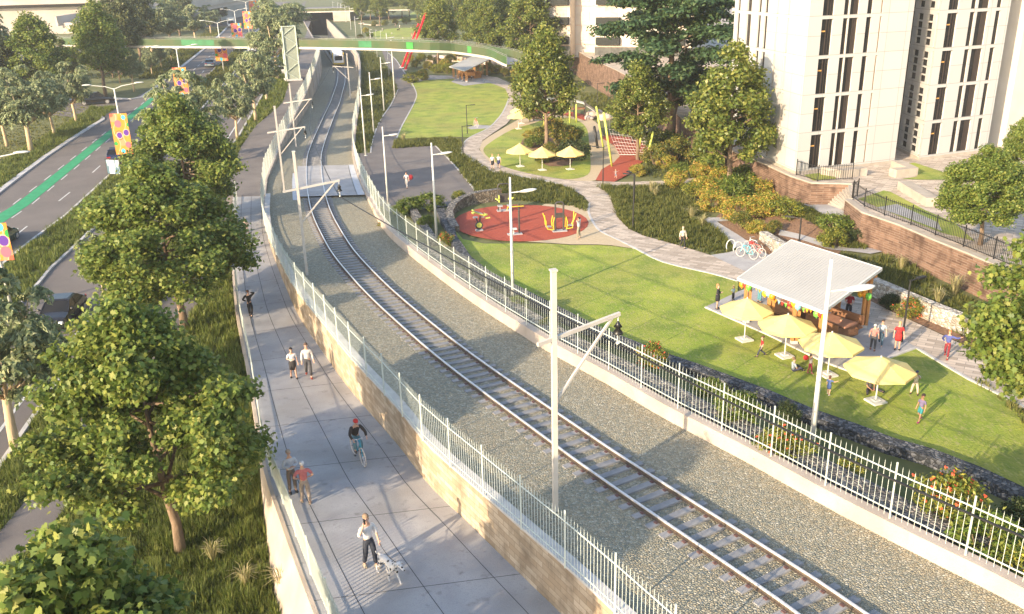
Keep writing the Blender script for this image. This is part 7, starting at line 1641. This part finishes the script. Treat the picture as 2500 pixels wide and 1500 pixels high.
        z1 = .52 if style == 'skirt' else .58; mb = MB(); n = 16; prof = [(.165, .125, 1.04), (.195, .15, .90), (.19, .15, .75), (.185, .15, z1), (.17, .135, z1+.01)]
        vs = [(a*math.cos(2*math.pi*k/n), b_*math.sin(2*math.pi*k/n)+.01, z) for a, b_, z in prof for k in range(n)]; mb.add(vs, [(i*n+k, i*n+(k+1) % n, (i+1)*n+(k+1) % n, (i+1)*n+k) for i in range(4) for k in range(n)]); mb.build('skirt', cloth(bot if style == 'skirt' else top), t, smooth=True, world=False)
    for i in (0, 1):
        c = J['an', i]+J['fd', i]*.06+Vector((0, 0, -.045)); a = math.atan2(J['fd', i].y, J['fd', i].x); M = Matrix.Rotation(a, 3, 'Z') @ (Matrix.Rotation(-1.1, 3, 'Y') if J['fd', i].z > .3 else Matrix.Identity(3))
        mb = MB(); mb.ball(c, (.145, .055, .05), 10, 6, 0, M); mb.build('shoe', cloth(shoe), t, smooth=True, world=False)
    hc = Vector(L_((0, -.012, 1.665+.02*(hs-1)*10)))
    mb = MB()
    if hat: 
        mb.ball(hc+Vector((0, 0, .035)), (.098*hs, .115*hs, .085*hs), 14, 8); mb.ball(hc+Vector((0, .10*hs, .03)), (.07, .09, .012), 10, 4); mb.build('cap', cloth(hat), t, smooth=True, world=False)
    elif hair:
        mb.ball(hc+Vector((0, -.022, .028)), (.092*hs, .105*hs, .088*hs), 14, 8)
        if hairlen: mb.ball(hc+Vector((0, -.06, -.07)), (.085*hs, .06, .14), 12, 7)
        mb.build('hair', cloth(hair), t, smooth=True, world=False)
    mb = MB()
    for sx_ in (-1, 1): mb.ball(hc+Vector((sx_*.034*hs, .105*hs, -.012)), (.012, .008, .008), 6, 4); mb.ball(hc+Vector((sx_*.034*hs, .107*hs, .012)), (.02, .006, .005), 6, 4)
    mb.ball(hc+Vector((0, .094*hs, -.075)), (.026, .012, .008), 8, 4); mb.build('face_features', M_EYE, t, world=False)
    return t, J
def to_w(t, p): return Matrix.Translation(t.location) @ Matrix.Rotation(t.rotation_euler[2], 4, 'Z') @ Matrix.Scale(t.scale[0], 4) @ Vector(p)
def GRAMP(x, y): return GZ(x, y, lambda a, b: rampz(b)+.005)
def pers(label, foot, ytop, face, f=GR, dz=.06, hmul=1.0, nat=None, **k):
    b = f(*foot)+Vector((0, 0, dz)); h = hgt(b, ytop)*hmul
    return person(label, b, face, h if nat is None else nat, **k)
D = rad
WHT, CRM = (.66, .64, .62), (.60, .53, .42)
dogman, DJ = pers('man in white shirt and dark jeans on the phone walking a spotted dog', (905,1383), 1258, D(-55), GRAMP, 0, top=WHT, bot=(.028, .034, .05), hair=(.28, .19, .12), arms=('leash', 'phone'), legs='step', sleeve='rolled', shoe=(.40, .33, .24))
pers('man in pale grey shirt with lowered head, facing the man in the pink shirt', (716,1202), 1100, D(-60), GRAMP, 0, top=(.50, .53, .56), bot=(.15, .12, .10), hair=(.40, .30, .22), arms=('fold', 'fold'), sleeve='long', shoe=(.025, .025, .025))
pers('white haired man in coral shirt and beige trousers seen from behind on the ramp', (748,1228), 1127, D(110), GRAMP, 0, top=(.52, .16, .15), bot=(.36, .29, .23), hair=(.66, .64, .62), arms=('hip', 'hip'), legs='step', shoe=(.30, .24, .18))
pers('woman in white blouse and black pencil skirt walking on the ramp', (718,923), 850, D(-70), GRAMP, 0, top=WHT, bot=(.04, .035, .035), style='skirt', hair=(.02, .015, .012), hairlen=1, arms=('down', 'fold'), legs='step', sleeve='short')
pers('man in pale shirt and dark trousers beside the woman in the black skirt', (755,921), 839, D(-75), GRAMP, 0, top=(.55, .54, .52), bot=(.06, .06, .065), hair=(.10, .06, .04), legs='walk', sleeve='long', shoe=(.28, .05, .03))
pers('man in black suit with one hand at his head walking away on the ramp', (613,774), 709, D(95), GRAMP, 0, top=(.016, .016, .018), bot=(.014, .014, .016), hair=(.16, .08, .05), arms=('hip', 'behind'), legs='walk', sleeve='long')
pers('bald man in brown jacket walking away at the far end of the ramp', (578,573), 523, D(95), GRAMP, 0, top=(.13, .085, .06), bot=(.05, .04, .035), hair=(.45, .28, .2), legs='walk', sleeve='long', skin=SK1)
pers('woman in beige coat with folded arms at the far end of the ramp', (604,578), 533, D(-60), GRAMP, 0, top=(.46, .36, .29), bot=(.44, .33, .27), style='leggings', hair=(.50, .40, .30), arms=('fold', 'fold'), legs='step', sleeve='long', shoe=(.15, .08, .05))
pers('man in white shirt half hidden by the tree branch on the ramp', (585,618), 572, D(90), GRAMP, 0, top=WHT, bot=(.30, .10, .07), hair=(.28, .12, .07), sleeve='long')
# cyclist
bb = GRAMP(876, 1122); hdg = D(-62)
bt = bike('blue bicycle ridden by the man in the red helmet', bb, hdg, (.02, .28, .42), 1.12, tyre=M_TYREP, lean_=0)
dv = Vector((math.cos(hdg), math.sin(hdg), 0))
cyc, CJ = person('cyclist in dark sweater, blue jeans and red helmet riding down the ramp', bb-dv*.20+Vector((0, 0, .06)), hdg, 1.86, (.045, .035, .028), (.13, .24, .27), arms=('bike', 'bike'), legs='ride', sleeve='long', hat=(.60, .04, .03), lean_=.36, shoe=(.10, .09, .08))
# park people
pers('man in pale shirt with a red bag crossing the asphalt plaza', (994,461), 420, D(-100), hmul=1.0, top=(.52, .52, .52), bot=(.42, .40, .38), hair=(.03, .02, .02), arms=('down', 'fwd'), legs='stride')
mb = MB(); q = GR(1004, 452); mb.ball(q+Vector((0, 0, .75)), (.22, .12, .26), 10, 7); tag(mb.build('red_bag', cloth((.5, .04, .05)), smooth=True), 'red bag carried by the man on the asphalt plaza', 'bag')
pers('blonde woman in white top and black skirt on the curved paver path, left of two', (1203,415), 377, D(-80), top=WHT, bot=(.025, .025, .03), style='skirt', hair=(.45, .28, .12), hairlen=1, legs='step')
pers('woman in white top and navy skirt on the curved paver path, right of two', (1218,413), 377, D(-95), top=(.60, .60, .60), bot=(.03, .035, .11), style='skirt', hair=(.36, .22, .12), hairlen=1, legs='step')
pers('man in white tee with hands behind his head at the red fitness circle', (1413,585), 531, D(150), top=WHT, bot=(.30, .25, .17), hair=(.03, .025, .02), arms=('behind', 'behind'), legs='wide', shoe=(.3, .22, .16))
pers('person in cream jacket and black leggings walking on the paver path', (1666,608), 554, D(-80), top=CRM, bot=(.02, .02, .022), style='leggings', hair=(.50, .40, .28), hairlen=1, legs='walk', sleeve='long')
pers('woman in black dress with folded arms at the left corner of the pavilion slab', (1750,758), 694, D(-20), top=(.02, .02, .028), style='dress', hair=(.50, .24, .10), hairlen=1, arms=('fold', 'fold'), dz=.1, sleeve='long')
pers('boy in pale teal shirt with hands on hips beside the pavilion', (1789,737), 699, D(-60), top=(.45, .60, .60), bot=(.04, .04, .04), hair=(.50, .34, .18), arms=('hip', 'hip'), dz=.1, child=True, hmul=1.0)
pers('woman in pink top leaning over the left picnic table', (1853,742), 706, D(20), top=(.58, .38, .36), bot=(.10, .28, .32), hair=(.10, .05, .03), arms=('fwd', 'fwd'), dz=.1, nat=1.55)
pers('man in white shirt and black boots half hidden under the pavilion roof', (1988,782), 735, D(-40), top=WHT, bot=(.40, .38, .34), hair=(.08, .05, .03), dz=.1, nat=1.72, legs='walk')
pers('blond child in grey top sitting beside the second umbrella', (1961,790), 760, D(60), top=(.36, .40, .45), bot=(.10, .10, .12), hair=(.55, .36, .18), dz=.1, child=True, nat=1.15)
pers('bearded man in red shirt handling bunting behind the pavilion', (2069,781), 734, D(-110), top=(.30, .02, .03), bot=(.03, .03, .04), hair=(.06, .035, .02), arms=('fwd', 'fwd'), legs='walk', nat=1.62)
pers('small blond child in pale blue beside the right picnic table', (2049,826), 795, D(140), top=(.45, .62, .70), bot=(.35, .55, .62), hair=(.55, .38, .2), dz=.1, child=True, nat=1.0)
pers('man in coral tee and dark grey trousers with white hair by the pavilion', (2129,860), 792, D(60), top=(.56, .20, .17), bot=(.065, .065, .07), hair=(.62, .60, .56), legs='step', dz=.1, shoe=(.2, .08, .05))
pers('man in grey blue shirt and jeans facing the coral shirted man', (2148,850), 782, D(-120), top=(.33, .40, .46), bot=(.08, .14, .19), hair=(.05, .03, .02), legs='walk', dz=.1, shoe=(.5, .5, .5))
pers('blonde woman in short red dress beside the black lamp', (2189,858), 786, D(-110), top=(.58, .03, .03), style='dress', hair=(.50, .33, .15), hairlen=1, dz=.1)
pers('red haired runner in blue jacket and dark red leggings on the paver path', (2309,877), 807, D(-125), top=(.08, .10, .30), bot=(.22, .02, .03), style='leggings', hair=(.55, .20, .06), hairlen=1, arms=('out', 'hip'), legs='walk', sleeve='long', shoe=(.35, .05, .04))
pers('boy in red shirt walking across the lawn in front of the umbrellas', (1858,874), 822, D(175), top=(.42, .02, .03), bot=(.05, .055, .075), hair=(.10, .055, .03), legs='stride', child=True)
person('child in grey shirt sitting on the lawn below the second umbrella', GR(1936,908)+Vector((0, 0, .04)), D(10), 1.3, (.36, .40, .45), (.05, .05, .08), hair=(.22, .14, .08), arms=('lap', 'lap'), legs='floor', child=True, drop=.83)
pers('girl in white top and dark red leggings raising a red ball', (1976,914), 868, D(-60), top=(.66, .60, .56), bot=(.30, .02, .06), style='leggings', hair=(.05, .03, .02), hairlen=1, arms=('down', 'up'), legs='step', child=True, shoe=(.4, .06, .12))
pers('girl in denim dress stretching one arm beside the nearest white lamp', (2022,967), 919, D(40), top=(.08, .13, .30), style='dress', hair=(.12, .05, .03), hairlen=1, arms=('down', 'out'), legs='step', child=True, shoe=(.5, .45, .45))
person('dark haired child sitting with legs apart under the rightmost umbrella', GR(2122,953)+Vector((0, 0, .04)), D(-80), 1.35, (.09, .08, .08), (.04, .035, .05), SK2, (.02, .015, .015), ('lap', 'lap'), 'splits', child=True, drop=.83)
pers('person in cream clothes and blue cap holding a camera on the lawn', (2231,966), 906, D(-120), top=(.64, .57, .46), bot=(.60, .50, .38), hat=(.04, .06, .14), arms=('face', 'face'), legs='wide', skin=SK2)
pers('boy in purple tee and teal shorts running on the lawn at right', (2244,1032), 965, D(-150), top=(.17, .14, .24), bot=(.03, .22, .24), style='shorts', hair=(.05, .03, .025), legs='walk', child=True, skin=SK2, shoe=(.35, .02, .16))
pers('child in pale clothes playing on the tip of the red surface', (1503,438), 415, D(-60), top=(.50, .42, .40), bot=(.20, .24, .30), style='shorts', hair=(.45, .3, .2), arms=('out', 'out'), legs='walk', child=True)
for lab, ft, tp, c1_, c2_ in [('seated person in dark clothes on the bench by the far umbrellas, left', (1303,296), 272, (.06, .05, .05), (.03, .03, .03)), ('person in dark clothes by the bench at the far umbrellas, right', (1314,293), 270, (.03, .03, .035), (.02, .02, .02)),
    ('distant person in pale clothes on the far lawn edge', (934,78), 68, (.5, .45, .45), (.3, .3, .3)), ('distant couple member in dark top by the far lawn', (966,68), 57, (.04, .04, .05), (.05, .05, .06)), ('distant couple member in white by the far lawn', (976,70), 60, WHT, (.4, .38, .36)), ('distant person in red standing on the far lawn', (1006,93), 80, (.4, .05, .05), (.3, .28, .25)), ('distant dark figure by the tunnel wall path', (838,41), 34, (.02, .02, .02), (.02, .02, .02)), ('distant pale person at the far lawn near the footbridge', (984,98), 90, WHT, (.5, .5, .5)), ('distant person resting on the far lawn', (957,86), 79, WHT, (.3, .3, .35)), ('person in teal by the far pavilion tables', (1183,203), 192, (.10, .35, .42), (.1, .15, .18)), ('dark haired person between the far pavilion tables', (1152,196), 184, (.5, .5, .5), (.04, .04, .04))]:
    pers(lab, ft, tp, D(-90+random.uniform(-60, 60)), top=c1_, bot=c2_, hair=(.08, .05, .03))
bake_skins()
# things held
w = to_w(dogman, DJ['hand', 1]); mb = MB(); mb.box(w+Vector((0, 0, .03)), (.05, .09, .17), dogman.rotation_euler[2]); tag(mb.build('phone', M_BLACK), 'black phone at the ear of the man walking the dog', 'phone')
q = GR(1973, 872); 
tg = GR(1976, 914); hb = hgt(tg, 871); mb = MB(); mb.ball(tg+Vector((-.28, -.1, hb)), .13, 12, 8); tag(mb.build('ball', cloth((.6, .03, .03)), smooth=True), 'red ball held up by the girl in white', 'ball')
# ------------------------------------------------------------ spotted dog
M_DOG = mat('spotted_coat', (.64, .61, .57), (.64, .61, .57), 1, .8)
def dogmat():
    m = M_DOG; t_ = m.node_tree; tc = t_.nodes.new('ShaderNodeTexCoord'); v = t_.nodes.new('ShaderNodeTexVoronoi'); v.inputs['Scale'].default_value = 8.5; t_.links.new(tc.outputs['Object'], v.inputs['Vector'])
    r = t_.nodes.new('ShaderNodeMapRange'); r.inputs[1].default_value = .30; r.inputs[2].default_value = .26; r.clamp = True; t_.links.new(v.outputs['Distance'], r.inputs[0])
    addmix(m, r.outputs[0], (.012, .011, .010))
dogmat()
p0, p1 = GRAMP(934, 1398), GRAMP(968, 1428); hd_ = math.atan2(p1.y-p0.y, p1.x-p0.x)
dog = thing('dog', 'black and white spotted dog walking on a leash', 'dog', (p0+p1)/2, hd_-math.pi/2, sc=1.28)
V = []; E = []; R_ = []
def dv_(p, r, par=None):
    V.append(Vector(p)); R_.append(r)
    if par is not None: E.append((par, len(V)-1))
    return len(V)-1
bel = dv_((0, -.02, .50), (.105, .12)); chs = dv_((0, .22, .48), (.12, .155), bel); nk1 = dv_((0, .38, .60), (.075, .085), chs); nk2 = dv_((0, .48, .70), (.065, .07), nk1); hd1 = dv_((0, .56, .74), (.072, .075), nk2); mz = dv_((0, .68, .695), (.042, .04), hd1); dv_((0, .755, .68), (.03, .028), mz)
for s in (-1, 1): ea = dv_((s*.075, .52, .765), (.02, .03), hd1); dv_((s*.105, .53, .68), (.012, .03), ea)
rp = dv_((0, -.26, .51), (.095, .11), bel); tl = dv_((0, -.40, .53), .028, rp); tl2 = dv_((0, -.54, .47), .02, tl); dv_((0, -.66, .50), .012, tl2)
for s, ph in ((-1, 1), (1, -1)):
    sh = dv_((s*.08, .24, .40), (.06, .075), chs); el_ = dv_((s*.085, .20+ph*.05, .27), .036, sh); wr = dv_((s*.085, .24+ph*.12, .11), .024, el_); dv_((s*.085, .28+ph*.14, .025), .028, wr)
    hp = dv_((s*.08, -.26, .42), (.068, .09), rp); kn = dv_((s*.09, -.17+ph*.06, .29), .045, hp); hk = dv_((s*.09, -.36+ph*.08, .17), .024, kn); pw = dv_((s*.09, -.31+ph*.10, .03), .024, hk); dv_((s*.09, -.25+ph*.10, .02), .026, pw)
skin_obj('body', V, E, R_, M_DOG, dog); bake_skins()
mb = MB(); mb.ball((0, .775, .69), (.022, .018, .018), 8, 5)
for s in (-1, 1): mb.ball((s*.045, .615, .775), .013, 6, 4)
mb.build('nose_and_eyes', M_BLACK, dog, world=False)
mb = MB(); mb.tube([(.075*math.cos(a), .43+.03*math.sin(a), .655+.075*math.sin(a)) for a in np.linspace(0, 6.283, 15)], .012, 5, cap=False); mb.build('collar', M_BLACK, dog, world=False)
a = to_w(dogman, DJ['hand', 0]); b = to_w(dog, (0, .40, .72)); pts = [a.lerp(b, k/10)-Vector((0, 0, .12*4*(k/10)*(1-k/10))) for k in range(11)]
mb = MB(); mb.tube(pts, .011, 5); tag(mb.build('leash', M_BLACK), 'black leash between the man and the spotted dog', 'leash')
b = GR(972, 76); d2 = thing('dog', 'distant black dog on the far lawn', 'dog', b, .6); mb = MB(); mb.tube([(-.35, 0, .45), (0, 0, .47), (.35, 0, .5), (.5, 0, .65), (.72, 0, .62)], [.1, .14, .15, .1, .05], 8)
for x in (-.3, .3):
    for s in (-.08, .08): mb.tube([(x, s, .42), (x+.02, s, .2), (x+.05, s, 0)], [.06, .035, .03], 6)
mb.tube([(-.35, 0, .48), (-.6, 0, .6)], [.03, .015], 6); mb.build('body', M_BLACK, d2, world=False, smooth=True)

# ------------------------------------------------------------ air: thin warm haze over the whole place
hm = bpy.data.materials.new('haze_air'); hm.use_nodes = True; t_ = hm.node_tree; t_.nodes.remove(t_.nodes['Principled BSDF'])
pv = t_.nodes.new('ShaderNodeVolumePrincipled'); pv.inputs['Density'].default_value = .00038; pv.inputs['Color'].default_value = (.92, .92, .90, 1); pv.inputs['Anisotropy'].default_value = .2
t_.links.new(pv.outputs[0], t_.nodes['Material Output'].inputs['Volume'])
mb = MB(); mb.box((0, 700, 30), (3000, 2000, 74)); tag(mb.build('haze', hm), kind='stuff')
